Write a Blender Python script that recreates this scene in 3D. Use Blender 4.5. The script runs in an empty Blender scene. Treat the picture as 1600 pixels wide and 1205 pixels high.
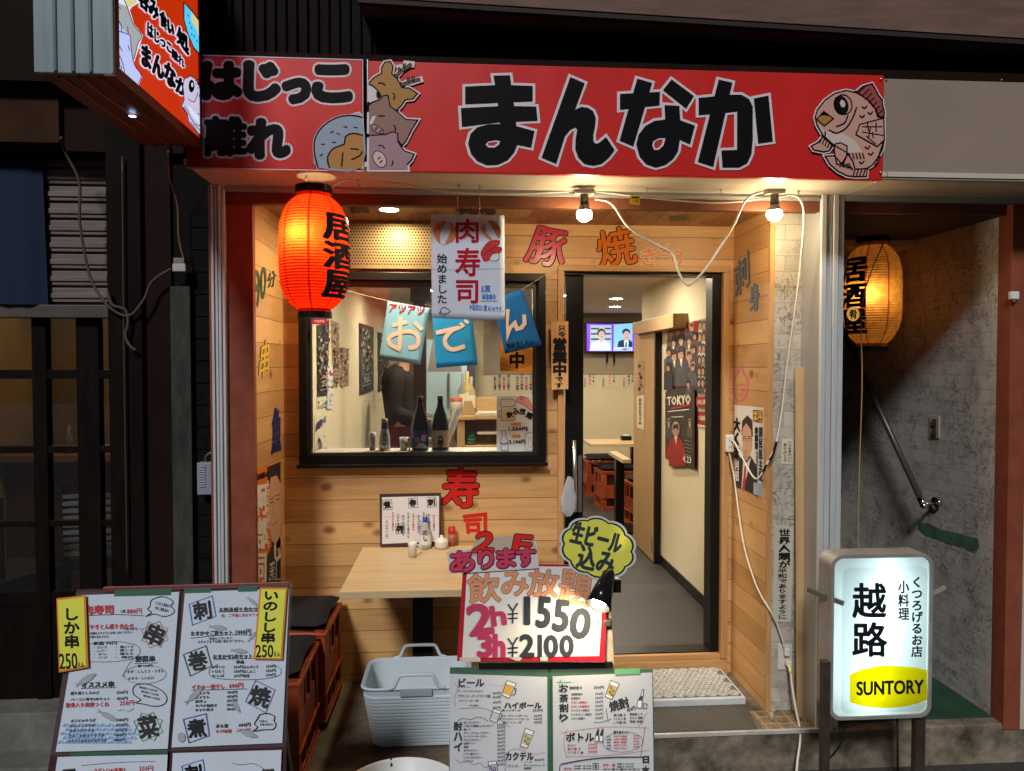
import bpy, bmesh, math, random
from mathutils import Vector, Matrix, noise
from mathutils.geometry import tessellate_polygon
random.seed(7)
SC = bpy.context.scene
COL = SC.collection
rad = math.radians

# ---------------------------------------------------------------- camera
EYE = Vector((0.0, 0.0, 1.8))
FPX, PITCH, YAW = 1156.0, 1.6, 4.0
cam_d = bpy.data.cameras.new('camera'); cam_d.sensor_width = 36.0; cam_d.lens = FPX / 1600 * 36.0
cam_d.clip_start = 0.02; cam_d.clip_end = 500
cam = bpy.data.objects.new('camera', cam_d); COL.objects.link(cam)
cam.location = EYE; cam.rotation_euler = (rad(90 - PITCH), 0, rad(-YAW))
SC.camera = cam
# ---------------------------------------------------------------- night sky, street light from high behind
EXPO = 0.0
SUN_E = 2.3
DIRN = Vector((0.30, 1.0, -0.84)).normalized()
world = bpy.data.worlds.new('World'); SC.world = world; world.use_nodes = True
wn = world.node_tree.nodes; bg = wn['Background']
sky = wn.new('ShaderNodeTexSky'); sky.sky_type = 'NISHITA'; sky.sun_disc = False
sky.sun_elevation = math.asin(-DIRN.z); sky.sun_rotation = math.atan2(-DIRN.x, -DIRN.y)
sky.air_density = 1.0; sky.dust_density = 2.0
world.node_tree.links.new(sky.outputs[0], bg.inputs[0]); bg.inputs[1].default_value = 0.0075
sun_d = bpy.data.lights.new('sun', 'SUN'); sun_d.energy = SUN_E; sun_d.angle = rad(9.0); sun_d.color = (0.95, 0.97, 1.0)
sun = bpy.data.objects.new('sun', sun_d); COL.objects.link(sun)
sun.rotation_euler = DIRN.to_track_quat('-Z', 'Y').to_euler()
SC.view_settings.view_transform = 'Standard'; SC.view_settings.look = 'None'
SC.view_settings.exposure = EXPO; SC.view_settings.gamma = 1.0; SC.view_settings.use_curve_mapping = False
SC.cycles.use_denoising = True; SC.cycles.max_bounces = 7; SC.cycles.diffuse_bounces = 4
SC.cycles.sample_clamp_indirect = 4.0; SC.cycles.caustics_reflective = False; SC.cycles.caustics_refractive = False
SC.cycles.transparent_max_bounces = 12

# ---------------------------------------------------------------- a pixel of the photograph to a point in the place
_y, _p = rad(YAW), rad(PITCH)
CF = Vector((math.sin(_y) * math.cos(_p), math.cos(_y) * math.cos(_p), -math.sin(_p)))
CR = Vector((math.cos(_y), -math.sin(_y), 0.0)); CU = CR.cross(CF)
def ray(px, py): return CF + CR * ((px - 800) / FPX) - CU * ((py - 602.5) / FPX)
def PY(px, py, Y): d = ray(px, py); return EYE + d * (Y / d.y)
def PX(px, py, X): d = ray(px, py); return EYE + d * (X / d.x)
def PZ(px, py, Z): d = ray(px, py); return EYE + d * ((Z - EYE.z) / d.z)
def PN(px, py, o, n): d = ray(px, py); return EYE + d * ((o - EYE).dot(n) / d.dot(n))

# ---------------------------------------------------------------- materials
MATS = {}
def nt(name):
    m = bpy.data.materials.new(name); m.use_nodes = True
    return m, m.node_tree.nodes, m.node_tree.links, m.node_tree.nodes['Principled BSDF']
def srgb(r, g, b):
    f = lambda c: (c / 255 / 12.92) if c <= 10 else ((c / 255 + 0.055) / 1.055) ** 2.4
    return (f(r), f(g), f(b))
def mat(name, col, rough=0.55, metal=0.0, var=0.0, vscale=6.0, bump=0.0, bscale=60.0, stretch=(1, 1, 1), dark=None, spec=0.22, coat=0.0):
    """plain principled surface with soft uneven tone (var), optional fine bump"""
    if name in MATS: return MATS[name]
    m, N, L, P = nt(name)
    P.inputs['Base Color'].default_value = (*col, 1); P.inputs['Roughness'].default_value = rough
    P.inputs['Metallic'].default_value = metal; P.inputs['Specular IOR Level'].default_value = spec
    P.inputs['Coat Weight'].default_value = coat
    if var or bump:
        g = N.new('ShaderNodeNewGeometry'); mp = N.new('ShaderNodeMapping'); mp.inputs['Scale'].default_value = stretch
        L.new(g.outputs['Position'], mp.inputs[0])
    if var:
        t = N.new('ShaderNodeTexNoise'); t.inputs['Scale'].default_value = vscale; t.inputs['Detail'].default_value = 6; t.inputs['Roughness'].default_value = 0.65
        L.new(mp.outputs[0], t.inputs['Vector'])
        r = N.new('ShaderNodeValToRGB'); r.color_ramp.elements[0].position = 0.3; r.color_ramp.elements[1].position = 0.72
        d = dark if dark else tuple(c * (1 - var) for c in col)
        r.color_ramp.elements[0].color = (*d, 1); r.color_ramp.elements[1].color = (*[min(1, c * (1 + var * 0.35)) for c in col], 1)
        L.new(t.outputs[0], r.inputs[0]); L.new(r.outputs[0], P.inputs['Base Color'])
        r2 = N.new('ShaderNodeMapRange'); r2.inputs['To Min'].default_value = max(0.03, rough - 0.12); r2.inputs['To Max'].default_value = min(1, rough + 0.15)
        L.new(t.outputs[0], r2.inputs[0]); L.new(r2.outputs[0], P.inputs['Roughness'])
    if bump:
        t2 = N.new('ShaderNodeTexNoise'); t2.inputs['Scale'].default_value = bscale; t2.inputs['Detail'].default_value = 4
        L.new(mp.outputs[0], t2.inputs['Vector'])
        b = N.new('ShaderNodeBump'); b.inputs['Strength'].default_value = bump; b.inputs['Distance'].default_value = 0.0075
        L.new(t2.outputs[0], b.inputs['Height']); L.new(b.outputs[0], P.inputs['Normal'])
    MATS[name] = m
    return m
def emi(name, col, s):
    if name in MATS: return MATS[name]
    m, N, L, P = nt(name)
    P.inputs['Base Color'].default_value = (*[c * 0.5 for c in col], 1)
    P.inputs['Emission Color'].default_value = (*col, 1); P.inputs['Emission Strength'].default_value = s
    P.inputs['Roughness'].default_value = 0.35
    MATS[name] = m; return m
def glass_mat(name='window_glass', tint=(0.96, 0.97, 0.96)):
    m = bpy.data.materials.new(name); m.use_nodes = True; N = m.node_tree.nodes; L = m.node_tree.links
    N.remove(N['Principled BSDF']); o = N['Material Output']
    t = N.new('ShaderNodeBsdfTransparent'); t.inputs[0].default_value = (*tint, 1)
    g = N.new('ShaderNodeBsdfGlossy'); g.inputs['Roughness'].default_value = 0.02
    f = N.new('ShaderNodeFresnel'); f.inputs[0].default_value = 1.5
    k = N.new('ShaderNodeMath'); k.operation = 'MULTIPLY'; k.inputs[1].default_value = 1.5
    x = N.new('ShaderNodeMixShader')
    L.new(f.outputs[0], k.inputs[0]); L.new(k.outputs[0], x.inputs[0]); L.new(t.outputs[0], x.inputs[1]); L.new(g.outputs[0], x.inputs[2])
    L.new(x.outputs[0], o.inputs[0]); return m
def film_mat(name, alpha=0.12, rough=0.15):
    m = bpy.data.materials.new(name); m.use_nodes = True; N = m.node_tree.nodes; L = m.node_tree.links
    P = N['Principled BSDF']; P.inputs['Base Color'].default_value = (0.7, 0.74, 0.78, 1); P.inputs['Roughness'].default_value = rough
    P.inputs['Alpha'].default_value = alpha
    return m
def paper_lantern(name, col, stren=0.75, var=0.0):
    """thin paper that lets the light of the bulb inside through"""
    m = bpy.data.materials.new(name); m.use_nodes = True; N = m.node_tree.nodes; L = m.node_tree.links
    N.remove(N['Principled BSDF']); o = N['Material Output']
    d = N.new('ShaderNodeBsdfDiffuse'); d.inputs[0].default_value = (*[c * 0.8 for c in col], 1)
    t = N.new('ShaderNodeBsdfTranslucent'); t.inputs[0].default_value = (*col, 1)
    x = N.new('ShaderNodeMixShader'); x.inputs[0].default_value = stren
    L.new(d.outputs[0], x.inputs[1]); L.new(t.outputs[0], x.inputs[2]); L.new(x.outputs[0], o.inputs[0])
    if var:
        g = N.new('ShaderNodeNewGeometry'); tx = N.new('ShaderNodeTexNoise'); tx.inputs['Scale'].default_value = 30
        L.new(g.outputs['Position'], tx.inputs['Vector']); r = N.new('ShaderNodeValToRGB')
        r.color_ramp.elements[0].position = 0.35; r.color_ramp.elements[0].color = (*[c * (1 - var) for c in col], 1)
        r.color_ramp.elements[1].position = 0.6; r.color_ramp.elements[1].color = (*col, 1)
        L.new(tx.outputs[0], r.inputs[0]); L.new(r.outputs[0], t.inputs[0]); L.new(r.outputs[0], d.inputs[0])
    return m
def planks(name, across, along, pitch, c1, c2, offset=0.0, rough=0.45):
    """knotty tongue-and-groove boards: 'across' / 'along' are world axes 0..2"""
    m, N, L, P = nt(name)
    g = N.new('ShaderNodeNewGeometry'); s = N.new('ShaderNodeSeparateXYZ'); L.new(g.outputs['Position'], s.inputs[0])
    def M(op, a, b=None, c=None):
        n = N.new('ShaderNodeMath'); n.operation = op
        for i, v in enumerate((a, b, c)):
            if v is None: continue
            if isinstance(v, (int, float)): n.inputs[i].default_value = v
            else: L.new(v, n.inputs[i])
        return n.outputs[0]
    k = M('DIVIDE', M('ADD', s.outputs[across], 10 + offset), pitch)
    idx = M('FLOOR', k); fr = M('FRACT', k)
    wn_ = N.new('ShaderNodeTexWhiteNoise'); wn_.noise_dimensions = '1D'; L.new(idx, wn_.inputs['W'])
    # grain
    al = M('ADD', M('MULTIPLY', s.outputs[along], 1.6), M('MULTIPLY', wn_.outputs['Value'], 37.0))
    cv = N.new('ShaderNodeCombineXYZ'); L.new(al, cv.inputs[0]); L.new(M('MULTIPLY', s.outputs[across], 26.0), cv.inputs[1]); L.new(M('MULTIPLY', idx, 3.7), cv.inputs[2])
    n1 = N.new('ShaderNodeTexNoise'); n1.inputs['Scale'].default_value = 1.6; n1.inputs['Detail'].default_value = 7; n1.inputs['Roughness'].default_value = 0.6; n1.inputs['Distortion'].default_value = 0.7
    L.new(cv.outputs[0], n1.inputs['Vector'])
    cv2 = N.new('ShaderNodeCombineXYZ'); L.new(M('MULTIPLY', al, 1.0), cv2.inputs[0]); L.new(M('MULTIPLY', s.outputs[across], 7.0), cv2.inputs[1]); L.new(idx, cv2.inputs[2])
    n2 = N.new('ShaderNodeTexNoise'); n2.inputs['Scale'].default_value = 1.1; n2.inputs['Detail'].default_value = 3
    L.new(cv2.outputs[0], n2.inputs['Vector'])
    mixv = M('ADD', M('MULTIPLY', n1.outputs[0], 0.55), M('ADD', M('MULTIPLY', n2.outputs[0], 0.35), M('MULTIPLY', wn_.outputs['Value'], 0.36)))
    r = N.new('ShaderNodeValToRGB'); r.color_ramp.elements[0].position = 0.36; r.color_ramp.elements[1].position = 0.78
    r.color_ramp.elements[0].color = (*c2, 1); r.color_ramp.elements[1].color = (*c1, 1); L.new(mixv, r.inputs[0])
    # knots
    cv3 = N.new('ShaderNodeCombineXYZ'); L.new(M('MULTIPLY', s.outputs[along], 4.4), cv3.inputs[0]); L.new(M('MULTIPLY', s.outputs[across], 6.5), cv3.inputs[1]); L.new(M('MULTIPLY', idx, 0.31), cv3.inputs[2])
    vo = N.new('ShaderNodeTexVoronoi'); vo.inputs['Scale'].default_value = 1.0; L.new(cv3.outputs[0], vo.inputs['Vector'])
    kn = N.new('ShaderNodeValToRGB'); kn.color_ramp.elements[0].position = 0.07; kn.color_ramp.elements[0].color = (0.25, 0.13, 0.06, 1)
    kn.color_ramp.elements[1].position = 0.19; kn.color_ramp.elements[1].color = (1, 1, 1, 1); L.new(vo.outputs['Distance'], kn.inputs[0])
    mx = N.new('ShaderNodeMix'); mx.data_type = 'RGBA'; mx.blend_type = 'MULTIPLY'; mx.inputs['Factor'].default_value = 0.8
    L.new(r.outputs[0], mx.inputs['A']); L.new(kn.outputs[0], mx.inputs['B'])
    # groove
    gv = M('LESS_THAN', M('ABSOLUTE', M('SUBTRACT', fr, 0.5)), 0.488)
    mx2 = N.new('ShaderNodeMix'); mx2.data_type = 'RGBA'; L.new(gv, mx2.inputs['Factor'])
    mx2.inputs['A'].default_value = (*[c * 0.3 for c in c2], 1); L.new(mx.outputs['Result'], mx2.inputs['B'])
    L.new(mx2.outputs['Result'], P.inputs['Base Color']); L.new(M('ADD', M('MULTIPLY', n1.outputs[0], 0.35), rough - 0.17), P.inputs['Roughness'])
    b = N.new('ShaderNodeBump'); b.inputs['Strength'].default_value = 0.5; b.inputs['Distance'].default_value = 0.0075
    L.new(M('ADD', gv, M('MULTIPLY', n1.outputs[0], 0.12)), b.inputs['Height']); L.new(b.outputs[0], P.inputs['Normal'])
    return m
def grain(name, c1, c2, along=0, rough=0.45, sc=1.0):
    """plain sawn wood, grain along one axis"""
    m, N, L, P = nt(name)
    g = N.new('ShaderNodeNewGeometry'); mp = N.new('ShaderNodeMapping')
    s = [22 * sc] * 3; s[along] = 1.2 * sc; mp.inputs['Scale'].default_value = s; L.new(g.outputs['Position'], mp.inputs[0])
    t = N.new('ShaderNodeTexNoise'); t.inputs['Scale'].default_value = 2.2; t.inputs['Detail'].default_value = 7; t.inputs['Distortion'].default_value = 0.6
    L.new(mp.outputs[0], t.inputs['Vector']); r = N.new('ShaderNodeValToRGB')
    r.color_ramp.elements[0].position = 0.32; r.color_ramp.elements[0].color = (*c2, 1); r.color_ramp.elements[1].position = 0.68; r.color_ramp.elements[1].color = (*c1, 1)
    L.new(t.outputs[0], r.inputs[0]); L.new(r.outputs[0], P.inputs['Base Color']); P.inputs['Roughness'].default_value = rough
    return m
def stone_paper(name, ax, c1, c2, cv, bw=0.24, bh=0.075, dull=1.0):
    """printed stone-block wallpaper: pale blocks with dark crackle; ax = horizontal world axis"""
    m, N, L, P = nt(name)
    g = N.new('ShaderNodeNewGeometry'); s = N.new('ShaderNodeSeparateXYZ'); L.new(g.outputs['Position'], s.inputs[0])
    cb = N.new('ShaderNodeCombineXYZ'); L.new(s.outputs[ax], cb.inputs[0]); L.new(s.outputs[2], cb.inputs[1])
    br = N.new('ShaderNodeTexBrick'); br.inputs['Scale'].default_value = 1.0; br.inputs['Brick Width'].default_value = bw; br.inputs['Row Height'].default_value = bh
    br.inputs['Mortar Size'].default_value = 0.002; br.inputs['Color1'].default_value = (*c1, 1); br.inputs['Color2'].default_value = (*c2, 1); br.inputs['Mortar'].default_value = (*[c * 0.75 for c in c2], 1)
    L.new(cb.outputs[0], br.inputs['Vector'])
    n = N.new('ShaderNodeTexNoise'); n.inputs['Scale'].default_value = 9; n.inputs['Detail'].default_value = 8; n.inputs['Roughness'].default_value = 0.7; L.new(g.outputs['Position'], n.inputs['Vector'])
    ad = N.new('ShaderNodeVectorMath'); ad.operation = 'MULTIPLY_ADD'; ad.inputs[1].default_value = (0.09, 0.09, 0.09); L.new(n.outputs['Color'], ad.inputs[0]); L.new(g.outputs['Position'], ad.inputs[2])
    v = N.new('ShaderNodeTexNoise'); v.inputs['Scale'].default_value = 16; v.inputs['Detail'].default_value = 5; v.inputs['Distortion'].default_value = 1.6; L.new(g.outputs['Position'], v.inputs['Vector'])
    v1 = N.new('ShaderNodeMath'); v1.operation = 'SUBTRACT'; v1.inputs[1].default_value = 0.5; L.new(v.outputs[0], v1.inputs[0]); v2 = N.new('ShaderNodeMath'); v2.operation = 'ABSOLUTE'; L.new(v1.outputs[0], v2.inputs[0])
    vr = N.new('ShaderNodeValToRGB'); vr.color_ramp.elements[0].position = 0.004; vr.color_ramp.elements[0].color = (1, 1, 1, 1); vr.color_ramp.elements[1].position = 0.035; vr.color_ramp.elements[1].color = (0, 0, 0, 1); L.new(v2.outputs[0], vr.inputs[0])
    n3 = N.new('ShaderNodeTexNoise'); n3.inputs['Scale'].default_value = 6.5; n3.inputs['Detail'].default_value = 5; L.new(g.outputs['Position'], n3.inputs['Vector'])
    nr = N.new('ShaderNodeValToRGB'); nr.color_ramp.elements[0].position = 0.42; nr.color_ramp.elements[1].position = 0.56; L.new(n3.outputs[0], nr.inputs[0])
    mu = N.new('ShaderNodeMath'); mu.operation = 'MULTIPLY'; L.new(vr.outputs[0], mu.inputs[0]); L.new(nr.outputs[0], mu.inputs[1])
    nr2 = N.new('ShaderNodeValToRGB'); nr2.color_ramp.elements[0].position = 0.5; nr2.color_ramp.elements[1].position = 0.66; L.new(n.outputs[0], nr2.inputs[0])
    ad2 = N.new('ShaderNodeMath'); ad2.operation = 'MULTIPLY_ADD'; ad2.inputs[1].default_value = 0.6; ad2.use_clamp = True; L.new(nr2.outputs[0], ad2.inputs[0]); L.new(mu.outputs[0], ad2.inputs[2])
    mk = N.new('ShaderNodeMath'); mk.operation = 'MULTIPLY'; mk.inputs[1].default_value = 0.88; L.new(ad2.outputs[0], mk.inputs[0])
    mx = N.new('ShaderNodeMix'); mx.data_type = 'RGBA'; L.new(mk.outputs[0], mx.inputs['Factor']); L.new(br.outputs['Color'], mx.inputs['A']); mx.inputs['B'].default_value = (*cv, 1)
    L.new(mx.outputs['Result'], P.inputs['Base Color']); P.inputs['Roughness'].default_value = 0.6
    return m

# ---------------------------------------------------------------- mesh builder
class MB:
    def __init__(s, m=None):
        s.v = []; s.f = []; s.fm = []; s.mats = []; s.cur = 0; s.sm = []; s.smooth = False
        if m: s.m(m)
    def m(s, m):
        if m not in s.mats: s.mats.append(m)
        s.cur = s.mats.index(m); return s
    def face(s, idx): s.f.append(tuple(idx)); s.fm.append(s.cur); s.sm.append(s.smooth)
    def add(s, vs):
        b = len(s.v); s.v += [Vector(v) for v in vs]; return b
    def box(s, x0, x1, y0, y1, z0, z1):
        b = s.add([(x0, y0, z0), (x1, y0, z0), (x1, y1, z0), (x0, y1, z0), (x0, y0, z1), (x1, y0, z1), (x1, y1, z1), (x0, y1, z1)])
        sm = s.smooth; s.smooth = False
        for q in ((0, 3, 2, 1), (4, 5, 6, 7), (0, 1, 5, 4), (1, 2, 6, 5), (2, 3, 7, 6), (3, 0, 4, 7)): s.face([b + i for i in q])
        s.smooth = sm; return s
    def hexa(s, p):
        """8 corners: front 4 (TL,TR,BR,BL) then back 4"""
        b = s.add(p)
        for q in ((0, 3, 2, 1), (4, 5, 6, 7), (0, 1, 5, 4), (1, 2, 6, 5), (2, 3, 7, 6), (3, 0, 4, 7)): s.face([b + i for i in q])
        return s
    def bar(s, p, q, w, h, up=(0, 0, 1)):
        p = Vector(p); q = Vector(q); d = (q - p).normalized(); u = Vector(up)
        if abs(d.dot(u)) > 0.98: u = Vector((0, 1, 0))
        r = d.cross(u).normalized() * (w / 2); u2 = r.cross(d).normalized() * (h / 2)
        return s.hexa([p - r + u2, p + r + u2, p + r - u2, p - r - u2, q - r + u2, q + r + u2, q + r - u2, q - r - u2])
    def slab(s, quad, th, n):
        """flat sheet from 4 corners (TL,TR,BR,BL), thickness th away from n"""
        n = Vector(n).normalized() * th
        return s.hexa([Vector(q) for q in quad] + [Vector(q) - n for q in quad])
    def tube(s, pts, r, n=8, cap=True):
        pts = [Vector(p) for p in pts]; rs = r if isinstance(r, (list, tuple)) else [r] * len(pts)
        sm = s.smooth; s.smooth = True; base = len(s.v); u = None
        for i, p in enumerate(pts):
            d = (pts[min(i + 1, len(pts) - 1)] - pts[max(i - 1, 0)]).normalized()
            if u is None:
                u = Vector((0, 0, 1)) if abs(d.z) < 0.9 else Vector((1, 0, 0))
            u = (u - d * u.dot(d)).normalized(); w = d.cross(u)
            s.add([p + (u * math.cos(2 * math.pi * k / n) + w * math.sin(2 * math.pi * k / n)) * rs[i] for k in range(n)])
        for i in range(len(pts) - 1):
            for k in range(n):
                a = base + i * n + k; b2 = base + i * n + (k + 1) % n
                s.face((a, b2, b2 + n, a + n))
        s.smooth = False
        if cap:
            s.face([base + k for k in range(n)][::-1]); e = base + (len(pts) - 1) * n; s.face([e + k for k in range(n)])
        s.smooth = sm; return s
    def lathe(s, prof, c, n=24, axis=(0, 0, 1), mfun=None, smooth=True):
        """prof: (radius, height) pairs, along axis from c"""
        c = Vector(c); a = Vector(axis).normalized(); u = Vector((1, 0, 0)) if abs(a.x) < 0.9 else Vector((0, 1, 0))
        u = (u - a * u.dot(a)).normalized(); w = a.cross(u); sm = s.smooth; s.smooth = smooth; base = len(s.v)
        for (r, h) in prof:
            s.add([c + a * h + (u * math.cos(2 * math.pi * k / n) + w * math.sin(2 * math.pi * k / n)) * r for k in range(n)])
        for i in range(len(prof) - 1):
            for k in range(n):
                if mfun: s.m(mfun(k / n, i / (len(prof) - 1)))
                p = base + i * n + k; q = base + i * n + (k + 1) % n
                s.face((p, q, q + n, p + n))
        s.smooth = sm; return s
    def disc(s, c, r, n=20, axis=(0, 0, 1)):
        c = Vector(c); a = Vector(axis).normalized(); u = Vector((1, 0, 0)) if abs(a.x) < 0.9 else Vector((0, 1, 0))
        u = (u - a * u.dot(a)).normalized(); w = a.cross(u)
        b = s.add([c + (u * math.cos(2 * math.pi * k / n) + w * math.sin(2 * math.pi * k / n)) * r for k in range(n)])
        s.face([b + k for k in range(n)]); return s
    def ball(s, c, r, n=12, sq=(1, 1, 1)):
        c = Vector(c); sm = s.smooth; s.smooth = True; base = len(s.v); rows = n // 2
        for i in range(rows + 1):
            t = math.pi * i / rows
            s.add([c + Vector((math.sin(t) * math.cos(2 * math.pi * k / n) * r * sq[0], math.sin(t) * math.sin(2 * math.pi * k / n) * r * sq[1], math.cos(t) * r * sq[2])) for k in range(n)])
        for i in range(rows):
            for k in range(n):
                p = base + i * n + k; q = base + i * n + (k + 1) % n; s.face((p, p + n, q + n, q))
        s.smooth = sm; return s
    def prism(s, pts, d):
        """closed planar outline extruded by vector d"""
        d = Vector(d); n = len(pts); b = s.add(pts); s.add([Vector(p) + d for p in pts])
        s.face([b + i for i in range(n)]); s.face([b + n + i for i in range(n)][::-1])
        for i in range(n): s.face((b + i, b + n + i, b + n + (i + 1) % n, b + (i + 1) % n))
        return s
    def build(s, name, root=None, bev=0.0, seg=2):
        me = bpy.data.meshes.new(name)
        off = world_loc(root) if root else Vector((0, 0, 0))
        me.from_pydata([v - off for v in s.v], [], s.f)
        for m in s.mats: me.materials.append(m)
        me.polygons.foreach_set('material_index', s.fm); me.polygons.foreach_set('use_smooth', s.sm)
        if not getattr(s, 'flat', False) or bev:
            bm = bmesh.new(); bm.from_mesh(me)
            if not getattr(s, 'flat', False): bmesh.ops.recalc_face_normals(bm, faces=bm.faces)
            if bev:
                bmesh.ops.remove_doubles(bm, verts=bm.verts, dist=1e-6)
                es = [e for e in bm.edges if len(e.link_faces) == 2 and e.calc_face_angle(0) > 0.6 and not e.link_faces[0].smooth]
                bmesh.ops.bevel(bm, geom=es, offset=bev, segments=seg, profile=0.6, affect='EDGES', clamp_overlap=True)
            bm.to_mesh(me); bm.free()
        o = bpy.data.objects.new(name, me); COL.objects.link(o)
        if root: o.parent = root
        return o
def world_loc(o):
    v = Vector((0, 0, 0))
    while o: v = v + Vector(o.location); o = o.parent
    return v
def thing(name, label, cat, loc=(0, 0, 0), group=None):
    o = bpy.data.objects.new(name, None); COL.objects.link(o); o.location = loc; o.empty_display_size = 0.05
    return tag(o, label, cat, group)
def tag(o, label, cat, group=None):
    o['label'] = label; o['category'] = cat
    if group: o['group'] = group
    return o
def structure(o): o['kind'] = 'structure'; return o
def clone(o, loc, label=None):
    """a thing with its parts and their sub-parts"""
    def cp(a, par):
        c = a.copy(); COL.objects.link(c); c.parent = par
        for ch in [k for k in bpy.data.objects if k.parent == a]: cp(ch, c)
        return c
    c = cp(o, None); c.location = loc
    if label: c['label'] = label
    return c
def pt_light(name, loc, power, col, r, root, spot=None, aim=None):
    d = bpy.data.lights.new(name, 'SPOT' if spot else 'POINT'); d.energy = power; d.color = col; d.shadow_soft_size = r
    if spot: d.spot_size = rad(spot); d.spot_blend = 0.6
    o = bpy.data.objects.new(name, d); COL.objects.link(o)
    o.location = Vector(loc) - world_loc(root); o.parent = root
    if aim: o.rotation_euler = (Vector(aim) - Vector(loc)).to_track_quat('-Z', 'Y').to_euler()
    return o
def crom(pts, n=5, closed=False):
    """smooth curve through points (any dimension)"""
    pts = [Vector(p) for p in pts]; out = []; N = len(pts)
    rng = range(N) if closed else range(N - 1)
    for i in rng:
        p1, p2 = pts[i], pts[(i + 1) % N]
        p0 = pts[(i - 1) % N] if closed or i > 0 else p1; p3 = pts[(i + 2) % N] if closed or i + 2 < N else p2
        for k in range(n):
            t = k / n
            out.append(0.5 * ((2 * p1) + (p2 - p0) * t + (2 * p0 - 5 * p1 + 4 * p2 - p3) * t * t + (3 * p1 - p0 - 3 * p2 + p3) * t ** 3))
    if not closed: out.append(pts[-1])
    return out

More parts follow.
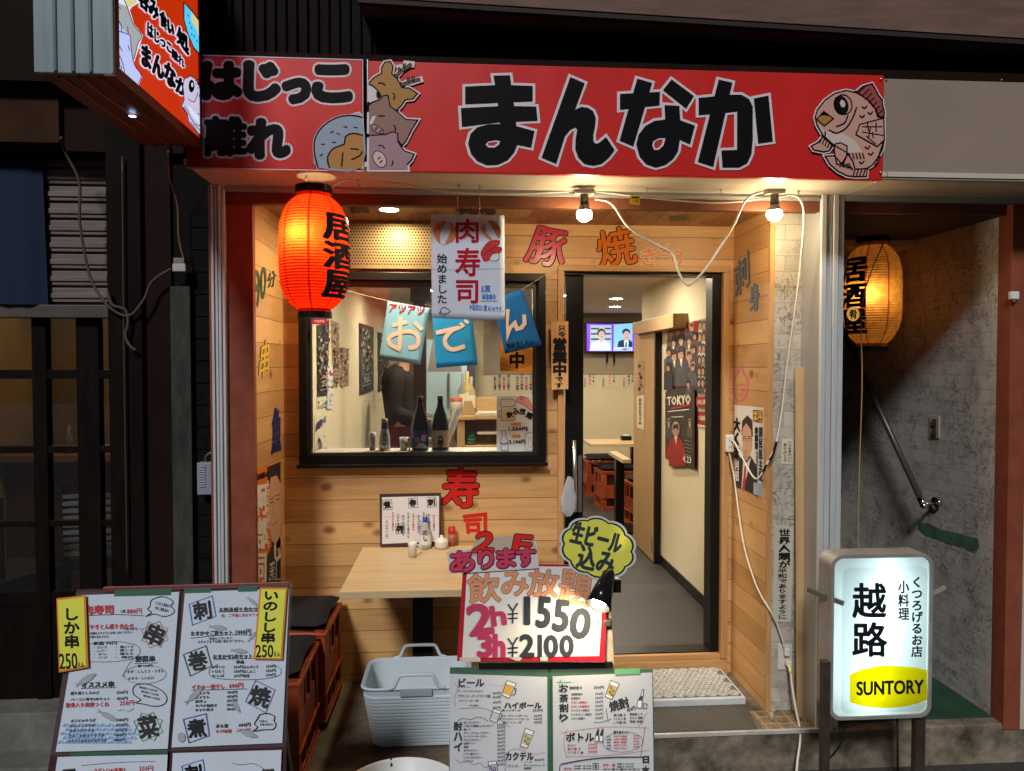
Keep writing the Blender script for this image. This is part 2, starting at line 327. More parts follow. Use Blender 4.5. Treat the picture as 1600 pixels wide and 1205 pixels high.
# ---------------------------------------------------------------- print and lettering on surfaces
_fc = bpy.data.curves.new('glyphs', 'FONT'); _fo = bpy.data.objects.new('glyphs', _fc)
_gc = {}
def glyph(sx, res):
    k = (sx, res)
    if k not in _gc:
        _fc.resolution_u = res; _fc.body = sx; m = _fo.to_mesh()
        _gc[k] = ([(v.co.x, v.co.y) for v in m.vertices], [tuple(p.vertices) for p in m.polygons]); _fo.to_mesh_clear()
    return _gc[k]
class Ink(MB):
    """print on a plane; points are given where the photograph shows them and land on the real surface"""
    flat = True
    def __init__(s, o, n, eps=0.0012, step=0.00025, bend=None):
        super().__init__(); s.o = Vector(o); s.n = Vector(n).normalized(); s.lv = 0; s.eps = eps; s.step = step; s.bend = bend
        if s.n.dot(EYE - s.o) < 0: s.n = -s.n
    def up(s, k=1): s.lv += k; return s
    def pt(s, x, y, e=0.0):
        p = PN(x, y, s.o, s.n)
        h = s.eps + s.lv * s.step + e
        if s.bend: h += s.bend(x, y)
        return p + s.n * h
    def _tri(s, pts, tris, e=0.0):
        b = s.add([s.pt(x, y, e) for x, y in pts])
        for t in tris:
            i, j, k = (s.v[b + q] for q in t[:3])
            t = t if (j - i).cross(k - i).dot(s.n) > 0 else t[::-1]
            s.face([b + q for q in t])
    def poly(s, pts, m, holes=(), sm=0):
        s.m(m)
        if sm: pts = [tuple(p) for p in crom(pts, sm, True)]
        loops = [[Vector((x, y, 0)) for x, y in l] for l in [list(pts)] + [list(h) for h in holes]]
        s._tri([(p.x, p.y) for l in loops for p in l], [tuple(t) for t in tessellate_polygon(loops)]); return s
    def rect(s, x0, y0, x1, y1, m): return s.poly([(x0, y0), (x1, y0), (x1, y1), (x0, y1)], m)
    def ell(s, cx, cy, rx, ry, m, rot=0, n=18):
        c, q = math.cos(rad(rot)), math.sin(rad(rot))
        return s.poly([(cx + rx * math.cos(2 * math.pi * k / n) * c - ry * math.sin(2 * math.pi * k / n) * q, cy + rx * math.cos(2 * math.pi * k / n) * q + ry * math.sin(2 * math.pi * k / n) * c) for k in range(n)], m)
    def ring(s, cx, cy, rx, ry, w, m, rot=0, n=22):
        c, q = math.cos(rad(rot)), math.sin(rad(rot))
        return s.line([(cx + rx * math.cos(2 * math.pi * k / n) * c - ry * math.sin(2 * math.pi * k / n) * q, cy + rx * math.cos(2 * math.pi * k / n) * q + ry * math.sin(2 * math.pi * k / n) * c) for k in range(n)], w, m, closed=True)
    def line(s, pts, w, m, closed=False, sm=0, cap=0.5):
        s.m(m)
        P = [Vector(p) for p in (crom(pts, sm, closed) if sm else pts)]
        if len(P) < 2: return s
        if cap and not closed:
            P[0] = P[0] - (P[1] - P[0]).normalized() * w * cap; P[-1] = P[-1] + (P[-1] - P[-2]).normalized() * w * cap
        n = len(P); L = []; R = []
        for i in range(n):
            a = P[(i - 1) % n] if closed or i > 0 else P[i]; b = P[(i + 1) % n] if closed or i < n - 1 else P[i]
            d1 = (P[i] - a); d2 = (b - P[i])
            d1 = d1.normalized() if d1.length > 1e-6 else d2.normalized(); d2 = d2.normalized() if d2.length > 1e-6 else d1
            t = (d1 + d2); t = t.normalized() if t.length > 1e-3 else d1
            nn = Vector((-t.y, t.x)); k = max(0.45, abs(nn.dot(Vector((-d1.y, d1.x)))))
            L.append(P[i] + nn * (w / 2 / k)); R.append(P[i] - nn * (w / 2 / k))
        pts2 = [(p.x, p.y) for p in L + R]
        tr = []
        for i in range(n if closed else n - 1):
            j = (i + 1) % n; tr += [(i, j, n + j), (i, n + j, n + i)]
        s._tri(pts2, tr); return s
    def _glyphs(s, vs, fs, fn, m, bold):
        s.m(m)
        pts = [fn(x, y) for x, y in vs]
        dirs = [(0, 0)]
        if bold:
            k = 4 if bold < 0.9 else (8 if bold < 4 else 14)
            dirs += [(math.cos(2 * math.pi * (i + 0.5) / k), math.sin(2 * math.pi * (i + 0.5) / k)) for i in range(k)]
            if bold >= 4: dirs += [(0.5 * math.cos(2 * math.pi * i / 7), 0.5 * math.sin(2 * math.pi * i / 7)) for i in range(7)]
        for q, (dx, dy) in enumerate(dirs):
            s._tri([(x + dx * bold, y + dy * bold) for x, y in pts], fs, e=q * s.step * 0.06)
        return s
    def T(s, sx, x0, y0, x1, y1, m, bold=0.0, rot=0.0, shear=0.0, slope=0.0, quad=None):
        """a line of writing fitted to a box (x0,y0,x1,y1); slope: rise in px over the box"""
        h = abs(y1 - y0) if not quad else abs(quad[3][1] - quad[0][1])
        vs, fs = glyph(sx, 1 if h < 15 else 3)
        if not vs: return s
        ax0 = min(v[0] for v in vs); ax1 = max(v[0] for v in vs); ay0 = min(v[1] for v in vs); ay1 = max(v[1] for v in vs)
        bw = max(1e-6, ax1 - ax0); bh = max(1e-6, ay1 - ay0); c, q = math.cos(rad(rot)), math.sin(rad(rot)); mx, my = (x0 + x1) / 2, (y0 + y1) / 2
        def fn(x, y):
            u = (x - ax0) / bw; v = (ay1 - y) / bh
            if quad:
                a, b2, c2, d2 = quad
                return ((1 - u) * (1 - v) * a[0] + u * (1 - v) * b2[0] + u * v * c2[0] + (1 - u) * v * d2[0], (1 - u) * (1 - v) * a[1] + u * (1 - v) * b2[1] + u * v * c2[1] + (1 - u) * v * d2[1])
            X = x0 + u * (x1 - x0) + shear * (0.5 - v) * (y1 - y0); Y = y0 + v * (y1 - y0) + slope * (u - 0.5)
            X -= mx; Y -= my
            return (mx + X * c - Y * q, my + X * q + Y * c)
        return s._glyphs(vs, fs, fn, m, bold)
    def TV(s, sx, x0, y0, x1, y1, m, bold=0.0, lean=0.0, quad=None):
        """a vertical line of writing, one em cell per character"""
        n = len(sx); hh = abs((y1 - y0) if not quad else quad[3][1] - quad[0][1]) / n
        for i, ch in enumerate(sx):
            vs, fs = glyph(ch, 1 if hh < 15 else 3)
            if not vs: continue
            cw = 1.0 if ord(ch) > 255 else max(v[0] for v in vs)
            def fn(x, y, i=i, cw=cw):
                u = (x + 0.5 - cw / 2); v = (i + (0.88 - y)) / n
                if quad:
                    a, b2, c2, d2 = quad
                    return ((1 - u) * (1 - v) * a[0] + u * (1 - v) * b2[0] + u * v * c2[0] + (1 - u) * v * d2[0], (1 - u) * (1 - v) * a[1] + u * (1 - v) * b2[1] + u * v * c2[1] + (1 - u) * v * d2[1])
                return (x0 + u * (x1 - x0) + lean * v, y0 + v * (y1 - y0))
            s._glyphs(vs, fs, fn, m, bold)
        return s
def sheet(name, label, cat, quad, plane, m, th=0.0015, group=None, bend=None, eps=0.0012, step=0.00025, nx=1, ny=1):
    """a sheet of paper or board whose corners (TL,TR,BR,BL) are seen at quad; returns (object, Ink on its face)"""
    o, n = Vector(plane[0]), Vector(plane[1]).normalized()
    if n.dot(EYE - o) < 0: n = -n
    o = o + n * (th + 0.0008)
    s = MB(m); G = []
    for j in range(ny + 1):
        for i in range(nx + 1):
            u, v = i / nx, j / ny; a, b, c, d = quad
            x = (1 - u) * (1 - v) * a[0] + u * (1 - v) * b[0] + u * v * c[0] + (1 - u) * v * d[0]
            y = (1 - u) * (1 - v) * a[1] + u * (1 - v) * b[1] + u * v * c[1] + (1 - u) * v * d[1]
            p = PN(x, y, o, n); G.append(p + n * (bend(x, y) if bend else 0))
    b0 = s.add(G); b1 = s.add([p - n * th for p in G]); W = nx + 1
    s.smooth = bool(bend)
    for j in range(ny):
        for i in range(nx):
            q = (j * W + i, j * W + i + 1, (j + 1) * W + i + 1, (j + 1) * W + i)
            s.face([b0 + k for k in q]); s.face([b1 + k for k in q][::-1])
    s.smooth = False
    edge = [i for i in range(W)] + [j * W + nx for j in range(1, ny + 1)] + [ny * W + i for i in range(nx - 1, -1, -1)] + [j * W for j in range(ny - 1, 0, -1)]
    for k in range(len(edge)):
        p, q = edge[k], edge[(k + 1) % len(edge)]; s.face((b0 + p, b1 + p, b1 + q, b0 + q))
    c = sum(G, Vector((0, 0, 0))) / len(G)
    root = None
    if label: root = thing(name, label, cat, c, group); ob = s.build('sheet', root)
    else: ob = s.build(name, cat)      # cat is then the parent
    ink = Ink(o, n, eps, step, bend); ink.owner = root or ob
    return (root or ob), ink

# ================================================================ materials in use
black = mat('black_ink', (0.012, 0.012, 0.013), 0.5, spec=0.08)
white = mat('white_ink', (0.72, 0.70, 0.68), 0.5, spec=0.08)
red_ink = mat('red_ink', (0.45, 0.03, 0.04), 0.5, spec=0.08)
grey_ink = mat('grey_ink', (0.045, 0.045, 0.055), 0.6, spec=0.08)
pale_ink = mat('pale_grey_ink', (0.33, 0.35, 0.37), 0.6)
blue_ink = mat('blue_ink', (0.03, 0.16, 0.5), 0.5)
green_ink = mat('green_ink', (0.03, 0.25, 0.1), 0.5)
orange_ink = mat('orange_ink', (0.75, 0.25, 0.05), 0.5)
paper = mat('paper', (0.70, 0.72, 0.74), 0.35, var=0.06, vscale=3, spec=0.4)
cream_paper = mat('cream_paper', (0.62, 0.56, 0.42), 0.6, var=0.08)
wood_c1, wood_c2 = (0.68, 0.39, 0.155), (0.43, 0.215, 0.07)
W_back = planks('back_planks', 2, 0, 0.117, wood_c1, wood_c2, 0.03)
W_side = planks('side_planks', 2, 1, 0.117, wood_c1, wood_c2, 0.03)
W_ceil = planks('ceiling_planks', 0, 1, 0.095, (0.42, 0.215, 0.085), (0.28, 0.13, 0.045))
W_trim = grain('pine_trim', (0.56, 0.31, 0.12), (0.42, 0.21, 0.075), 2)
W_trimx = grain('pine_trim_flat', (0.56, 0.31, 0.12), (0.42, 0.21, 0.075), 0)
W_ply = grain('plywood', (0.55, 0.37, 0.19), (0.47, 0.29, 0.13), 2, 0.6, 0.6)
W_table = grain('pale_table_wood', (0.62, 0.46, 0.26), (0.52, 0.36, 0.18), 0, 0.35, 0.7)
W_door = grain('oak_veneer', (0.48, 0.30, 0.14), (0.37, 0.215, 0.095), 2, 0.4)
alu = mat('white_aluminium', (0.66, 0.67, 0.66), 0.38, 0.35, var=0.12, vscale=5, stretch=(8, 8, 0.6))
alu2 = mat('grey_aluminium', (0.45, 0.46, 0.46), 0.35, 0.6)
soff = mat('beige_sheet_metal', (0.60, 0.53, 0.42), 0.35, 0.1, var=0.1, vscale=4)
redbrown = mat('red_brown_paint', (0.25, 0.066, 0.036), 0.45, var=0.3, vscale=9)
blackm = mat('black_frame', (0.012, 0.011, 0.010), 0.32, 0.3, var=0.2, vscale=20)
brass = mat('perforated_bronze', (0.24, 0.17, 0.08), 0.4, 0.8, var=0.15)
hole = mat('grille_hole', (0.012, 0.009, 0.006), 0.8)
steel = mat('brushed_steel', (0.55, 0.55, 0.54), 0.28, 0.95)
chrome = mat('chrome', (0.7, 0.7, 0.68), 0.12, 1.0)
brassm = mat('brass_hook', (0.55, 0.42, 0.2), 0.3, 0.9)
in_wall = mat('cream_interior_wall', (0.66, 0.58, 0.40), 0.8, var=0.05, vscale=3)
in_ceil = mat('interior_ceiling_paper', (0.62, 0.55, 0.53), 0.85)
in_floor = mat('dark_vinyl_floor', (0.055, 0.052, 0.046), 0.42, var=0.35, vscale=2.2, stretch=(0.5, 4, 1))
concrete = mat('worn_concrete', (0.20, 0.165, 0.115), 0.8, var=0.6, vscale=5, bump=0.6, bscale=40, dark=(0.055, 0.043, 0.028))
curbm = mat('old_kerb_stone', (0.25, 0.20, 0.145), 0.8, var=0.75, vscale=7, bump=0.8, bscale=30, dark=(0.045, 0.034, 0.025))
asphalt = mat('asphalt', (0.06, 0.058, 0.055), 0.85, var=0.35, vscale=30, bump=0.7, bscale=200)
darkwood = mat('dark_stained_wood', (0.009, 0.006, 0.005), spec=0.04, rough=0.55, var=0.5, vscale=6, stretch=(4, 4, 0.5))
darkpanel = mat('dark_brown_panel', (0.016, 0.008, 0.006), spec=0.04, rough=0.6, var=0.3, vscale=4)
GLASS = glass_mat()
FILM = film_mat('clear_vinyl', 0.02, 0.12)

ZG, ZN, ZI, ZC, ZS = -0.08, 0.11, 0.215, 2.55, 2.575
YS, YP, YW = 2.95, 3.28, 3.95
XL, XR = -0.924, 1.486
LAMP_WARM = (1.0, 0.74, 0.42)

# ================================================================ ground
g = MB(asphalt); g.box(-30, 30, -30, 3.6, ZG - 0.3, ZG); structure(g.build('street'))
k = MB(curbm); k.box(0.35, 3.6, 3.277, 3.75, ZG - 0.1, ZN - 0.004); structure(k.build('kerb', bev=0.018, seg=3))
k = MB(concrete); k.box(-1.05, 0.35, 2.86, 3.95, ZG - 0.1, ZN); k.box(0.35, 1.50, 3.75, 3.95, ZG - 0.1, ZN - 0.006); k.box(1.50, 2.56, 3.75, 5.4, ZG - 0.1, ZN - 0.006); structure(k.build('pavement', bev=0.006))

# ================================================================ the izakaya
HOUSE = thing('izakaya_shopfront', 'izakaya shop front clad in knotty pine boards with a black framed window and open doorway', 'building', (0.2, 3.4, 0))
b = MB(W_back); y0, y1 = YW, YW + 0.07
b.box(XL - 0.03, -0.835, y0, y1, -0.1, ZC + 0.1); b.box(-0.835, 0.452, y0, y1, -0.1, 1.275); b.box(-0.835, 0.452, y0, y1, 2.283, ZC + 0.1)
b.box(0.452, 0.553, y0, y1, -0.1, ZC + 0.1); b.box(0.553, 1.455, y0, y1, 2.30, ZC + 0.1); b.box(1.455, XR + 0.03, y0, y1, -0.1, ZC + 0.1)
b.m(mat('nail_head', (0.16, 0.09, 0.04), 0.5, 0.3))
for i_ in range(21):
    for x_ in (-0.89, -0.30, 0.10, 0.50, 1.47):
        z_ = 0.117 * math.floor(10 / 0.117) + 0.0 - 9.936 + 0.117 * (i_ - 1) - 0.064 + 0.03
        if 0.15 < z_ < 2.52 and not (-0.84 < x_ < 0.45 and 1.25 < z_ < 2.31): b.disc((x_ + random.uniform(-.004, .004), YW - 0.0006, z_ + random.uniform(-.006, .006)), 0.0028, 8, (0, -1, 0))
b.build('plank_wall', HOUSE)
b = MB(W_side); b.box(XL - 0.04, XL, 3.352, YW, -0.1, ZC + 0.1); b.build('plank_wall', HOUSE)
b = MB(W_side); b.box(XR, XR + 0.04, 3.486, YW, -0.1, ZC + 0.1); b.build('plank_wall', HOUSE)
b = MB(W_ceil); b.box(XL, XR, 3.345, YW, ZC, ZC + 0.05); b.build('porch_ceiling', HOUSE)
b = MB(W_trim); b.box(XR - 0.004, XR + 0.018, 3.462, 3.486, ZN, 2.52); b.build('corner_trim', HOUSE, bev=0.002)
# soffit, header, posts
b = MB(soff); b.box(-1.062, 1.752, YS + 0.003, 3.292, ZS, ZS + 0.02); b.box(1.756, 4.0, YS + 0.003, 3.292, ZS, ZS + 0.02); b.build('soffit', HOUSE)
b = MB(alu2); b.box(-1.06, 1.64, 3.292, 3.345, 2.548, ZS + 0.03); b.box(-1.06, 1.64, 3.285, 3.292, 2.556, 2.563); b.box(1.756, 4.0, 3.285, 3.345, 2.548, ZS + 0.03); b.build('header_rail', HOUSE, bev=0.002)
b = MB(mat('brown_header_paint', (0.13, 0.045, 0.022), 0.5, var=0.3)); b.box(-1.01, 1.64, 3.30, 3.344, 2.500, 2.546); b.box(1.756, 2.60, 3.31, 3.344, 2.50, 2.546); b.build('header_board', HOUSE)
def post(x0, x1, y0, y1):
    w = MB(alu); n = 4; s = (x1 - x0) / n
    for i in range(n): w.box(x0 + s * i + 0.002, x0 + s * (i + 1) - 0.002, y0 + (0.006 if i % 2 else 0), y1, 0.06, ZS)
    w.m(alu2).box(x0 + 0.001, x1 - 0.001, y0 + 0.012, y1 + 0.01, 0.06, ZS - 0.002); return w
post(-1.072, -1.012, YP, YP + 0.10).build('post', HOUSE, bev=0.003)
post(1.642, 1.755, YP, YP + 0.20).build('post', HOUSE, bev=0.003)
b = MB(redbrown); b.box(-1.012, -0.902, 3.315, 3.352, ZN, 2.50); b.box(-0.902, XL + 0.0, 3.330, 3.352, ZN, 2.50); b.build('jamb_board', HOUSE, bev=0.002)
b = MB(redbrown); b.box(-1.085, -1.074, YP + 0.02, YP + 0.1, ZN, ZS); b.build('edge_strip', HOUSE)
b = MB(stone_paper('grey_stone_wallpaper', 0, (0.50, 0.45, 0.37), (0.40, 0.36, 0.30), (0.13, 0.105, 0.085))); b.box(1.504, 1.76, 3.475, 3.53, ZN - 0.05, 2.55); b.build('stone_wall', HOUSE)
b = MB(W_ply); b.slab([PY(1243, 573, 3.44), PY(1275, 575, 3.44), PY(1272, 1148, 3.40), PY(1246, 1140, 3.40)], 0.012, (0, -1, 0)); b.build('plywood_board', HOUSE)
b = MB(mat('threshold_strip', (0.62, 0.60, 0.55), 0.4, 0.3, var=0.25, vscale=12)); b.box(0.35, 1.70, 3.270, 3.285, ZN - 0.012, ZN + 0.006); b.build('threshold', HOUSE, bev=0.002)
b = MB(mat('worn_floor_tile', (0.30, 0.22, 0.12), 0.7, var=0.6, vscale=12, dark=(0.1, 0.065, 0.035))); b.box(1.40, 1.74, 3.285, 3.475, ZN - 0.02, ZN + 0.001)
b.m(mat('tile_joint', (0.4, 0.33, 0.2), 0.8))
for i in range(4): b.box(1.42 + 0.07 * i, 1.424 + 0.07 * i, 3.29, 3.47, ZN, ZN + 0.002)
for i in range(2): b.box(1.41, 1.66, 3.34 + 0.07 * i, 3.344 + 0.07 * i, ZN, ZN + 0.0025)
b.build('tile_floor', HOUSE)
# window
win = MB(blackm)
x0, x1, z0, z1 = -0.835, 0.452, 1.275, 2.283
win.box(x0, x1, 3.90, 4.03, z0, z0 + 0.045); win.box(x0, x1, 3.90, 4.03, z1 - 0.04, z1); win.box(x0, x0 + 0.04, 3.90, 4.03, z0 + 0.045, z1 - 0.04); win.box(x1 - 0.04, x1, 3.90, 4.03, z0 + 0.045, z1 - 0.04)
win.box(x0 - 0.012, x1 + 0.012, 3.885, 3.90, z0 - 0.012, z0 + 0.006)
WIN = win.build('window', HOUSE, bev=0.003)
f2 = MB(mat('inner_sash', (0.05, 0.045, 0.04), 0.3, 0.5))
f2.box(x0 + 0.04, x1 - 0.04, 3.945, 3.985, z0 + 0.045, z0 + 0.06); f2.box(x0 + 0.04, x1 - 0.04, 3.945, 3.985, z1 - 0.075, z1 - 0.04); f2.box(x0 + 0.04, x0 + 0.055, 3.945, 3.985, z0 + 0.06, z1 - 0.075); f2.box(x1 - 0.065, x1 - 0.04, 3.945, 3.985, z0 + 0.06, z1 - 0.075)
f2.build('frame', WIN)
gl = MB(GLASS); gl.box(x0 + 0.055, x1 - 0.065, 3.962, 3.966, z0 + 0.06, z1 - 0.075); gl.build('pane', WIN)
si = MB(mat('white_sill', (0.62, 0.58, 0.5), 0.4)); si.box(x0 + 0.05, x1 - 0.05, 4.03, 4.24, z0 + 0.015, z0 + 0.052); si.build('sill', WIN, bev=0.003)
# perforated panel over the window
gp = MB(brass); gx0, gx1, gz0, gz1 = -0.60, 0.20, 2.312, 2.545
gp.box(gx0, gx1, 3.905, 3.925, gz0, gz1); gp.box(gx0, gx1, 3.895, 3.905, gz0 - 0.012, gz0 + 0.004)
gp.m(hole)
for r in range(15):
    for c in range(52):
        px, pz = gx0 + 0.012 + c * 0.0152 + (0.0076 if r % 2 else 0), gz0 + 0.012 + r * 0.0152
        if px < gx1 - 0.01: gp.disc((px, 3.9047, pz), 0.0047, 8, (0, -1, 0))
gp.build('vent_grille', HOUSE)
# doorway
dc = MB(W_trim); dc.box(0.520, 0.553, 3.918, 4.05, 0.19, 2.30); dc.box(1.421, 1.457, 3.918, 4.05, 0.19, 2.30); dc.m(W_trimx); dc.box(0.520, 1.457, 3.9185, 4.05, 2.30, 2.332); dc.box(0.553, 1.421, 3.93, 4.05, 0.185, ZI); dc.box(0.52, 1.457, 3.915, 3.95, -0.05, 0.185)
dc.build('door_casing', HOUSE, bev=0.003)
dj = MB(blackm); dj.box(1.37, 1.42, 3.955, 4.06, ZI, 2.298); dj.box(0.554, 1.37, 3.955, 4.06, 2.284, 2.298); dj.box(0.554, 1.42, 3.955, 4.06, ZI, ZI + 0.006)
dj.build('door_track', HOUSE)
dl = MB(blackm); dl.box(0.572, 0.668, 3.985, 4.02, ZI + 0.01, 2.284); dl.box(0.554, 0.572, 3.985, 4.02, ZI + 0.01, ZI + 0.09); DL = dl.build('sliding_door', HOUSE, bev=0.002)
gl = MB(GLASS); gl.box(0.554, 0.572, 4.0, 4.005, ZI + 0.09, 2.28); gl.build('pane', DL)
hd = MB(steel); hd.tube([PY(897, 688, 3.93), PY(899, 800, 3.93)], 0.011, 12)
for yy in (705, 785): hd.tube([PY(897.5, yy, 3.93), PY(897.5, yy, 3.99)], 0.007, 8)
hd.box(PY(903, 700, 3.98).x, PY(909, 700, 3.98).x, 3.972, 3.985, PY(900, 800, 3.98).z, PY(900, 712, 3.98).z)
hd.build('handle', DL)
# inside
b = MB(in_floor); b.box(-0.92, 3.05, 4.02, 9.5, ZI - 0.05, ZI); b.build('interior_floor', HOUSE)
b = MB(in_ceil); b.box(-0.92, 3.2, 4.02, 9.6, 2.46, 2.52); b.build('interior_ceiling', HOUSE)
b = MB(in_wall); b.box(-0.95, -0.885, 4.02, 9.6, ZI - 0.05, 2.52); b.build('interior_wall', HOUSE)
b = MB(in_wall); b.box(1.59, 1.66, 4.02, 5.85, ZI - 0.05, 2.52); b.box(1.59, 1.66, 5.85, 6.40, 2.16, 2.52); b.box(1.66, 3.1, 6.30, 6.40, ZI - 0.05, 2.5); b.box(3.0, 3.1, 6.4, 9.6, ZI - 0.05, 2.5); b.build('interior_wall', HOUSE)
b = MB(in_wall); b.box(-0.95, 3.05, 9.45, 9.55, ZI - 0.05, 2.52); b.build('interior_wall', HOUSE)
b = MB(mat('taupe_wall_band', (0.30, 0.25, 0.19), 0.8)); b.box(0.3, 3.0, 9.43, 9.449, 1.68, 2.46); b.build('wall_band', HOUSE)
b = MB(blackm); b.box(1.578, 1.589, 4.06, 5.74, ZI, ZI + 0.075); b.build('skirting', HOUSE); b = MB(blackm); b.box(-0.884, 2.99, 9.436, 9.449, ZI, ZI + 0.09); b.build('skirting', HOUSE)
# inner sliding door of wood on the right hand wall
sd = MB(W_door); sd.box(1.535, 1.572, 5.78, 6.47, ZI + 0.01, 2.06); SD = sd.build('wood_sliding_door', HOUSE, bev=0.003)
e = MB(blackm); e.box(1.536, 1.578, 5.742, 5.778, ZI + 0.01, 2.05); e.build('edge_strip', SD)
rl = MB(W_door); rl.box(1.48, 1.588, 5.08, 6.30, 2.06, 2.16); rl.build('rail_box', SD, bev=0.003)
hn = MB(steel); hn.box(1.530, 1.5345, 5.80, 5.83, 0.30, 0.42); hn.build('latch', SD)
# downlights
def downlight(x, y, z, r, s, root, name='downlight', col=(1.0, 0.86, 0.66)):
    m = MB(mat('lamp_ring', (0.7, 0.68, 0.62), 0.4)); m.lathe([(r * 1.0, 0.0), (r * 1.22, -0.004), (r * 1.22, 0.002)], (x, y, z), 24)
    m.m(emi('downlight_glow_%g' % s, col, s)); m.disc((x, y, z - 0.001), r, 24, (0, 0, -1))
    return m.build(name, root)
DLP = PZ(608, 327, ZC)
for i, (x, y) in enumerate(((0.0, 5.0), (1.05, 5.2), (-0.3, 6.6), (1.0, 7.0), (1.75, 8.3), (1.55, 7.3), (0.1, 8.3), (-0.15, 4.42))):  # last light, near the window, is added to brighten the sill items
    t = downlight(x, y, 2.458, 0.06, 500, HOUSE, 'ceiling_light')
downlight(DLP.x, DLP.y, ZC - 0.002, 0.043, 820, HOUSE, 'porch_downlight', (1.0, 0.80, 0.52))

# fascia behind the signs and the dark wall above
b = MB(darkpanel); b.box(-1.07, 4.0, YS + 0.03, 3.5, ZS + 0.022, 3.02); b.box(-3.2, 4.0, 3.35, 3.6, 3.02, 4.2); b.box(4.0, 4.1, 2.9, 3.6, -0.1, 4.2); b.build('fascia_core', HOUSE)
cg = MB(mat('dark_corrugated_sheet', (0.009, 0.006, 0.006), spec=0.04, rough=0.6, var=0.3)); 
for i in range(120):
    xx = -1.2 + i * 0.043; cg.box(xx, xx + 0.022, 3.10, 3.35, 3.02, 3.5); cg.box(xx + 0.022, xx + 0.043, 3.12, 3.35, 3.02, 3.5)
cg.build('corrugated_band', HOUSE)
eb = MB(mat('weathered_eave_board', (0.17, 0.10, 0.075), 0.7, var=0.4, vscale=5, stretch=(0.6, 3, 3)))
a_, c_ = PY(560, -6, 2.93), PY(1640, 62, 2.93)
eb.hexa([a_ + Vector((0, 0, 0.5)), c_ + Vector((0, 0, 0.5)), c_, a_, a_ + Vector((0, 0.42, 0.5)), c_ + Vector((0, 0.42, 0.5)), c_ + Vector((0, 0.42, 0)), a_ + Vector((0, 0.42, 0))])
eb.m(mat('dark_eave_edge', (0.03, 0.02, 0.018), 0.7)).bar(PY(560, 2, 2.95), PY(1640, 70, 2.95), 0.03, 0.022)
eb.build('eave', HOUSE)

# ================================================================ stair alcove to the right
ST = thing('stairwell_entrance', 'dim stairwell beside the shop with grey stone wallpaper and red brown door jamb', 'stairwell', (2.1, 3.6, 0))
sw = stone_paper('dull_stone_wallpaper', 1, (0.55, 0.50, 0.44), (0.46, 0.42, 0.37), (0.14, 0.12, 0.105), 0.17, 0.07)
b = MB(sw); b.box(2.55, 2.62, 3.36, 6.4, -0.1, 3.4); b.build('stone_wall', ST)
b = MB(mat('dark_plaster', (0.06, 0.05, 0.045), 0.8)); b.box(1.68, 1.74, 3.54, 6.4, -0.1, 3.4); b.box(1.68, 2.62, 6.3, 6.4, -0.1, 3.4); b.build('plaster_wall', ST)
b = MB(mat('alcove_ceiling', (0.10, 0.08, 0.065), 0.8, var=0.4)); b.box(1.74, 2.55, 3.36, 6.3, 2.50, 2.56); b.build('alcove_ceiling', ST)
b = MB(redbrown); b.box(2.55, 2.63, 3.27, 3.36, ZN - 0.03, 2.545); b.build('door_jamb', ST, bev=0.003)
b = MB(soff); b.box(2.632, 4.0, 3.27, 3.36, ZN - 0.03, 2.545); b.build('beige_wall', ST)
gm = MB(mat('green_floor_paint', (0.025, 0.07, 0.04), 0.6, var=0.4, vscale=6)); gm.box(1.76, 2.548, 3.34, 5.3, ZN - 0.05, ZN + 0.002); gm.build('green_floor', ST)
gm = MB(mat('green_paint_smear', (0.10, 0.20, 0.12), 0.7, var=0.5, vscale=14)); gm.prism([PX(x_, y_, 2.5485) for x_, y_ in ((1436, 816), (1450, 818), (1472, 828), (1500, 834), (1528, 842), (1530, 856), (1522, 864), (1505, 855), (1484, 850), (1462, 842), (1444, 836), (1434, 826))], (0.003, 0, 0)); gm.build('paint_patch', ST)
st = MB(mat('stair_tread', (0.20, 0.16, 0.10), 0.6, var=0.3)); 
for i in range(9): st.box(1.745, 2.545, 4.75 + 0.19 * i, 5.0 + 0.19 * i, ZN + 0.21 * i, ZN + 0.21 * (i + 1)); 
st.build('stairs', ST, bev=0.006)
hr = MB(mat('dark_handrail', (0.075, 0.065, 0.055), 0.35, 0.4)); p0, p1 = PX(1442, 787, 2.47), PX(1300, 480, 2.47)
hr.tube([p0, p1], 0.0165, 12); hr.m(chrome); hr.tube([p0 + (p1 - p0).normalized() * 0.03, p0 - (p1 - p0).normalized() * 0.012], 0.019, 12); hr.ball(p0 - (p1 - p0).normalized() * 0.012, 0.019); hr.tube([p0, Vector((2.535, p0.y, p0.z))], 0.010, 8); hr.lathe([(0.002, 0), (0.035, 0), (0.035, 0.012), (0.0, 0.012)], (2.549, p0.y, p0.z), 16, (-1, 0, 0))
hr.build('handrail', ST)
swp = MB(mat('switch_plate', (0.42, 0.36, 0.24), 0.5)); swp.slab([PX(1452, 650, 2.546), PX(1467, 650, 2.546), PX(1467, 685, 2.546), PX(1452, 685, 2.546)], 0.008, (-1, 0, 0))
swp.m(mat('switch_button', (0.10, 0.08, 0.06), 0.4))
swp.slab([PX(1456, 655, 2.538), PX(1463, 655, 2.538), PX(1463, 665, 2.538), PX(1456, 665, 2.538)], 0.004, (-1, 0, 0)); swp.slab([PX(1456, 670, 2.538), PX(1463, 670, 2.538), PX(1463, 680, 2.538), PX(1456, 680, 2.538)], 0.004, (-1, 0, 0))
swp.build('light_switch', ST)
c = PY(1583, 462, 3.262); ds = MB(mat('white_plastic', (0.68, 0.67, 0.64), 0.4)); ds.box(c.x - 0.018, c.x + 0.018, 3.245, 3.27, c.z - 0.018, c.z + 0.018); ds.m(steel).ball((c.x, 3.255, c.z - 0.026), 0.007)
ds.build('door_catch', ST, bev=0.004)

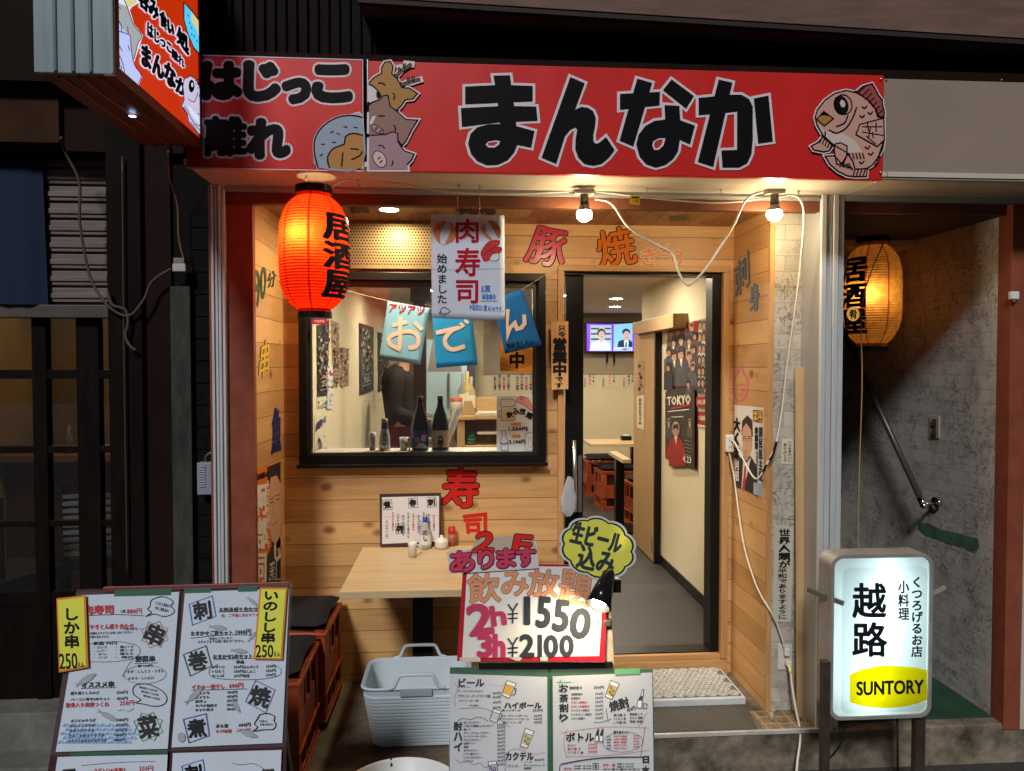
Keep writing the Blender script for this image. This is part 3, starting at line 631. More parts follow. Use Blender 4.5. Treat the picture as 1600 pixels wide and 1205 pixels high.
# ================================================================ the dark shop to the left
NB = thing('neighbouring_shop', 'dark old timber shop on the left with raised shutter and lattice glass door', 'building', (-1.8, 3.6, 0))
NX = -3.3
def nx(px, Y, py=600): return PY(px, py, Y).x
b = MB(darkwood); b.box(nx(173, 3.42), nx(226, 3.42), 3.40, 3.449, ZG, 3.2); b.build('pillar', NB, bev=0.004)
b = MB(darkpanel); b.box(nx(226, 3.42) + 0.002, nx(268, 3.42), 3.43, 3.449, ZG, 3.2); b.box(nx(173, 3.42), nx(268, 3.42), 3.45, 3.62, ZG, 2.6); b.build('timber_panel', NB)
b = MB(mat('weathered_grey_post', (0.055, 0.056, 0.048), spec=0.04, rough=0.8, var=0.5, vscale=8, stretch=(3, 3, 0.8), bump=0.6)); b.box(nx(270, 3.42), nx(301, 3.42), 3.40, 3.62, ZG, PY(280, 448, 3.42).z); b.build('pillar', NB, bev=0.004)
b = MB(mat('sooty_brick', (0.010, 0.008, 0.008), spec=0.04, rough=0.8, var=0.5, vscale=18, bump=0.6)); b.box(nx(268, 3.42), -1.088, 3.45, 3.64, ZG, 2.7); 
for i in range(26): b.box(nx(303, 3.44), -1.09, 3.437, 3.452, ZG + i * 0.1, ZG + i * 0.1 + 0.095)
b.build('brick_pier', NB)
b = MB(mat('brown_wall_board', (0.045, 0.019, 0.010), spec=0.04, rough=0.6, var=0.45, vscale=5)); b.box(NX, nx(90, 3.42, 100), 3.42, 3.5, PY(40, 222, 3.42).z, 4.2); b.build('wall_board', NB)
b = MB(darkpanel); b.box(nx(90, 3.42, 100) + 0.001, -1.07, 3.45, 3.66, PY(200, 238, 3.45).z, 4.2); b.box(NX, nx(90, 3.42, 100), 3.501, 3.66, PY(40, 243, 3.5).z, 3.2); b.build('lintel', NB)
Ysh = 3.58
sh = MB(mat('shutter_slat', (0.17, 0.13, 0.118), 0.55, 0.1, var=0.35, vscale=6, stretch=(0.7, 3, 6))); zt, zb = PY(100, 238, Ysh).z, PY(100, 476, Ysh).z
for i in range(9):
    a = zt - (zt - zb) * i / 9; d = (zt - zb) / 9
    sh.box(NX, nx(171, Ysh), Ysh, Ysh + 0.02, a - d + 0.012, a); sh.box(NX, nx(171, Ysh), Ysh - 0.008, Ysh + 0.01, a - d * 0.62, a - d * 0.32)
sh.box(NX, nx(171, Ysh), Ysh + 0.021, Ysh + 0.03, zb, zt); SH = sh.build('shutter', NB, bev=0.003)  # unseen backing added behind the slats to block light leaking between them
b = MB(mat('shutter_bar', (0.09, 0.075, 0.065), 0.5, 0.2, var=0.3)); b.box(NX, nx(174, Ysh - 0.03), Ysh - 0.03, Ysh + 0.03, PY(100, 497, Ysh).z, PY(100, 477, Ysh).z); b.build('bottom_bar', SH, bev=0.004)
Yd = 3.60
def dz(py): return PY(100, py, Yd).z
ld = MB(darkwood)
for (a, c) in ((52, 74), (121, 156), (-60, -40)): ld.box(nx(a, Yd, 700), nx(c, Yd, 700), Yd, Yd + 0.05, ZG + 0.05, dz(497))
for (a, c) in ((578, 592), (697, 708), (814, 823), (925, 946)): ld.box(NX, nx(176, Yd), Yd + 0.004, Yd + 0.046, dz(c), dz(a))
ld.box(NX, nx(176, Yd), Yd + 0.01, Yd + 0.04, dz(1092), dz(946))
LD = ld.build('lattice_door', NB, bev=0.002)
pg = MB(GLASS); pg.box(NX, nx(176, Yd), Yd + 0.024, Yd + 0.027, dz(925), dz(497)); pg.build('pane', LD)
b = MB(mat('grey_footing', (0.16, 0.16, 0.14), 0.8, var=0.4, vscale=9)); b.box(NX, nx(176, 3.5), 3.46, 3.7, ZG, dz(1092)); b.box(NX, -1.06, 3.30, 3.46, ZG, 0.05); b.build('footing', NB, bev=0.006)
# its dim room
b = MB(mat('dim_room_wall', (0.20, 0.14, 0.08), 0.8, var=0.4, vscale=2)); b.box(NX - 0.1, NX, 3.6, 6.4, -0.1, 2.7); b.box(NX, -0.96, 6.3, 6.4, -0.1, 2.7); b.box(-1.0, -0.96, 4.0, 6.3, -0.1, 2.7); b.box(NX, -0.96, 3.63, 6.4, 2.6, 2.7); b.box(NX, -0.96, 3.65, 6.4, -0.1, 0.1); b.build('room_shell', NB)
pl = MB(emi('dim_pendant_glow', (1.0, 0.66, 0.30), 90.0)); pl.lathe([(0.0, 0), (0.07, 0.02), (0.09, 0.07), (0.05, 0.12)], (-2.35, 5.1, 2.12), 16); pl.m(blackm); pl.tube([(-2.35, 5.1, 2.24), (-2.35, 5.1, 2.6)], 0.006, 6); pl.build('pendant_lamp', NB)

# furniture and clutter seen through the lattice door
def wicker_chair(x, y, rz, label):
    t = thing('wicker_chair', label, 'chair', (x, y, 0.1), 'pale slatted chairs in the dark shop')
    m = mat('pale_slats', (0.30, 0.32, 0.34), 0.6); c = math.cos(rz); s_ = math.sin(rz)
    def R(px, py, pz): return Vector((x + px * c - py * s_, y + px * s_ + py * c, 0.1 + pz * 1.22))
    w = MB(m)
    for i in range(9): w.bar(R(-0.2, 0.2, 0.48 + i * 0.035), R(0.2, 0.2, 0.48 + i * 0.035), 0.012, 0.022)
    w.build('backrest', t)
    w = MB(mat('dark_cushion', (0.02, 0.02, 0.025), 0.8)); w.hexa([R(-0.22, -0.2, 0.46), R(0.22, -0.2, 0.46), R(0.22, -0.2, 0.40), R(-0.22, -0.2, 0.40), R(-0.22, 0.2, 0.46), R(0.22, 0.2, 0.46), R(0.22, 0.2, 0.40), R(-0.22, 0.2, 0.40)]); w.build('seat', t, bev=0.01)
    for a in (-1, 1):
        for d in (-1, 1):
            w = MB(darkwood); w.bar(R(0.19 * a, 0.18 * d, 0), R(0.19 * a, 0.18 * d, 0.4 if d < 0 else 0.82), 0.03, 0.03); w.build('leg', t)
wicker_chair(-2.52, 4.30, 2.7, 'pale slatted chair behind the glass of the lattice door, left of the mullion')
wicker_chair(-2.16, 4.72, 3.3, 'pale slatted chair behind the lattice door, right of the mullion')
t = thing('bar_counter', 'dark counter with bottles at the back of the dim shop', 'counter', (-2.4, 5.7, 0.1))
w = MB(mat('counter_wood', (0.10, 0.05, 0.025), 0.5, var=0.3)); w.box(NX, -1.5, 5.6, 5.75, 0.1, 1.1); w.build('front', t)
w = MB(mat('counter_top', (0.16, 0.09, 0.05), 0.4)); w.box(NX, -1.5, 5.5, 5.95, 1.1, 1.15); w.build('top', t, bev=0.004)
for i in range(9):
    x = -3.05 + i * 0.17; q = MB(mat('old_bottle_%d' % (i % 3), ((0.05, 0.03, 0.01), (0.10, 0.08, 0.06), (0.12, 0.04, 0.02))[i % 3], 0.25))
    h = random.uniform(0.2, 0.3); q.lathe([(0.0, 0), (0.035, 0), (0.035, h * 0.6), (0.012, h * 0.75), (0.012, h), (0, h)], (x, 5.7 + random.uniform(-.05, .05), 1.15), 12)
    tag(q.build('bottle'), 'bottle on the counter of the dim shop left of the red lantern', 'bottle', 'bottles on the dim counter')
# blue cloth curtain
t = thing('shop_curtain', 'plain navy blue cloth curtain hanging over the shutter of the dark shop', 'curtain', (-2.2, 3.45, 1.9))
w = MB(mat('navy_cloth', (0.010, 0.018, 0.042), 0.85, var=0.15, vscale=60)); w.smooth = True
xa, xb, za, zb = NX, nx(67, 3.54, 360), PY(40, 246, 3.54).z, PY(40, 476, 3.54).z
cols = 60
for i in range(cols + 1):
    x = xa + (xb - xa) * i / cols; dy = 0.012 * math.sin(i * 0.55) * 1.0 + 0.006 * math.sin(i * 1.3)
    w.add([(x, 3.54 + dy * 0.3, za), (x + 0.01 * (i / cols), 3.54 + dy, zb)])
for i in range(cols): w.face((2 * i, 2 * i + 1, 2 * i + 3, 2 * i + 2))
w.build('cloth', t)
w = MB(darkwood); w.tube([(xa, 3.54, za), (xb, 3.54, za)], 0.012, 8); w.build('rod', t)
# cables on the dark shop
def cable(name, label, pts, r, m, cat='cable', n=6, sm=6):
    w = MB(m); w.tube(crom([PY(*p) for p in pts], sm), r, n); return tag(w.build(name), label, cat)
rope = mat('grubby_cable', (0.07, 0.055, 0.045), 0.7)
o = cable('cable', 'dark cable slung across the shutter and knotted at the timber pillar', [(95, 215, 3.33), (103, 240, 3.40), (124, 285, 3.42), (125, 350, 3.42), (140, 430, 3.42), (162, 470, 3.37), (185, 490, 3.37), (205, 492, 3.37), (225, 468, 3.37), (238, 440, 3.37), (268, 420, 3.37)], 0.006, rope)
cable('cable', 'thin brown cable dropping from the projecting sign to a white connector', [(263, 236, 3.2), (266, 280, 3.3), (277, 320, 3.36), (279, 370, 3.36), (287, 405, 3.36)], 0.004, mat('brown_cable', (0.16, 0.08, 0.04), 0.6))
cable('cord', 'loose knotted cord ends hanging on the timber pillar', [(168, 455, 3.37), (172, 470, 3.365), (178, 478, 3.36), (196, 485, 3.37), (200, 505, 3.37), (196, 525, 3.37), (203, 540, 3.37), (212, 548, 3.37)], 0.007, rope)
cable('pipe', 'thin straight pipe running down the timber pillar of the dark shop', [(191, 245, 3.38), (193, 480, 3.38), (196, 700, 3.38), (199, 900, 3.38)], 0.004, mat('dull_pipe', (0.10, 0.06, 0.05), 0.4, 0.4), 'pipe')
c = PY(282, 418, 3.37); t = thing('cable_connector', 'small white plastic connector joining cables above the weathered post', 'connector', c)
w = MB(mat('dirty_white_plastic', (0.42, 0.40, 0.36), 0.5)); w.box(c.x - 0.028, c.x + 0.028, 3.35, 3.39, c.z - 0.02, c.z + 0.015); w.build('plug', t, bev=0.004); w = MB(mat('grey_plastic', (0.18, 0.17, 0.15), 0.5)); w.box(c.x - 0.024, c.x + 0.022, 3.352, 3.388, c.z + 0.0155, c.z + 0.04); w.build('cap', t, bev=0.003)
c = PY(322, 747, 3.40); t = thing('padlocked_key_box', 'small blue grey louvred box hanging by the white post', 'box', c)
w = MB(mat('blue_grey_plastic', (0.22, 0.25, 0.31), 0.45)); w.box(c.x - 0.032, c.x + 0.032, 3.375, 3.43, c.z - 0.072, c.z + 0.072); w.build('case', t, bev=0.005)
w = MB(mat('pale_rib', (0.36, 0.38, 0.42), 0.5))
for i in range(9): w.box(c.x - 0.022, c.x + 0.006, 3.370, 3.3765, c.z - 0.035 + i * 0.011, c.z - 0.031 + i * 0.011)
w.build('louvre', t); w = MB(steel); w.tube(crom([(c.x + 0.0, 3.40, c.z + 0.07), (c.x + 0.0, 3.40, c.z + 0.10), (c.x + 0.03, 3.40, c.z + 0.115), (c.x + 0.05, 3.40, c.z + 0.10)], 4), 0.004, 6); w.build('hook', t)

# ================================================================ signs over the porch
SGN = Vector((0, -1, 0))
redp = mat('red_sign_vinyl', (0.60, 0.020, 0.016), 0.34, var=0.16, vscale=2.2, stretch=(1.6, 1, 0.7), spec=0.3)
art = dict(tan=mat('sign_tan', (0.396, 0.194, 0.043), 0.4), pinkbrown=mat('sign_pinkbrown', (0.288, 0.151, 0.122), 0.4), pink=mat('sign_pink', (0.360, 0.216, 0.238), 0.4),
    fish=mat('sign_fish_pink', (0.56, 0.30, 0.235), 0.4), fishpale=mat('sign_fish_pale', (0.60, 0.47, 0.41), 0.4), horn=mat('sign_antler', (0.122, 0.072, 0.025), 0.4),
    wh=mat('sign_white', (0.68, 0.60, 0.62), 0.4), bk=mat('sign_black', (0.007, 0.006, 0.007), 0.45, spec=0.06), blue=mat('sign_pale_blue', (0.288, 0.346, 0.432), 0.4), orange=mat('sign_orange', (0.446, 0.202, 0.050), 0.4), redspot=mat('sign_dark_red', (0.324, 0.072, 0.065), 0.4))
# --- まんなか board
S2 = thing('shop_sign', 'long red sign board with four big black characters and a pink fish', 'sign', (0.68, YS, 2.56))
w = MB(redp); x0, x1 = -0.356, 1.733
w.box(x0, x1, YS, YS + 0.028, 2.56, 2.985); w.build('panel', S2, bev=0.003)
w = MB(alu2); w.box(x0 - 0.004, x0 - 0.0005, YS - 0.002, YS + 0.028, 2.556, 2.99); w.build('edge_strip', S2)
I = Ink((0, YS, 0), SGN, 0.0008, 0.0002)
def z4(L): return [(690 + x / 5.926, 100 + y / 5.926) for x, y in L]
def z5(L): return [(950 + x / 5.926, 100 + y / 5.926) for x, y in L]
KANA = [
 (z4([(218, 213), (490, 200), (650, 200), (842, 207), (842, 345), (218, 372)]), []),
 (z4([(178, 412), (520, 395), (668, 393), (875, 398), (887, 525), (545, 540), (188, 582)]), []),
 (z4([(480, 112), (632, 108), (668, 380), (690, 560), (703, 740), (545, 745), (540, 560), (520, 380)]), []),
 (z4([(545, 558), (430, 562), (330, 590), (268, 650), (245, 740), (270, 830), (330, 900), (420, 938), (520, 932), (610, 890), (670, 820), (702, 740), (600, 660)]), [z4([(545, 712), (500, 704), (430, 715), (402, 745), (430, 775), (490, 778), (530, 750)])]),
 (z4([(640, 565), (858, 625), (828, 775), (640, 735)]), []),
 (z4([(1190, 125), (1322, 182), (1232, 428), (1290, 402), (1350, 408), (1400, 440), (1425, 500), (1420, 570), (1402, 660), (1405, 720), (1425, 742), (1455, 735), (1520, 680), (1600, 800), (1545, 870), (1480, 925), (1400, 942), (1320, 925), (1265, 870), (1235, 790), (1240, 690), (1255, 610), (1235, 588), (1190, 610), (1140, 670), (1060, 925), (925, 868)]), []),
 (z5([(108, 282), (478, 262), (475, 383), (108, 425)]), []),
 (z5([(268, 140), (405, 180), (232, 765), (105, 710)]), []),
 (z5([(585, 148), (790, 300), (720, 415), (507, 245)]), []),
 (z5([(520, 385), (658, 393), (667, 560), (662, 700), (530, 700), (525, 520)]), []),
 (z5([(540, 518), (430, 530), (340, 580), (280, 660), (258, 750), (290, 860), (350, 930), (440, 960), (530, 935), (600, 880), (645, 810), (662, 700), (620, 600)]), [z5([(530, 685), (470, 685), (415, 715), (405, 760), (425, 800), (465, 800), (510, 760)])]),
 (z5([(620, 510), (800, 575), (755, 745), (620, 685)]), []),
 (z5([(1020, 150), (1147, 178), (970, 955), (828, 908)]), []),
 (z5([(835, 320), (1130, 290), (1230, 290), (1300, 330), (1335, 400), (1335, 700), (1325, 830), (1285, 920), (1210, 960), (1055, 960), (1045, 805), (1190, 800), (1190, 440), (1080, 455), (835, 475)]), []),
 (z5([(1345, 325), (1480, 298), (1520, 720), (1385, 738)]), [])]
for P_, H_ in KANA:
    I.line(P_, 8.5, art['wh'], closed=True)
    for h in H_: I.line(h, 6.0, art['wh'], closed=True)
    I.up()
for P_, H_ in KANA: I.poly(P_, art['bk'], H_); I.up()
# animals peeping in from the left end
def z7(L): return [(570 + x / 6.02, 80 + y / 6.02) for x, y in L]
deer = z7([(45, 300), (90, 255), (160, 215), (160, 160), (190, 112), (240, 105), (268, 150), (255, 220), (310, 270), (350, 350), (420, 355), (498, 405), (455, 455), (380, 465), (345, 520), (300, 560), (42, 560)])
boar = z7([(42, 500), (130, 470), (180, 425), (220, 425), (240, 525), (300, 570), (390, 650), (498, 655), (440, 750), (415, 800), (385, 860), (350, 890), (300, 830), (42, 800)])
pig = z7([(42, 800), (200, 790), (260, 765), (310, 780), (312, 855), (345, 910), (375, 945), (465, 975), (440, 1030), (400, 1070), (405, 1118), (42, 1118)])
for A in (deer, boar, pig): I.line(A, 6.5, art['wh'], closed=True)
for A in (z7([(290, 250), (340, 190), (330, 160), (385, 150), (390, 125), (440, 130)]), z7([(345, 325), (400, 300), (440, 300), (520, 275)])): I.line(A, 9.5, art['wh'])
I.up()
for A, wd in ((z7([(290, 250), (340, 195), (400, 160), (432, 135)]), 4.6), (z7([(335, 195), (322, 170)]), 3.6), (z7([(375, 170), (372, 132)]), 3.6), (z7([(345, 325), (420, 300), (510, 275)]), 4.6), (z7([(412, 300), (408, 262)]), 3.6), (z7([(455, 290), (455, 250)]), 3.6)):
    I.line(A, wd + 1.6, art['bk'], cap=0.3); I.up(); I.line(A, wd - 0.6, art['horn'], cap=0.2); I.up(-1)
I.up(2)
I.poly(deer, art['tan']); I.up(); I.poly(z7([(42, 320), (90, 345), (135, 420), (110, 470), (42, 490)]), art['wh']); I.up()
I.line(deer[:-1], 2.0, art['bk']); I.up(); I.poly(boar, art['pinkbrown']); I.up(); I.line(boar[:-1], 2.0, art['bk']); I.up(); I.poly(pig, art['pink']); I.up(); I.line(pig[:-2], 2.0, art['bk']); I.up()
for A in ([(135, 308), (165, 308), (190, 325)], [(270, 405), (282, 430), (275, 458)], [(135, 617), (185, 615)], [(275, 705), (290, 730), (285, 755)], [(135, 895), (165, 895), (185, 918)], [(265, 1040), (265, 1060), (255, 1082)], [(42, 318), (90, 345), (135, 395)], [(50, 510), (70, 490), (110, 475)]): I.line(z7(A), 2.0, art['bk'], sm=3)
I.poly(z7([(108, 395), (140, 390), (160, 425), (135, 450), (112, 440)]), art['bk']); I.poly(z7([(50, 670), (75, 620), (108, 615), (75, 690), (50, 700)]), art['wh'])
q = z7([(120, 740)])[0]; I.ell(*q, 12, 5.5, art['bk'], 32); q2 = z7([(142, 1022)])[0]; I.ell(*q2, 14.5, 10, art['bk'], 60); I.up(); I.ell(*q, 10.7, 4.3, art['pink'], 32); I.ell(*q2, 13.2, 8.7, art['fishpale'], 60); I.up()
for A in ([(105, 745), (118, 725)], [(145, 770), (160, 752)], [(128, 1020), (145, 1005)], [(148, 1055), (165, 1035)]): I.line(z7(A), 2.0, art['bk'])
# pink fish at the right end
def z8(L): return [(1250 + x / 6.693, 110 + y / 6.693) for x, y in L]
body = z8([(145, 500), (170, 420), (250, 320), (350, 250), (470, 220), (580, 245), (700, 320), (780, 420), (815, 500), (862, 520), (865, 740), (850, 830), (800, 920), (740, 1000), (680, 1035), (560, 1040), (540, 960), (480, 870), (340, 790), (230, 690), (165, 580)])
fin = z8([(575, 235), (640, 180), (740, 150), (770, 200), (800, 260), (845, 320), (850, 390), (868, 440), (865, 490), (800, 500), (770, 410), (690, 315)])
tailf = z8([(225, 700), (180, 760), (105, 800), (130, 840), (230, 860), (290, 850), (330, 795)])
low = z8([(250, 905), (300, 990), (380, 1060), (480, 1110), (560, 1118), (680, 1118), (690, 1035), (560, 1040), (540, 960), (490, 880), (420, 985), (345, 900)])
belly = z8([(350, 780), (345, 850), (370, 990), (440, 985), (475, 900), (480, 800), (410, 765)])
for A in (body, fin, tailf, low): I.line(A, 6.0, art['wh'], closed=True)
I.up()
for A, m in ((fin, art['redspot']), (tailf, art['fish']), (low, art['fish']), (body, art['fish'])): I.poly(A, m); I.up()
I.poly(z8([(170, 560), (240, 640), (420, 660), (560, 740), (640, 860), (480, 870), (340, 790), (230, 690)]), art['fishpale']); I.up()
I.poly(belly, art['fish']); I.up()
for A in (body, fin, tailf, low, belly): I.line(A, 2.2, art['bk'], closed=True)
for i in range(7):
    a, c2 = (600 + i * 36, 240 + i * 36), (680 + i * 27, 165 + i * 44); I.line(z8([a, c2]), 1.8, art['bk'])
ex, ey = z8([(415, 375)])[0]; I.up(); I.ell(ex, ey, 11.5, 15.5, art['bk'], -15); I.ring(ex + 4, ey - 1, 13, 15.5, 2.0, art['bk'], -15); I.up(); I.ell(ex + 2.5, ey - 2.5, 4, 6, art['fishpale'], -15)
lip = z8([(160, 520), (235, 440), (335, 515), (240, 590)]); I.poly(lip, art['tan']); I.poly(z8([(180, 490), (235, 440), (320, 495), (235, 480)]), art['redspot']); I.up(); I.line(lip, 2.1, art['bk'], closed=True)
for A in ([(575, 400), (540, 500), (470, 610), (370, 665), (295, 635)], [(485, 485), (450, 560), (370, 595)], [(250, 655), (250, 690)]): I.line(z8(A), 2.4, art['bk'], sm=3)
pf = z8([(610, 575), (860, 510), (866, 740), (790, 805), (570, 680)]); I.poly(pf, art['fish']); I.up(); I.line(pf, 2.2, art['bk'], closed=True)
for A in ([(640, 600), (840, 600)], [(640, 655), (850, 690)], [(680, 700), (770, 775)], [(690, 565), (700, 640)], [(780, 560), (780, 650)], [(720, 610), (700, 720)], [(740, 660), (750, 710)]): I.line(z8(A), 2.0, art['bk'])
for a, b_ in ((660, 400), (720, 460), (635, 495), (690, 820), (725, 885), (630, 975)): I.line(z8([(a - 22, b_ - 8), (a, b_ + 8), (a + 22, b_ - 16)]), 2.2, art['bk'], sm=3)
for i in range(5): I.line(z8([(500 + i * 35, 880), (515 + i * 35, 930)]), 2.0, art['bk']); I.line(z8([(215 + i * 26, 710 + i * 18), (195 + i * 26, 760 + i * 18)]), 1.8, art['bk'])
for i in range(4): I.line(z8([(400 + i * 40, 1010 + i * 8), (500 + i * 12, 985 + i * 20)]), 2.0, art['bk']); I.line(z8([(560 + i * 35, 1050), (540 + i * 35, 1110)]), 2.0, art['bk'])
for i in range(6): I.line(z8([(770 + i * 15, 990 - i * 40), (810 + i * 9, 950 - i * 40)]), 2.0, art['bk'])
I.build('lettering', S2)
sc_ = MB(steel)
for px, py in ((1376, 124), (1376, 270)): sc_.ball(PY(px, py, YS - 0.002), 0.006, 8)
sc_.build('screw', S2)
# --- はじっこ離れ board
S1 = thing('shop_sign', 'shorter red sign board with two lines of black lettering and a blue ball', 'sign', (-0.7, YS, 2.56))
w = MB(redp); w.box(-1.05, -0.379, YS, YS + 0.028, 2.56, 2.985); w.build('panel', S1, bev=0.003)
w = MB(art['wh']); w.box(-1.05, -0.379, YS - 0.0015, YS + 0.001, 2.9855, 2.989); w.box(-1.05, -0.379, YS - 0.0015, YS + 0.001, 2.556, 2.5595); w.box(-0.3785, -0.3755, YS - 0.0015, YS + 0.02, 2.556, 2.989); w.build('edge_strip', S1)
I = Ink((0, YS, 0), SGN, 0.0008, 0.0002)
row = (('は', 318, 101, 374, 152), ('じ', 385, 100, 434, 154), ('っ', 445, 127, 481, 158), ('こ', 492, 106, 546, 156), ('離', 322, 184, 384, 242), ('れ', 390, 190, 449, 244))
for ch, a, c, d, e in row: I.T(ch, a, c, d, e, art['wh'], 9.0 if ch != '離' else 6.6)
I.up(6)
for ch, a, c, d, e in row: I.T(ch, a, c, d, e, art['bk'], 5.6 if ch != '離' else 3.2)
I.up(8)
ball = [(497, 262), (491, 235), (494, 213), (508, 195), (528, 184), (548, 181), (566, 184), (566, 262)]
I.line(ball, 4, art['wh'], sm=3); I.up(); I.poly(ball, art['blue'], sm=3); I.up(); I.line(ball[:-1], 2.5, art['bk'], sm=3); I.up()
do = [(566, 212), (552, 209), (540, 214), (538, 226), (522, 232), (512, 246), (515, 262), (566, 262)]; I.poly(do, art['orange'], sm=2); I.up(); I.line(do[:-1], 2.4, art['bk'], sm=2)
for a, c, r_ in ((540, 199, 5), (556, 200, 5), (519, 207, -20), (529, 210, 30), (505, 226, 0), (522, 223, 10), (502, 243, -40)): I.line([(a - 2.2 * math.cos(rad(r_)), c - 2.2 * math.sin(rad(r_))), (a + 2.2 * math.cos(rad(r_)), c + 2.2 * math.sin(rad(r_)))], 1.8, art['bk'])
for A in ([(536, 240), (534, 260)], [(549, 233), (560, 234)], [(550, 250), (562, 244), (566, 238)]): I.line(A, 2.4, art['bk'], sm=3)
I.build('lettering', S1)
# --- blank beige panel
S3 = thing('blank_fascia_panel', 'blank beige fascia panel with corner screws, right of the red sign', 'panel', (2.6, YS, 2.57))
w = MB(mat('blank_beige', (0.29, 0.215, 0.165), 0.5, var=0.1, vscale=2)); w.box(1.739, 4.0, YS + 0.008, YS + 0.03, 2.565, 2.975); w.build('panel', S3, bev=0.002)
w = MB(brassm)
for px, py in ((1385, 125), (1565, 125), (1385, 275), (1556, 276)): w.ball(PY(px, py, YS + 0.006), 0.005, 8)
w.build('screw', S3)
# --- projecting light box
PJ = thing('projecting_sign', 'lit projecting box sign with ribbed silver end and red picture side, high on the left', 'sign', (-1.16, 2.6, 2.67))
xr, xl, yn, yf, zb, ztp = -0.988, -1.210, 2.222, 2.945, 2.634, 3.45
w = MB(mat('silver_ribbed_metal', (0.20, 0.25, 0.27), 0.4, 0.15, var=0.15, vscale=6, stretch=(6, 6, 0.5)))
w.box(xl, xr, yn, yn + 0.019, zb, ztp); w.smooth = True
for f_ in (0.27, 0.49, 0.71): w.tube([(xl + (xr - xl) * f_, yn, zb + 0.003), (xl + (xr - xl) * f_, yn, ztp)], 0.006, 10)
w.smooth = False; w.box(xr - 0.006, xr - 0.001, yn - 0.004, yn, zb + 0.002, ztp)
w.build('end_panel', PJ, bev=0.002)
w = MB(mat('sign_case', (0.16, 0.075, 0.045), 0.4, 0.3, var=0.2)); w.box(xl, xr - 0.012, yn + 0.02, yf, zb + 0.004, ztp)
for i in range(3): w.box(xl + 0.05 + i * 0.055, xl + 0.058 + i * 0.055, yn + 0.03, yf, zb - 0.004, zb + 0.005)
w.box(xr - 0.03, xr + 0.002, yn + 0.001, yf, zb - 0.006, zb + 0.028); w.box(xr - 0.03, xr + 0.002, yn + 0.001, yn + 0.03, zb + 0.0285, ztp); w.box(xr - 0.03, xr + 0.002, yf - 0.022, yf + 0.001, zb + 0.0285, ztp)
w.build('case', PJ, bev=0.002)
w = MB(emi('tiny_lamp', (0.4, 0.6, 1.0), 12)); w.disc(PZ(207, 182, zb - 0.005), 0.011, 12, (0, 0, -1)); w.build('indicator_lamp', PJ)
w = MB(emi('lit_red_face', (0.52, 0.028, 0.002), 1.0)); w.slab([(xr - 0.004, yn + 0.03, ztp), (xr - 0.004, yf - 0.022, ztp), (xr - 0.004, yf - 0.022, zb + 0.028), (xr - 0.004, yn + 0.03, zb + 0.028)], 0.006, (1, 0, 0)); w.build('face', PJ)
L_ = dict(wh=emi('lit_white', (0.70, 0.78, 0.98), 0.95), lav=emi('lit_lavender', (0.48, 0.56, 0.95), 0.95), gr=emi('lit_grey', (0.42, 0.47, 0.50), 0.8), ye=emi('lit_yellow', (0.75, 0.68, 0.30), 0.9), cy=emi('lit_cyan', (0.10, 0.62, 0.98), 0.95), bk=mat('backlit_black', (0.006, 0.008, 0.02), 0.4), pk=emi('lit_pinkish', (0.62, 0.58, 0.80), 0.9))
I = Ink((xr - 0.004, 0, 0), (1, 0, 0), 0.001, 0.0002)
def z6(L): return [(170 + x / 5.238, y / 5.238) for x, y in L]
I.poly(z6([(62, -60), (260, -60), (240, 25), (185, 60), (170, 85), (205, 200), (278, 290), (245, 390), (205, 510), (215, 545), (270, 630), (240, 700), (75, 590)]), L_['wh']); I.up()
I.poly(z6([(62, 20), (150, 55), (170, 110), (200, 205), (268, 290), (238, 350), (200, 490), (160, 380), (64, 300)]), L_['gr']); I.poly(z6([(120, -10), (235, -30), (225, 20), (150, 65)]), L_['ye']); I.up()
I.poly(z6([(64, 150), (100, 230), (150, 270), (180, 310), (175, 400), (200, 520), (265, 620), (235, 690), (75, 580)]), L_['lav']); I.up()
for A in ([(60, 45), (90, 70)], [(120, 0), (150, 65), (200, 205), (268, 290), (236, 350), (210, 460), (196, 490)], [(64, 150), (100, 215), (100, 260), (140, 275), (172, 300), (178, 390), (205, 530), (262, 615), (236, 685)], [(100, 262), (66, 255)], [(150, 220), (155, 280)], [(80, 375), (105, 415)], [(75, 440), (110, 520), (125, 600)], [(85, 510), (85, 550)], [(98, 540), (96, 575)], [(155, 375), (165, 410)]): I.line(z6(A), 1.2, L_['bk'], sm=3)
def q6(a, b2, c, d): return [tuple(z6([p])[0]) for p in (a, b2, c, d)]
TX = [('呑み', q6((240, -90), (400, 20), (395, 180), (243, 40)), 1.6), ('食い', q6((412, 70), (522, 190), (525, 310), (418, 200)), 1.5), ('処', q6((555, 205), (648, 310), (650, 455), (552, 345)), 1.5),
      ('はじっこ', q6((312, 180), (505, 365), (508, 440), (312, 290)), 1.1), ('離れ', q6((512, 395), (612, 480), (612, 560), (512, 470)), 0.9), ('まんな', q6((268, 355), (535, 560), (540, 735), (268, 525)), 2.0), ('か', q6((545, 620), (650, 690), (640, 800), (545, 745)), 1.8)]
for sx, q, bd in TX: I.T(sx, 0, 0, 1, 1, L_['wh'], bd + 1.9, quad=q)
I.up(3)
for sx, q, bd in TX: I.T(sx, 0, 0, 1, 1, L_['bk'], bd, quad=q)
I.up(3)
I.poly(z6([(603, 10), (680, 90), (745, 175), (745, 462), (690, 400), (640, 290), (605, 160)]), L_['bk']); I.up(); I.poly(z6([(612, 30), (680, 105), (743, 190), (743, 445), (690, 385), (645, 280), (612, 160)]), L_['cy']); I.up(); I.poly(z6([(668, 95), (743, 190), (743, 350), (715, 250), (670, 170)]), L_['ye']); I.up()
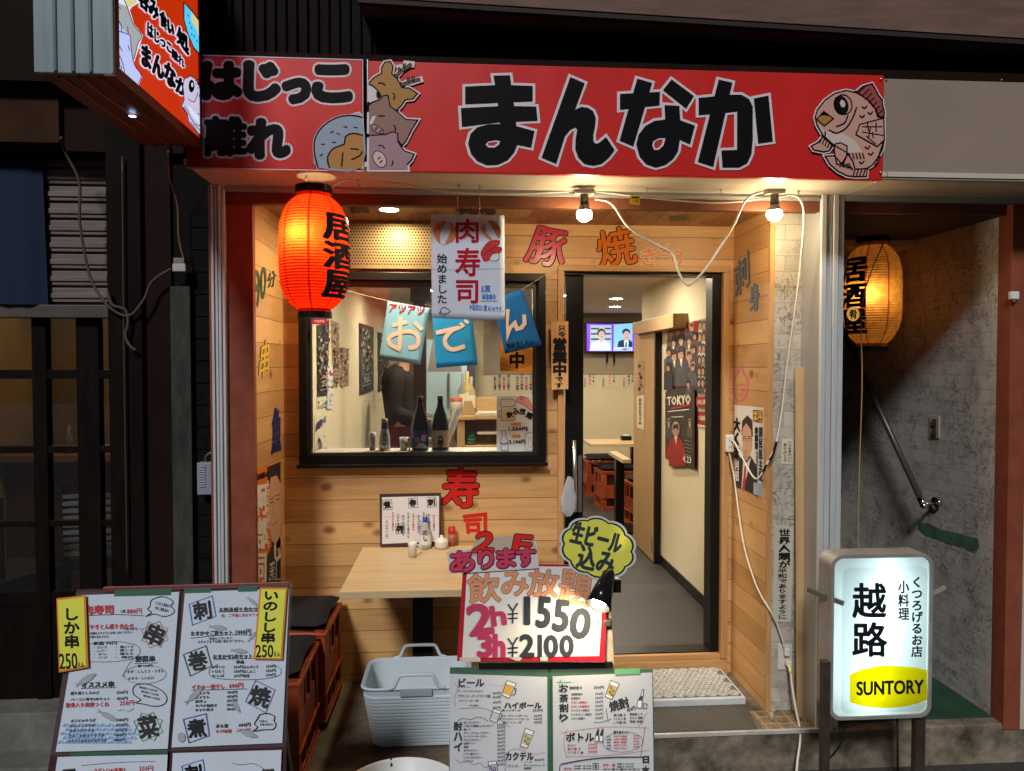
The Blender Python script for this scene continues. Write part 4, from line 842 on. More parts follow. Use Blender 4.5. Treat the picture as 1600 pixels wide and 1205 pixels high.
for a, c in ((640, 120), (665, 220), (650, 180), (690, 290), (712, 330), (670, 275), (735, 400)): I.line(z6([(a, c), (a + 4, c + 14)]), 1.2, L_['bk'])
fb = z6([(602, 700), (612, 650), (660, 625), (700, 650), (745, 740), (768, 850), (768, 1130), (720, 1090), (650, 1000), (635, 930), (590, 870), (612, 820)]); I.line(fb, 2.4, L_['bk'], closed=True); I.up(); I.poly(fb, L_['pk']); I.up(); I.poly(z6([(640, 860), (730, 960), (735, 1020), (660, 930)]), L_['wh']); I.up()
a, c = z6([(668, 705)])[0]; I.ell(a, c, 4.6, 10, L_['bk']); I.up(); I.ell(a + 1, c - 2, 1.5, 3.5, L_['wh'])
for A in ([(600, 880), (640, 940)], [(610, 870), (650, 930)], [(700, 660), (725, 655), (755, 760)], [(640, 810), (690, 835), (720, 760)], [(650, 940), (690, 1010), (740, 1030)], [(690, 1020), (760, 1090)], [(735, 850), (760, 900)], [(720, 930), (765, 950)], [(705, 690), (735, 680)], [(715, 720), (748, 720)], [(660, 1000), (700, 1060), (745, 1110)], [(730, 780), (736, 800)]): I.line(z6(A), 1.1, L_['bk'], sm=2)
I.build('lettering', PJ)

# ================================================================ lanterns and bulbs
def lantern(name, label, cpx, cpy, Y, R, H, col, seam, power, lcol, a0, a1, z_hi, z_lo, hot, capr=0.068, bandw=0.07, var=0.0):
    c = PY(cpx, cpy, Y); t = thing(name, label, 'paper lantern', (c.x, c.y, c.z - H / 2))
    pm = paper_lantern(name + '_paper', col, 0.8, var); sm_ = paper_lantern(name + '_seam', seam, 0.7)
    def rad_(z):
        q = max(-1, min(1, z / (H / 2))); return max(capr, R * (1 - abs(q) ** 3.6) ** 0.5)
    NR = 42; prof = []
    for i in range(NR * 4 + 1):
        z = -H / 2 + H * i / (NR * 4); prof.append((rad_(z) * (1 + 0.0 * z) - 0.0042 * (0.5 - 0.5 * math.cos(2 * math.pi * i / 4)), z))
    w = MB(); w.lathe(prof, c, 96, mfun=lambda k, h: sm_ if abs((k * 8 + 0.5) % 1 - 0.5) < bandw else pm); w.v = [v + Vector((v.x - c.x, v.y - c.y, 0)) * (0.018 * noise.noise(v * 9) + 0.012 * noise.noise(v * 30)) for v in w.v]; w.flat = True; w.build('paper_shade', t)
    cap = MB(blackm); cap.lathe([(capr, H / 2 - 0.004), (capr + 0.006, H / 2 - 0.004), (capr + 0.006, H / 2 + 0.026), (capr - 0.004, H / 2 + 0.026), (capr - 0.004, H / 2 - 0.004)], c, 32, smooth=False); cap.build('top_ring', t)
    cap = MB(blackm); cap.lathe([(0.02, -H / 2), (capr + 0.002, -H / 2 + 0.006), (capr + 0.002, -H / 2 - 0.02), (0.0, -H / 2 - 0.02)], c, 32, smooth=False); cap.build('bottom_ring', t)
    # lettering wrapped on the paper
    w = MB(black); w.flat = True; n = 3; hh = (z_hi - z_lo) / n
    for i, ch in enumerate('居酒屋'):
        vs, fs = glyph(ch, 3); bm = bmesh.new(); bv = [bm.verts.new((x, y, 0)) for x, y in vs]
        for f in fs:
            try: bm.faces.new([bv[k] for k in f])
            except ValueError: pass
        for _ in range(2):
            es = [e for e in bm.edges if e.calc_length() > 0.14]
            if es: bmesh.ops.subdivide_edges(bm, edges=es, cuts=1)
        bmesh.ops.triangulate(bm, faces=bm.faces); bm.verts.index_update(); bm.verts.ensure_lookup_table()
        x0_ = min(v.co.x for v in bm.verts); x1_ = max(v.co.x for v in bm.verts); y0_ = min(v.co.y for v in bm.verts); y1_ = max(v.co.y for v in bm.verts)
        dirs = [(0, 0)] + [(math.cos(k * math.pi / 5), math.sin(k * math.pi / 5)) for k in range(10)]
        for q, (dx, dy) in enumerate(dirs):
            base = len(w.v)
            for v in bm.verts:
                u = (v.co.x - x0_) / (x1_ - x0_) + dx * 0.052; vv = (y1_ - v.co.y) / (y1_ - y0_) + dy * 0.038
                th = 2 * math.pi * 0.75 + rad(a0 + (a1 - a0) * u); z = z_hi - hh * (i + 0.05 + 0.9 * vv); r = rad_(z) + 0.0038 + q * 0.00003
                w.v.append(c + Vector((math.cos(th) * r, math.sin(th) * r, z)))
            for f in bm.faces: w.face([base + v.index for v in f.verts])
        bm.free()
    w.build('lettering', t)
    bl = MB(emi(name + '_bulb', lcol, 14)); bl.ball(c + Vector(hot) + Vector((0, 0.02, 0)), 0.016, 10); bl.build('bulb', t)
    pt_light(name + '_light', c + Vector(hot) + Vector((0, 0, 0.0)), power, lcol, 0.03, t)
    return t, c
RL, rc = lantern('red_lantern', 'glowing red paper lantern with black lettering hanging at the left of the porch', 491, 396, 3.10, 0.142, 0.492, (0.98, 0.052, 0.008), (0.50, 0.012, 0.003), 5.0, (1.0, 0.70, 0.34), 26, 90, 0.150, -0.192, (-0.03, -0.086, 0.065))
AL, ac = lantern('amber_lantern', 'dim amber paper lantern with black lettering hanging in the stairwell', 1363, 461, 3.92, 0.150, 0.575, (0.92, 0.42, 0.09), (0.55, 0.10, 0.03), 1.05, (1.0, 0.78, 0.42), -102, -42, 0.20, -0.22, (-0.065, -0.075, -0.005), 0.08, 0.035, 0.25)
w = MB(brassm)
for px in (478,):
    h = PY(px, 270, 3.10); w.tube([(h.x, h.y, ZS), (h.x, h.y, ZS - 0.022)], 0.003, 6)
    for s_ in (-1, 1): w.tube(crom([(h.x, h.y, ZS - 0.02), (rc.x + s_ * 0.03, h.y, ZS - 0.035), (rc.x + s_ * 0.062, h.y, rc.z + 0.272)], 4), 0.0015, 5)
w.build('hanging_wire', RL)
w = MB(brassm); w.tube([(ac.x, ac.y, 2.5), (ac.x, ac.y, ac.z + 0.29)], 0.002, 5); w.tube(crom([(ac.x - 0.08, ac.y, ac.z + 0.3), (ac.x, ac.y, ac.z + 0.34), (ac.x + 0.08, ac.y, ac.z + 0.3)], 4), 0.003, 5); w.build('hanging_wire', AL)
w = MB(mat('amber_cord', (0.38, 0.25, 0.08), 0.5)); w.tube(crom([(ac.x - 0.03, ac.y - 0.17, ac.z + 0.28), PY(1348, 470, 3.75), PY(1347, 600, 3.75), PY(1342, 760, 3.75), PY(1341, 870, 3.75), PY(1340, 1010, 3.75)], 5), 0.0035, 6); tag(w.build('cord'), 'yellowish cord hanging straight down from the amber lantern', 'cord')
# small 肴 disc on the amber lantern
I = Ink((ac.x, ac.y - 0.158, ac.z), (-0.45, -1, 0), 0.001, 0.0003); I.ell(1333, 491, 10, 11, emi('amber_patch', (0.95, 0.5, 0.1), 0.55)); I.up(); I.T('肴', 1327, 484, 1339, 498, black, 0.5); 
I.build('lettering', AL)
def bulb(label, px, py, Y):
    c = PY(px, py, Y); t = thing('light_bulb', label, 'light bulb', (c.x, c.y, ZS - 0.12), 'bare bulbs under the soffit')
    zt = PY(px, 302, Y).z
    w = MB(mat('white_plastic_socket', (0.62, 0.59, 0.52), 0.4)); w.box(c.x - 0.042, c.x + 0.042, Y - 0.02, Y + 0.025, zt - 0.006, zt + 0.016); w.build('socket_box', t, bev=0.004)
    w = MB(mat('dark_grey_socket', (0.10, 0.09, 0.08), 0.5)); w.lathe([(0.017, 0), (0.019, -0.045), (0.0, -0.045)], (c.x, c.y, zt - 0.006), 20); w.build('socket', t)
    w = MB(mat('bulb_base', (0.55, 0.52, 0.46), 0.5)); w.lathe([(0.0165, 0.0), (0.024, -0.016), (0.030, -0.030)], (c.x, c.y, zt - 0.048), 24); w.build('bulb_base', t)
    w = MB(emi('bulb_glow', (1.0, 0.78, 0.48), 310)); z0_ = zt - 0.078
    w.lathe([(0.0302, 0.0)] + [(0.034 * math.cos(a), -0.012 - 0.034 * math.sin(a)) for a in [k * math.pi / 12 for k in range(6)]] + [(0.0005, -0.046)], (c.x, c.y, z0_), 16); w.build('dome', t)
    return t
bulb('bare white bulb under the soffit above the open doorway', 913, 332, 3.21)
bulb('bare white bulb under the soffit above the stone papered wall', 1210, 332, 3.21)
wc = mat('white_flex', (0.66, 0.62, 0.52), 0.4)
def z5b(L, Y): return [(780 + x / 3.137, 270 + y / 3.137, Y) for x, y in L]
cable('cord', 'white flex looping down in a V between the two bare bulbs', z5b([(470, 130), (530, 140), (570, 175), (620, 252), (680, 300), (780, 360), (850, 400), (880, 490), (920, 550), (960, 528), (1020, 462), (1080, 370), (1150, 255), (1195, 155), (1240, 110), (1290, 95)], 3.20), 0.005, wc, 'cord', 8)
cable('cord', 'white flex strung along the soffit from the red lantern to the bulbs', [(513, 300, 3.10), (520, 292, 3.10), (535, 284, 3.12), (560, 280, 3.16), (640, 290, 3.2), (700, 300, 3.22), (800, 303, 3.23), (880, 300, 3.23), (905, 298, 3.23), (945, 301, 3.23), (1040, 312, 3.23), (1120, 317, 3.23), (1180, 312, 3.23), (1208, 305, 3.23)], 0.004, wc, 'cord')
o = cable('extension_cord', 'white cord falling from the right bulb down the stone wall to the socket strip', [(1215, 308, 3.22), (1235, 305, 3.22), (1250, 312, 3.22), (1256, 340, 3.24), (1250, 420, 3.30), (1240, 500, 3.34), (1229, 580, 3.38), (1222, 640, 3.40), (1213, 692, 3.40), (1200, 722, 3.42), (1186, 746, 3.44), (1176, 744, 3.50), (1160, 715, 3.70), (1148, 692, 3.84), (1142, 688, 3.89)], 0.0045, wc, 'cord')
w = MB(black); w.tube(crom([PY(*p) for p in ((1213.5, 690, 3.398), (1208, 708, 3.408), (1202, 719, 3.418))], 4), 0.0062, 8); w.tube(crom([PY(*p) for p in ((1198, 726, 3.42), (1192, 738, 3.43), (1188, 744, 3.438))], 4), 0.0062, 8); w.build('tape', o) 
w = MB(wc); w.tube(crom([PY(1139, 706, 3.90)] + [PX(x_, y_, XR - 0.011) for x_, y_ in ((1147, 745), (1154, 800), (1163, 855), (1178, 905), (1190, 932))] + [PY(1202, 952, 3.445), PY(1213, 972, 3.445), PY(1222, 998, 3.445), PY(1225, 1012, 3.45)], 6), 0.0045, 8); tag(w.build('cord'), 'white cord running from the socket strip down the pine wall to the wall outlet', 'cord')
cable('cord', 'white cord with a yellow collar trailing from the outlet onto the ground', [(1231, 1038, 3.44), (1235, 1050, 3.42), (1238, 1075, 3.40), (1244, 1110, 3.36), (1250, 1140, 3.30), (1250, 1160, 3.24), (1246, 1190, 3.2), (1243, 1230, 3.15)], 0.006, wc, 'cord')
w = MB(mat('yellow_collar', (0.75, 0.55, 0.02), 0.4)); w.tube([PY(1233.6, 1041, 3.435), PY(1235.5, 1053, 3.418)], 0.0085, 10); tag(w.build('cable_collar'), 'yellow collar on the plug of the white cord', 'cable collar')
# outlet on the stone wall, socket strip on the door casing
op = PY(1225.5, 1026, 3.475); t = thing('wall_outlet', 'cream double wall outlet with white plugs low on the stone wall', 'outlet', op)
w = MB(mat('outlet_plate', (0.60, 0.56, 0.46), 0.4)); w.box(op.x - 0.036, op.x + 0.036, 3.466, 3.475, op.z - 0.062, op.z + 0.062); w.build('plate', t, bev=0.003)
w = MB(mat('white_plug', (0.66, 0.64, 0.58), 0.4))
w.box(op.x - 0.012, op.x + 0.014, 3.44, 3.466, op.z + 0.014, op.z + 0.05); w.box(op.x - 0.005, op.x + 0.022, 3.436, 3.466, op.z - 0.034, op.z - 0.008); w.build('plug', t, bev=0.005)
sp = PY(1139, 692, 3.91); t = thing('socket_strip', 'small white socket strip on the right door casing', 'socket', sp)
w = MB(mat('white_plug', (0.66, 0.64, 0.58), 0.4)); w.box(sp.x - 0.021, sp.x + 0.021, 3.885, 3.917, sp.z - 0.05, sp.z + 0.045); w.build('body', t, bev=0.008); w = MB(blackm)
for dz_ in (-0.02, 0.015):
    for dx_ in (-0.008, 0.004): w.box(sp.x + dx_, sp.x + dx_ + 0.003, 3.8835, 3.886, sp.z + dz_ - 0.006, sp.z + dz_ + 0.006)
w.build('slot', t)
# hooks and yellow tag under the soffit
for i, (px, lab) in enumerate(((560, 'small brass cup hook right of the red lantern'), (1011, 'small brass cup hook between the two bulbs, nearer the yellow tag'), (1127, 'small brass cup hook left of the right bulb'), (1248, 'small brass cup hook right of the right bulb'))):
    h = PY(px, 285 if i == 0 else 296, 3.16 if i == 0 else 3.22); w = MB(brassm); w.tube(crom([(h.x, h.y, ZS), (h.x, h.y, ZS - 0.018), (h.x + 0.006, h.y, ZS - 0.026), (h.x + 0.011, h.y, ZS - 0.018)], 4), 0.0022, 6); w.lathe([(0, 0), (0.008, 0), (0.006, -0.003), (0, -0.003)], (h.x, h.y, ZS - 0.0005), 12); tag(w.build('cup_hook'), lab, 'hook')
o, I = sheet('hanging_tag', 'small yellow warning tag hanging on the white flex', 'tag', [(985, 305), (1000, 306), (1000, 320), (984, 318)], ((0, 3.225, 0), (0, -1, 0)), mat('yellow_tag', (0.78, 0.55, 0.03), 0.4)); I.rect(987, 308, 998, 310, black); I.T('注意', 987, 312, 997, 317, black); I.build('lettering', o)

# ================================================================ hanging paper sign, flags, boards
wav = lambda a, fx, fy: (lambda x, y: a * (math.sin(x * fx) * 0.6 + math.sin(y * fy + x * 0.02) * 0.6))
o, I = sheet('paper_sign', 'white hand lettered paper sign hanging by two strings in front of the window', 'paper sign', [(673, 335), (788, 337), (789, 501), (675, 497)], ((0, 3.20, 0), (0, -1, 0)), mat('bluish_paper', (0.62, 0.65, 0.74), 0.4, var=0.05), bend=wav(0.003, 0.05, 0.045), nx=12, ny=16, eps=0.0016)
crim = mat('crimson_marker', (0.42, 0.006, 0.02), 0.5, spec=0.08); oc_ = mat('orange_crayon', (0.62, 0.23, 0.09), 0.7, var=0.4, vscale=90); bm_ = mat('blue_marker', (0.05, 0.19, 0.50), 0.5)
def zp(L): return [(660 + x / 6.025, 320 + y / 6.025) for x, y in L]
def zq(x0, y0, x1, y1): return (660 + x0 / 6.025, 320 + y0 / 6.025, 660 + x1 / 6.025, 320 + y1 / 6.025)
I.T('肉', *zq(318, 135, 525, 355), crim, 0.9); I.T('寿', *zq(312, 410, 540, 670), crim, 0.9); I.T('司', *zq(320, 715, 520, 925), crim, 0.9)
I.TV('始めました', *zq(135, 460, 235, 935), black, 0.35); I.T('5貫', *zq(555, 762, 640, 815), bm_, 0.4); I.T('¥880', *zq(560, 838, 690, 895), bm_, 0.45); I.T('※追加は1貫 ¥190です。', *zq(445, 945, 760, 1005), bm_, 0.2, slope=5)
I.line(zp([(555, 818), (635, 820)]), 0.9, bm_); I.line(zp([(552, 908), (705, 908)]), 0.9, bm_)
I.line(zp([(165, 1015), (195, 965), (260, 1000), (215, 1030)]), 1.0, black, sm=4); I.ring(*zp([(170, 1020)])[0], 1.8, 1.8, 1, black); I.ring(*zp([(205, 1035)])[0], 2.0, 2.0, 1, black)
for A in ([(190, 150), (120, 200), (108, 270), (130, 330), (165, 365), (165, 300), (185, 220), (225, 170)], [(255, 160), (300, 190), (320, 260), (290, 340), (215, 365), (250, 290), (268, 220)], [(570, 180), (555, 230), (580, 290), (640, 335), (655, 325), (610, 270), (592, 200)], [(620, 150), (680, 160), (735, 230), (735, 290), (715, 320), (680, 260), (640, 190)]): I.poly(zp(A), oc_, sm=3)
for A in ([(160, 230), (215, 175), (255, 175)], [(150, 345), (200, 378), (250, 360)]): I.line(zp(A), 0.8, oc_, sm=3)
rm = mat('sushi_red', (0.50, 0.03, 0.025), 0.5); A = [(550, 450), (600, 370), (650, 340), (725, 340), (720, 375), (680, 395), (745, 405), (735, 450), (660, 465), (625, 520), (580, 530), (560, 490)]; I.ell(*zp([(675, 490)])[0], 8, 7, white); I.up(); I.ring(*zp([(675, 490)])[0], 8, 7, 0.7, grey_ink); I.up(); I.poly(zp(A), rm, sm=2); I.up(); I.line(zp(A), 0.9, crim, closed=True, sm=2); I.line(zp([(575, 480), (625, 430), (700, 400)]), 0.9, crim); I.ell(*zp([(617, 385)])[0], 1.6, 1.4, crim); I.ell(*zp([(640, 440)])[0], 1.6, 1.4, crim)
I.line(zp([(90, 610), (770, 602)]), 0.5, pale_ink); I.build('lettering', o)
w = MB(mat('string', (0.5, 0.38, 0.2), 0.7))
for px in (715, 749): w.tube([PY(px, 289, 3.2), PY(px + 0.5, 342, 3.198)], 0.0014, 5); w.tube(crom([PY(px, 289, 3.2), PY(px + 3, 293, 3.2), PY(px + 4, 285, 3.2)], 3), 0.002, 5)
w.build('string', o)
cream_ink = mat('cream_cutout', (0.66, 0.53, 0.45), 0.6)
FL = ((0, 3.84, 0), (0, -1, 0)); fb_ = wav(0.006, 0.07, 0.035)
o, I = sheet('paper_flag', 'pale blue paper flag reading お with red lettering above, on the window string', 'paper flag', [(606, 470), (671, 482), (657, 570), (592, 561)], FL, mat('pale_blue_paper', (0.22, 0.47, 0.66), 0.6, var=0.06), bend=fb_, nx=8, ny=10, eps=0.0025, group='paper flags on the window string')
def zf(L): return [(590 + x / 5.926, 440 + y / 5.926) for x, y in L]
I.T('アツアツ', 608, 477, 663, 490, red_ink, 0.6, rot=6)
for A in ([(140, 405), (270, 375)], [(210, 330), (205, 600), (170, 610), (115, 580), (105, 530), (150, 490), (270, 460), (350, 480), (380, 540), (360, 600), (290, 615)], [(345, 380), (410, 445)]): I.line(zf(A), 6.6 if len(A) > 2 else 6.2, cream_ink, sm=3 if len(A) > 2 else 0, cap=0.1); I.up()
I.build('lettering', o)
o, I = sheet('paper_flag', 'mid blue paper flag reading で, half hidden by the white paper sign', 'paper flag', [(674, 481), (737, 486), (746, 570), (682, 575)], FL, mat('mid_blue_paper', (0.015, 0.27, 0.62), 0.6, var=0.06), bend=fb_, nx=8, ny=10, eps=0.0025, group='paper flags on the window string')
for A, wd in (([(545, 475), (760, 425), (690, 450), (625, 530), (640, 600), (700, 630), (805, 600)], 6.8), ([(765, 385), (800, 415)], 4.5), ([(805, 360), (840, 385)], 4.5)): I.line(zf(A), wd, cream_ink, sm=3 if len(A) > 2 else 0, cap=0.1); I.up()
I.build('lettering', o)
o, I = sheet('paper_flag', 'dark blue paper flag reading ん, tilted at the right end of the string', 'paper flag', [(770, 467), (816, 452), (847, 539), (789, 553)], FL, mat('dark_blue_paper', (0.006, 0.125, 0.42), 0.6, var=0.06), bend=fb_, nx=8, ny=10, eps=0.0025, group='paper flags on the window string')
I.line(zf([(1205, 260), (1200, 520), (1225, 430), (1270, 385), (1290, 440), (1330, 430), (1360, 390), (1355, 310)]), 6.0, cream_ink, cap=0.1); I.up(); I.T('始めました♪♪', 791, 533, 834, 542, black, 0.3, rot=-9); I.build('lettering', o)
w = MB(mat('string', (0.5, 0.38, 0.2), 0.7)); w.tube(crom([PY(*p) for p in ((455, 428, 3.86), (500, 442, 3.85), (544, 455, 3.845), (606, 470, 3.843), (671, 482, 3.843), (737, 486, 3.843), (775, 470, 3.843), (816, 452, 3.843), (848, 432, 3.86), (872, 420, 3.90))], 4), 0.0016, 5); tag(w.build('string'), 'thin string carrying the three blue paper flags across the window', 'string')
# open-for-business board
o, I = sheet('wooden_board_sign', 'narrow wooden board with brush lettering hung between window and doorway', 'sign', [(861, 504), (888, 502), (888, 608), (862, 609)], ((0, 3.895, 0), (0, -1, 0)), grain('board_wood', (0.62, 0.36, 0.15), (0.52, 0.27, 0.10), 2), 0.014)
I.TV('只今', 872, 508, 884, 528, black, 0.5); I.TV('営業中', 863, 528, 886, 588, black, 1.3); I.TV('です', 867, 588, 880, 607, black, 0.5); I.build('lettering', o)
w = MB(mat('string', (0.5, 0.38, 0.2), 0.7)); w.tube(crom([PY(*p) for p in ((852, 455, 3.89), (856, 475, 3.885), (864, 492, 3.885), (875, 502, 3.885), (878, 470, 3.89), (876, 440, 3.90))], 4), 0.0014, 5); w.build('string', o)
# cards stuck to the window
o, I = sheet('orange_card', 'orange crayoned card reading 中 stuck inside the window behind the dark flag', 'card', [(783, 505), (837, 503), (835, 583), (781, 580)], ((0, 3.958, 0), (0, -1, 0)), mat('orange_crayon_card', (0.72, 0.28, 0.035), 0.6, var=0.35, vscale=25, stretch=(1, 1, 6)))
I.T('中', 797, 551, 818, 575, black, 1.0); I.T('業', 795, 522, 819, 545, black, 1.0); I.build('lettering', o)
o, I = sheet('drinks_poster', 'white drinks poster with beer mug and red fish drawing inside the window', 'poster', [(776, 619), (840, 618), (840, 707), (776, 707)], ((0, 3.957, 0), (0, -1, 0)), paper)
def zd(L): return [(700 + x / 6.694, 540 + y / 6.694) for x, y in L]
def zD(a, b2, c, d): return (700 + a / 6.694, 540 + b2 / 6.694, 700 + c / 6.694, 540 + d / 6.694)
I.line(zd([(545, 590), (560, 565), (600, 560), (650, 560), (700, 575), (705, 620), (660, 640), (600, 640), (560, 635)]), 0.8, grey_ink, closed=True, sm=2); I.poly(zd([(580, 660), (690, 650), (700, 780), (570, 785)]), mat('beer_pale', (0.72, 0.58, 0.30), 0.6)); I.up(); I.line(zd([(560, 655), (560, 785), (700, 780), (705, 650)]), 0.8, grey_ink); I.line(zd([(555, 680), (530, 690), (535, 750), (558, 750)]), 0.8, grey_ink)
fishc = zd([(720, 560), (760, 530), (820, 545), (860, 590), (880, 640), (900, 655), (935, 610), (930, 690), (880, 680), (840, 660), (800, 620), (750, 600), (725, 590)]); I.poly(fishc, mat('poster_fish', (0.75, 0.30, 0.28), 0.6), sm=2); I.up(); I.line(fishc, 0.7, red_ink, closed=True, sm=2); I.ring(*zd([(770, 552)])[0], 2.2, 2.2, 0.7, black)
for ch, a, b2, r_ in (('飲', 645, 725, -12), ('み', 710, 690, -4), ('放', 780, 690, 8), ('題', 850, 735, 22)): I.T(ch, *zD(a - 32, b2 - 32, a + 32, b2 + 32), black, 0.5, rot=r_)
I.T('2時間', *zD(655, 805, 765, 840), orange_ink, 0.4); I.T('1.550円', *zD(635, 850, 830, 892), black, 0.45); I.T('3時間', *zD(665, 930, 755, 965), orange_ink, 0.4); I.T('2.100円', *zD(638, 985, 808, 1028), black, 0.45)
I.line(zd([(555, 890), (605, 890), (600, 930), (625, 990), (630, 1100), (555, 1100), (550, 990), (570, 930)]), 0.8, grey_ink, closed=True); I.line(zd([(560, 1020), (585, 1035), (620, 1015)]), 2, bm_); I.line(zd([(800, 930), (850, 900), (910, 920), (915, 1080), (870, 1100), (810, 1090)]), 0.7, pale_ink, closed=True); I.ring(*zd([(855, 935)])[0], 8, 4, 0.6, pale_ink); I.ring(*zd([(860, 1020)])[0], 3, 7, 0.6, pale_ink)
I.build('lettering', o)
o, I = sheet('window_sticker', 'small magenta sticker at the top left corner of the window', 'sticker', [(487, 490), (511, 489), (511, 506), (488, 507)], ((0, 3.896, 0), (0, -1, 0)), mat('magenta_sticker', (0.50, 0.02, 0.09), 0.4)); I.T('つながる', 491, 500, 507, 504, white, 0.2); I.rect(493, 494, 503, 498, white); I.build('lettering', o)

# ================================================================ cut-out letters stuck on boards
def cutout(label, ch, quad, plane, fill, line, ob=1.6, bold=1.3, grp='cut-out letters stuck on the pine boards', film=True, eps=0.001):
    I = Ink(plane[0], plane[1], eps, 0.0003); I.T(ch, 0, 0, 1, 1, line, bold + ob, quad=quad); I.up(6); I.T(ch, 0, 0, 1, 1, fill, bold, quad=quad)
    return tag(I.build('cutout_letter'), label, 'cut-out letter', grp)
BK = ((0, YW, 0), (0, -1, 0)); RW = ((XR, 0, 0), (-1, 0, 0)); LW = ((XL, 0, 0), (1, 0, 0)); CE = ((0, 0, ZC), (0, 0, -1))
pinkc = mat('cutout_pink', (0.55, 0.035, 0.08), 0.25); orgc = mat('cutout_orange', (0.62, 0.15, 0.01), 0.3); redc = mat('cutout_red', (0.60, 0.02, 0.015), 0.35); bluec = mat('cutout_slate_blue', (0.12, 0.21, 0.30), 0.4)
cutout('pink red cut-out character 豚 above the window', '豚', [(838, 353), (888, 362), (879, 420), (818, 408)], BK, pinkc, black)
cutout('orange cut-out character 焼 above the doorway', '焼', [(930, 364), (985, 352), (996, 410), (938, 420)], BK, orgc, black)
cutout('peeling pale orange cut-out き right of the orange character 焼', 'き', [(1001, 390), (1022, 386), (1027, 414), (1003, 416)], BK, orange_ink, white, 0.8, 0.6)
cutout('peeling pale orange cut-out と touching the looping white flex', 'と', [(1026, 382), (1045, 378), (1046, 400), (1025, 400)], BK, orange_ink, white, 0.8, 0.6)
cutout('peeling pale orange cut-out り at the end of the row over the doorway', 'り', [(1046, 392), (1067, 388), (1065, 418), (1052, 418)], BK, orange_ink, white, 0.8, 0.6)
cutout('red cut-out character 寿 with black edge below the window', '寿', [(697, 730), (746, 733), (748, 790), (688, 796)], BK, redc, black, 1.6, 1.8)
cutout('thin red cut-out character 司 just above the paper saying 2F', '司', [(724, 806), (760, 802), (760, 838), (728, 836)], BK, redc, redc, 0.3, 1.2)
cutout('slate blue cut-out character 刺 high on the right pine wall', '刺', [(1148, 415), (1170, 390), (1172, 445), (1150, 467)], RW, bluec, grey_ink, 0.5, 0.5)
cutout('slate blue cut-out character 身 on the right pine wall under 刺', '身', [(1171, 446), (1187, 440), (1186, 486), (1172, 486)], RW, bluec, grey_ink, 0.4, 0.5)
I = Ink(RW[0], RW[1], 0.001, 0.0003); pl_ = mat('cutout_rose', (0.58, 0.13, 0.22), 0.4)
I.line([(1158, 568), (1162, 582), (1168, 592), (1168, 612), (1162, 624), (1152, 626), (1147, 610), (1148, 590), (1154, 582)], 2.4, pl_, closed=True, sm=3); I.line([(1152, 604), (1158, 600), (1164, 604)], 1.8, pl_, sm=3); I.line([(1153, 614), (1159, 617), (1164, 611)], 1.8, pl_, sm=3)
tag(I.build('cutout_shape'), 'rose pink outline cut-out of a fruit on the right pine wall', 'cut-out', 'cut-out letters stuck on the pine boards')
grn = mat('cutout_green', (0.04, 0.11, 0.06), 0.4)
cutout('dark green cut-out figures 90 on the left pine wall beside the lantern', '90', [(395, 425), (416, 415), (414, 462), (400, 484)], LW, grn, black, 0.5, 0.3)
cutout('small green cut-out mark 分 right of the green 90 on the left wall', '分', [(417, 430), (431, 420), (429, 448), (418, 450)], LW, grn, black, 0.4, 0.3)
cutout('yellow cut-out character 串 with dark edge on the left pine wall', '串', [(408, 535), (421, 530), (418, 586), (403, 594)], LW, mat('cutout_yellow', (0.65, 0.42, 0.02), 0.4), grey_ink, 0.7, 0.5)
cutout('blue cut-out character 魚 on the left pine wall above the orange poster', '魚', [(426, 640), (439, 634), (438, 704), (424, 710)], LW, mat('cutout_blue', (0.02, 0.03, 0.16), 0.4), mat('cutout_navy', (0.02, 0.025, 0.1), 0.4), 0.5, 0.9)
dkc = mat('cutout_dark', (0.05, 0.03, 0.03), 0.4)
cutout('dark cut-out character 鍋 on the porch ceiling right of the lantern', '鍋', [(545, 320), (572, 320), (577, 332), (548, 334)], CE, dkc, grey_ink, 0.3, 0.4)
cutout('dark purple cut-out character 鶏 on the porch ceiling above the paper sign', '鶏', [(710, 318), (768, 316), (778, 334), (712, 336)], CE, mat('cutout_purple', (0.04, 0.012, 0.03), 0.4), black, 0.3, 0.5)
cutout('brownish cut-out character 酒 on the porch ceiling right of the downlight', '酒', [(636, 334), (690, 330), (692, 346), (634, 348)], CE, mat('cutout_brown', (0.26, 0.10, 0.05), 0.4), mat('cutout_brown', (0.26, 0.10, 0.05), 0.4), 0.2, 0.2)
cutout('olive cut-out character 牛 on the porch ceiling by the yellow tag', '牛', [(950, 322), (1002, 318), (1006, 332), (945, 335)], CE, mat('cutout_olive', (0.16, 0.13, 0.06), 0.4), dkc, 0.3, 0.3)
cutout('grey cut-out letters すじ on the porch ceiling near its back edge', 'すじ', [(1008, 332), (1036, 328), (1036, 338), (1004, 340)], CE, mat('cutout_grey', (0.3, 0.28, 0.2), 0.4), dkc, 0.3, 0.2)
cutout('pale olive cut-out character 煮 on the porch ceiling nearest the right wall', '煮', [(1044, 338), (1076, 334), (1080, 344), (1046, 346)], CE, mat('cutout_olive', (0.16, 0.13, 0.06), 0.4), dkc, 0.2, 0.2)
cutout('light brown cut-out letters ぶり on the porch ceiling left of the bulb', 'ぶり', [(836, 332), (860, 328), (862, 342), (806, 346)], CE, mat('cutout_tan', (0.50, 0.27, 0.13), 0.4), mat('cutout_brown', (0.26, 0.10, 0.05), 0.4), 0.2, 0.2)

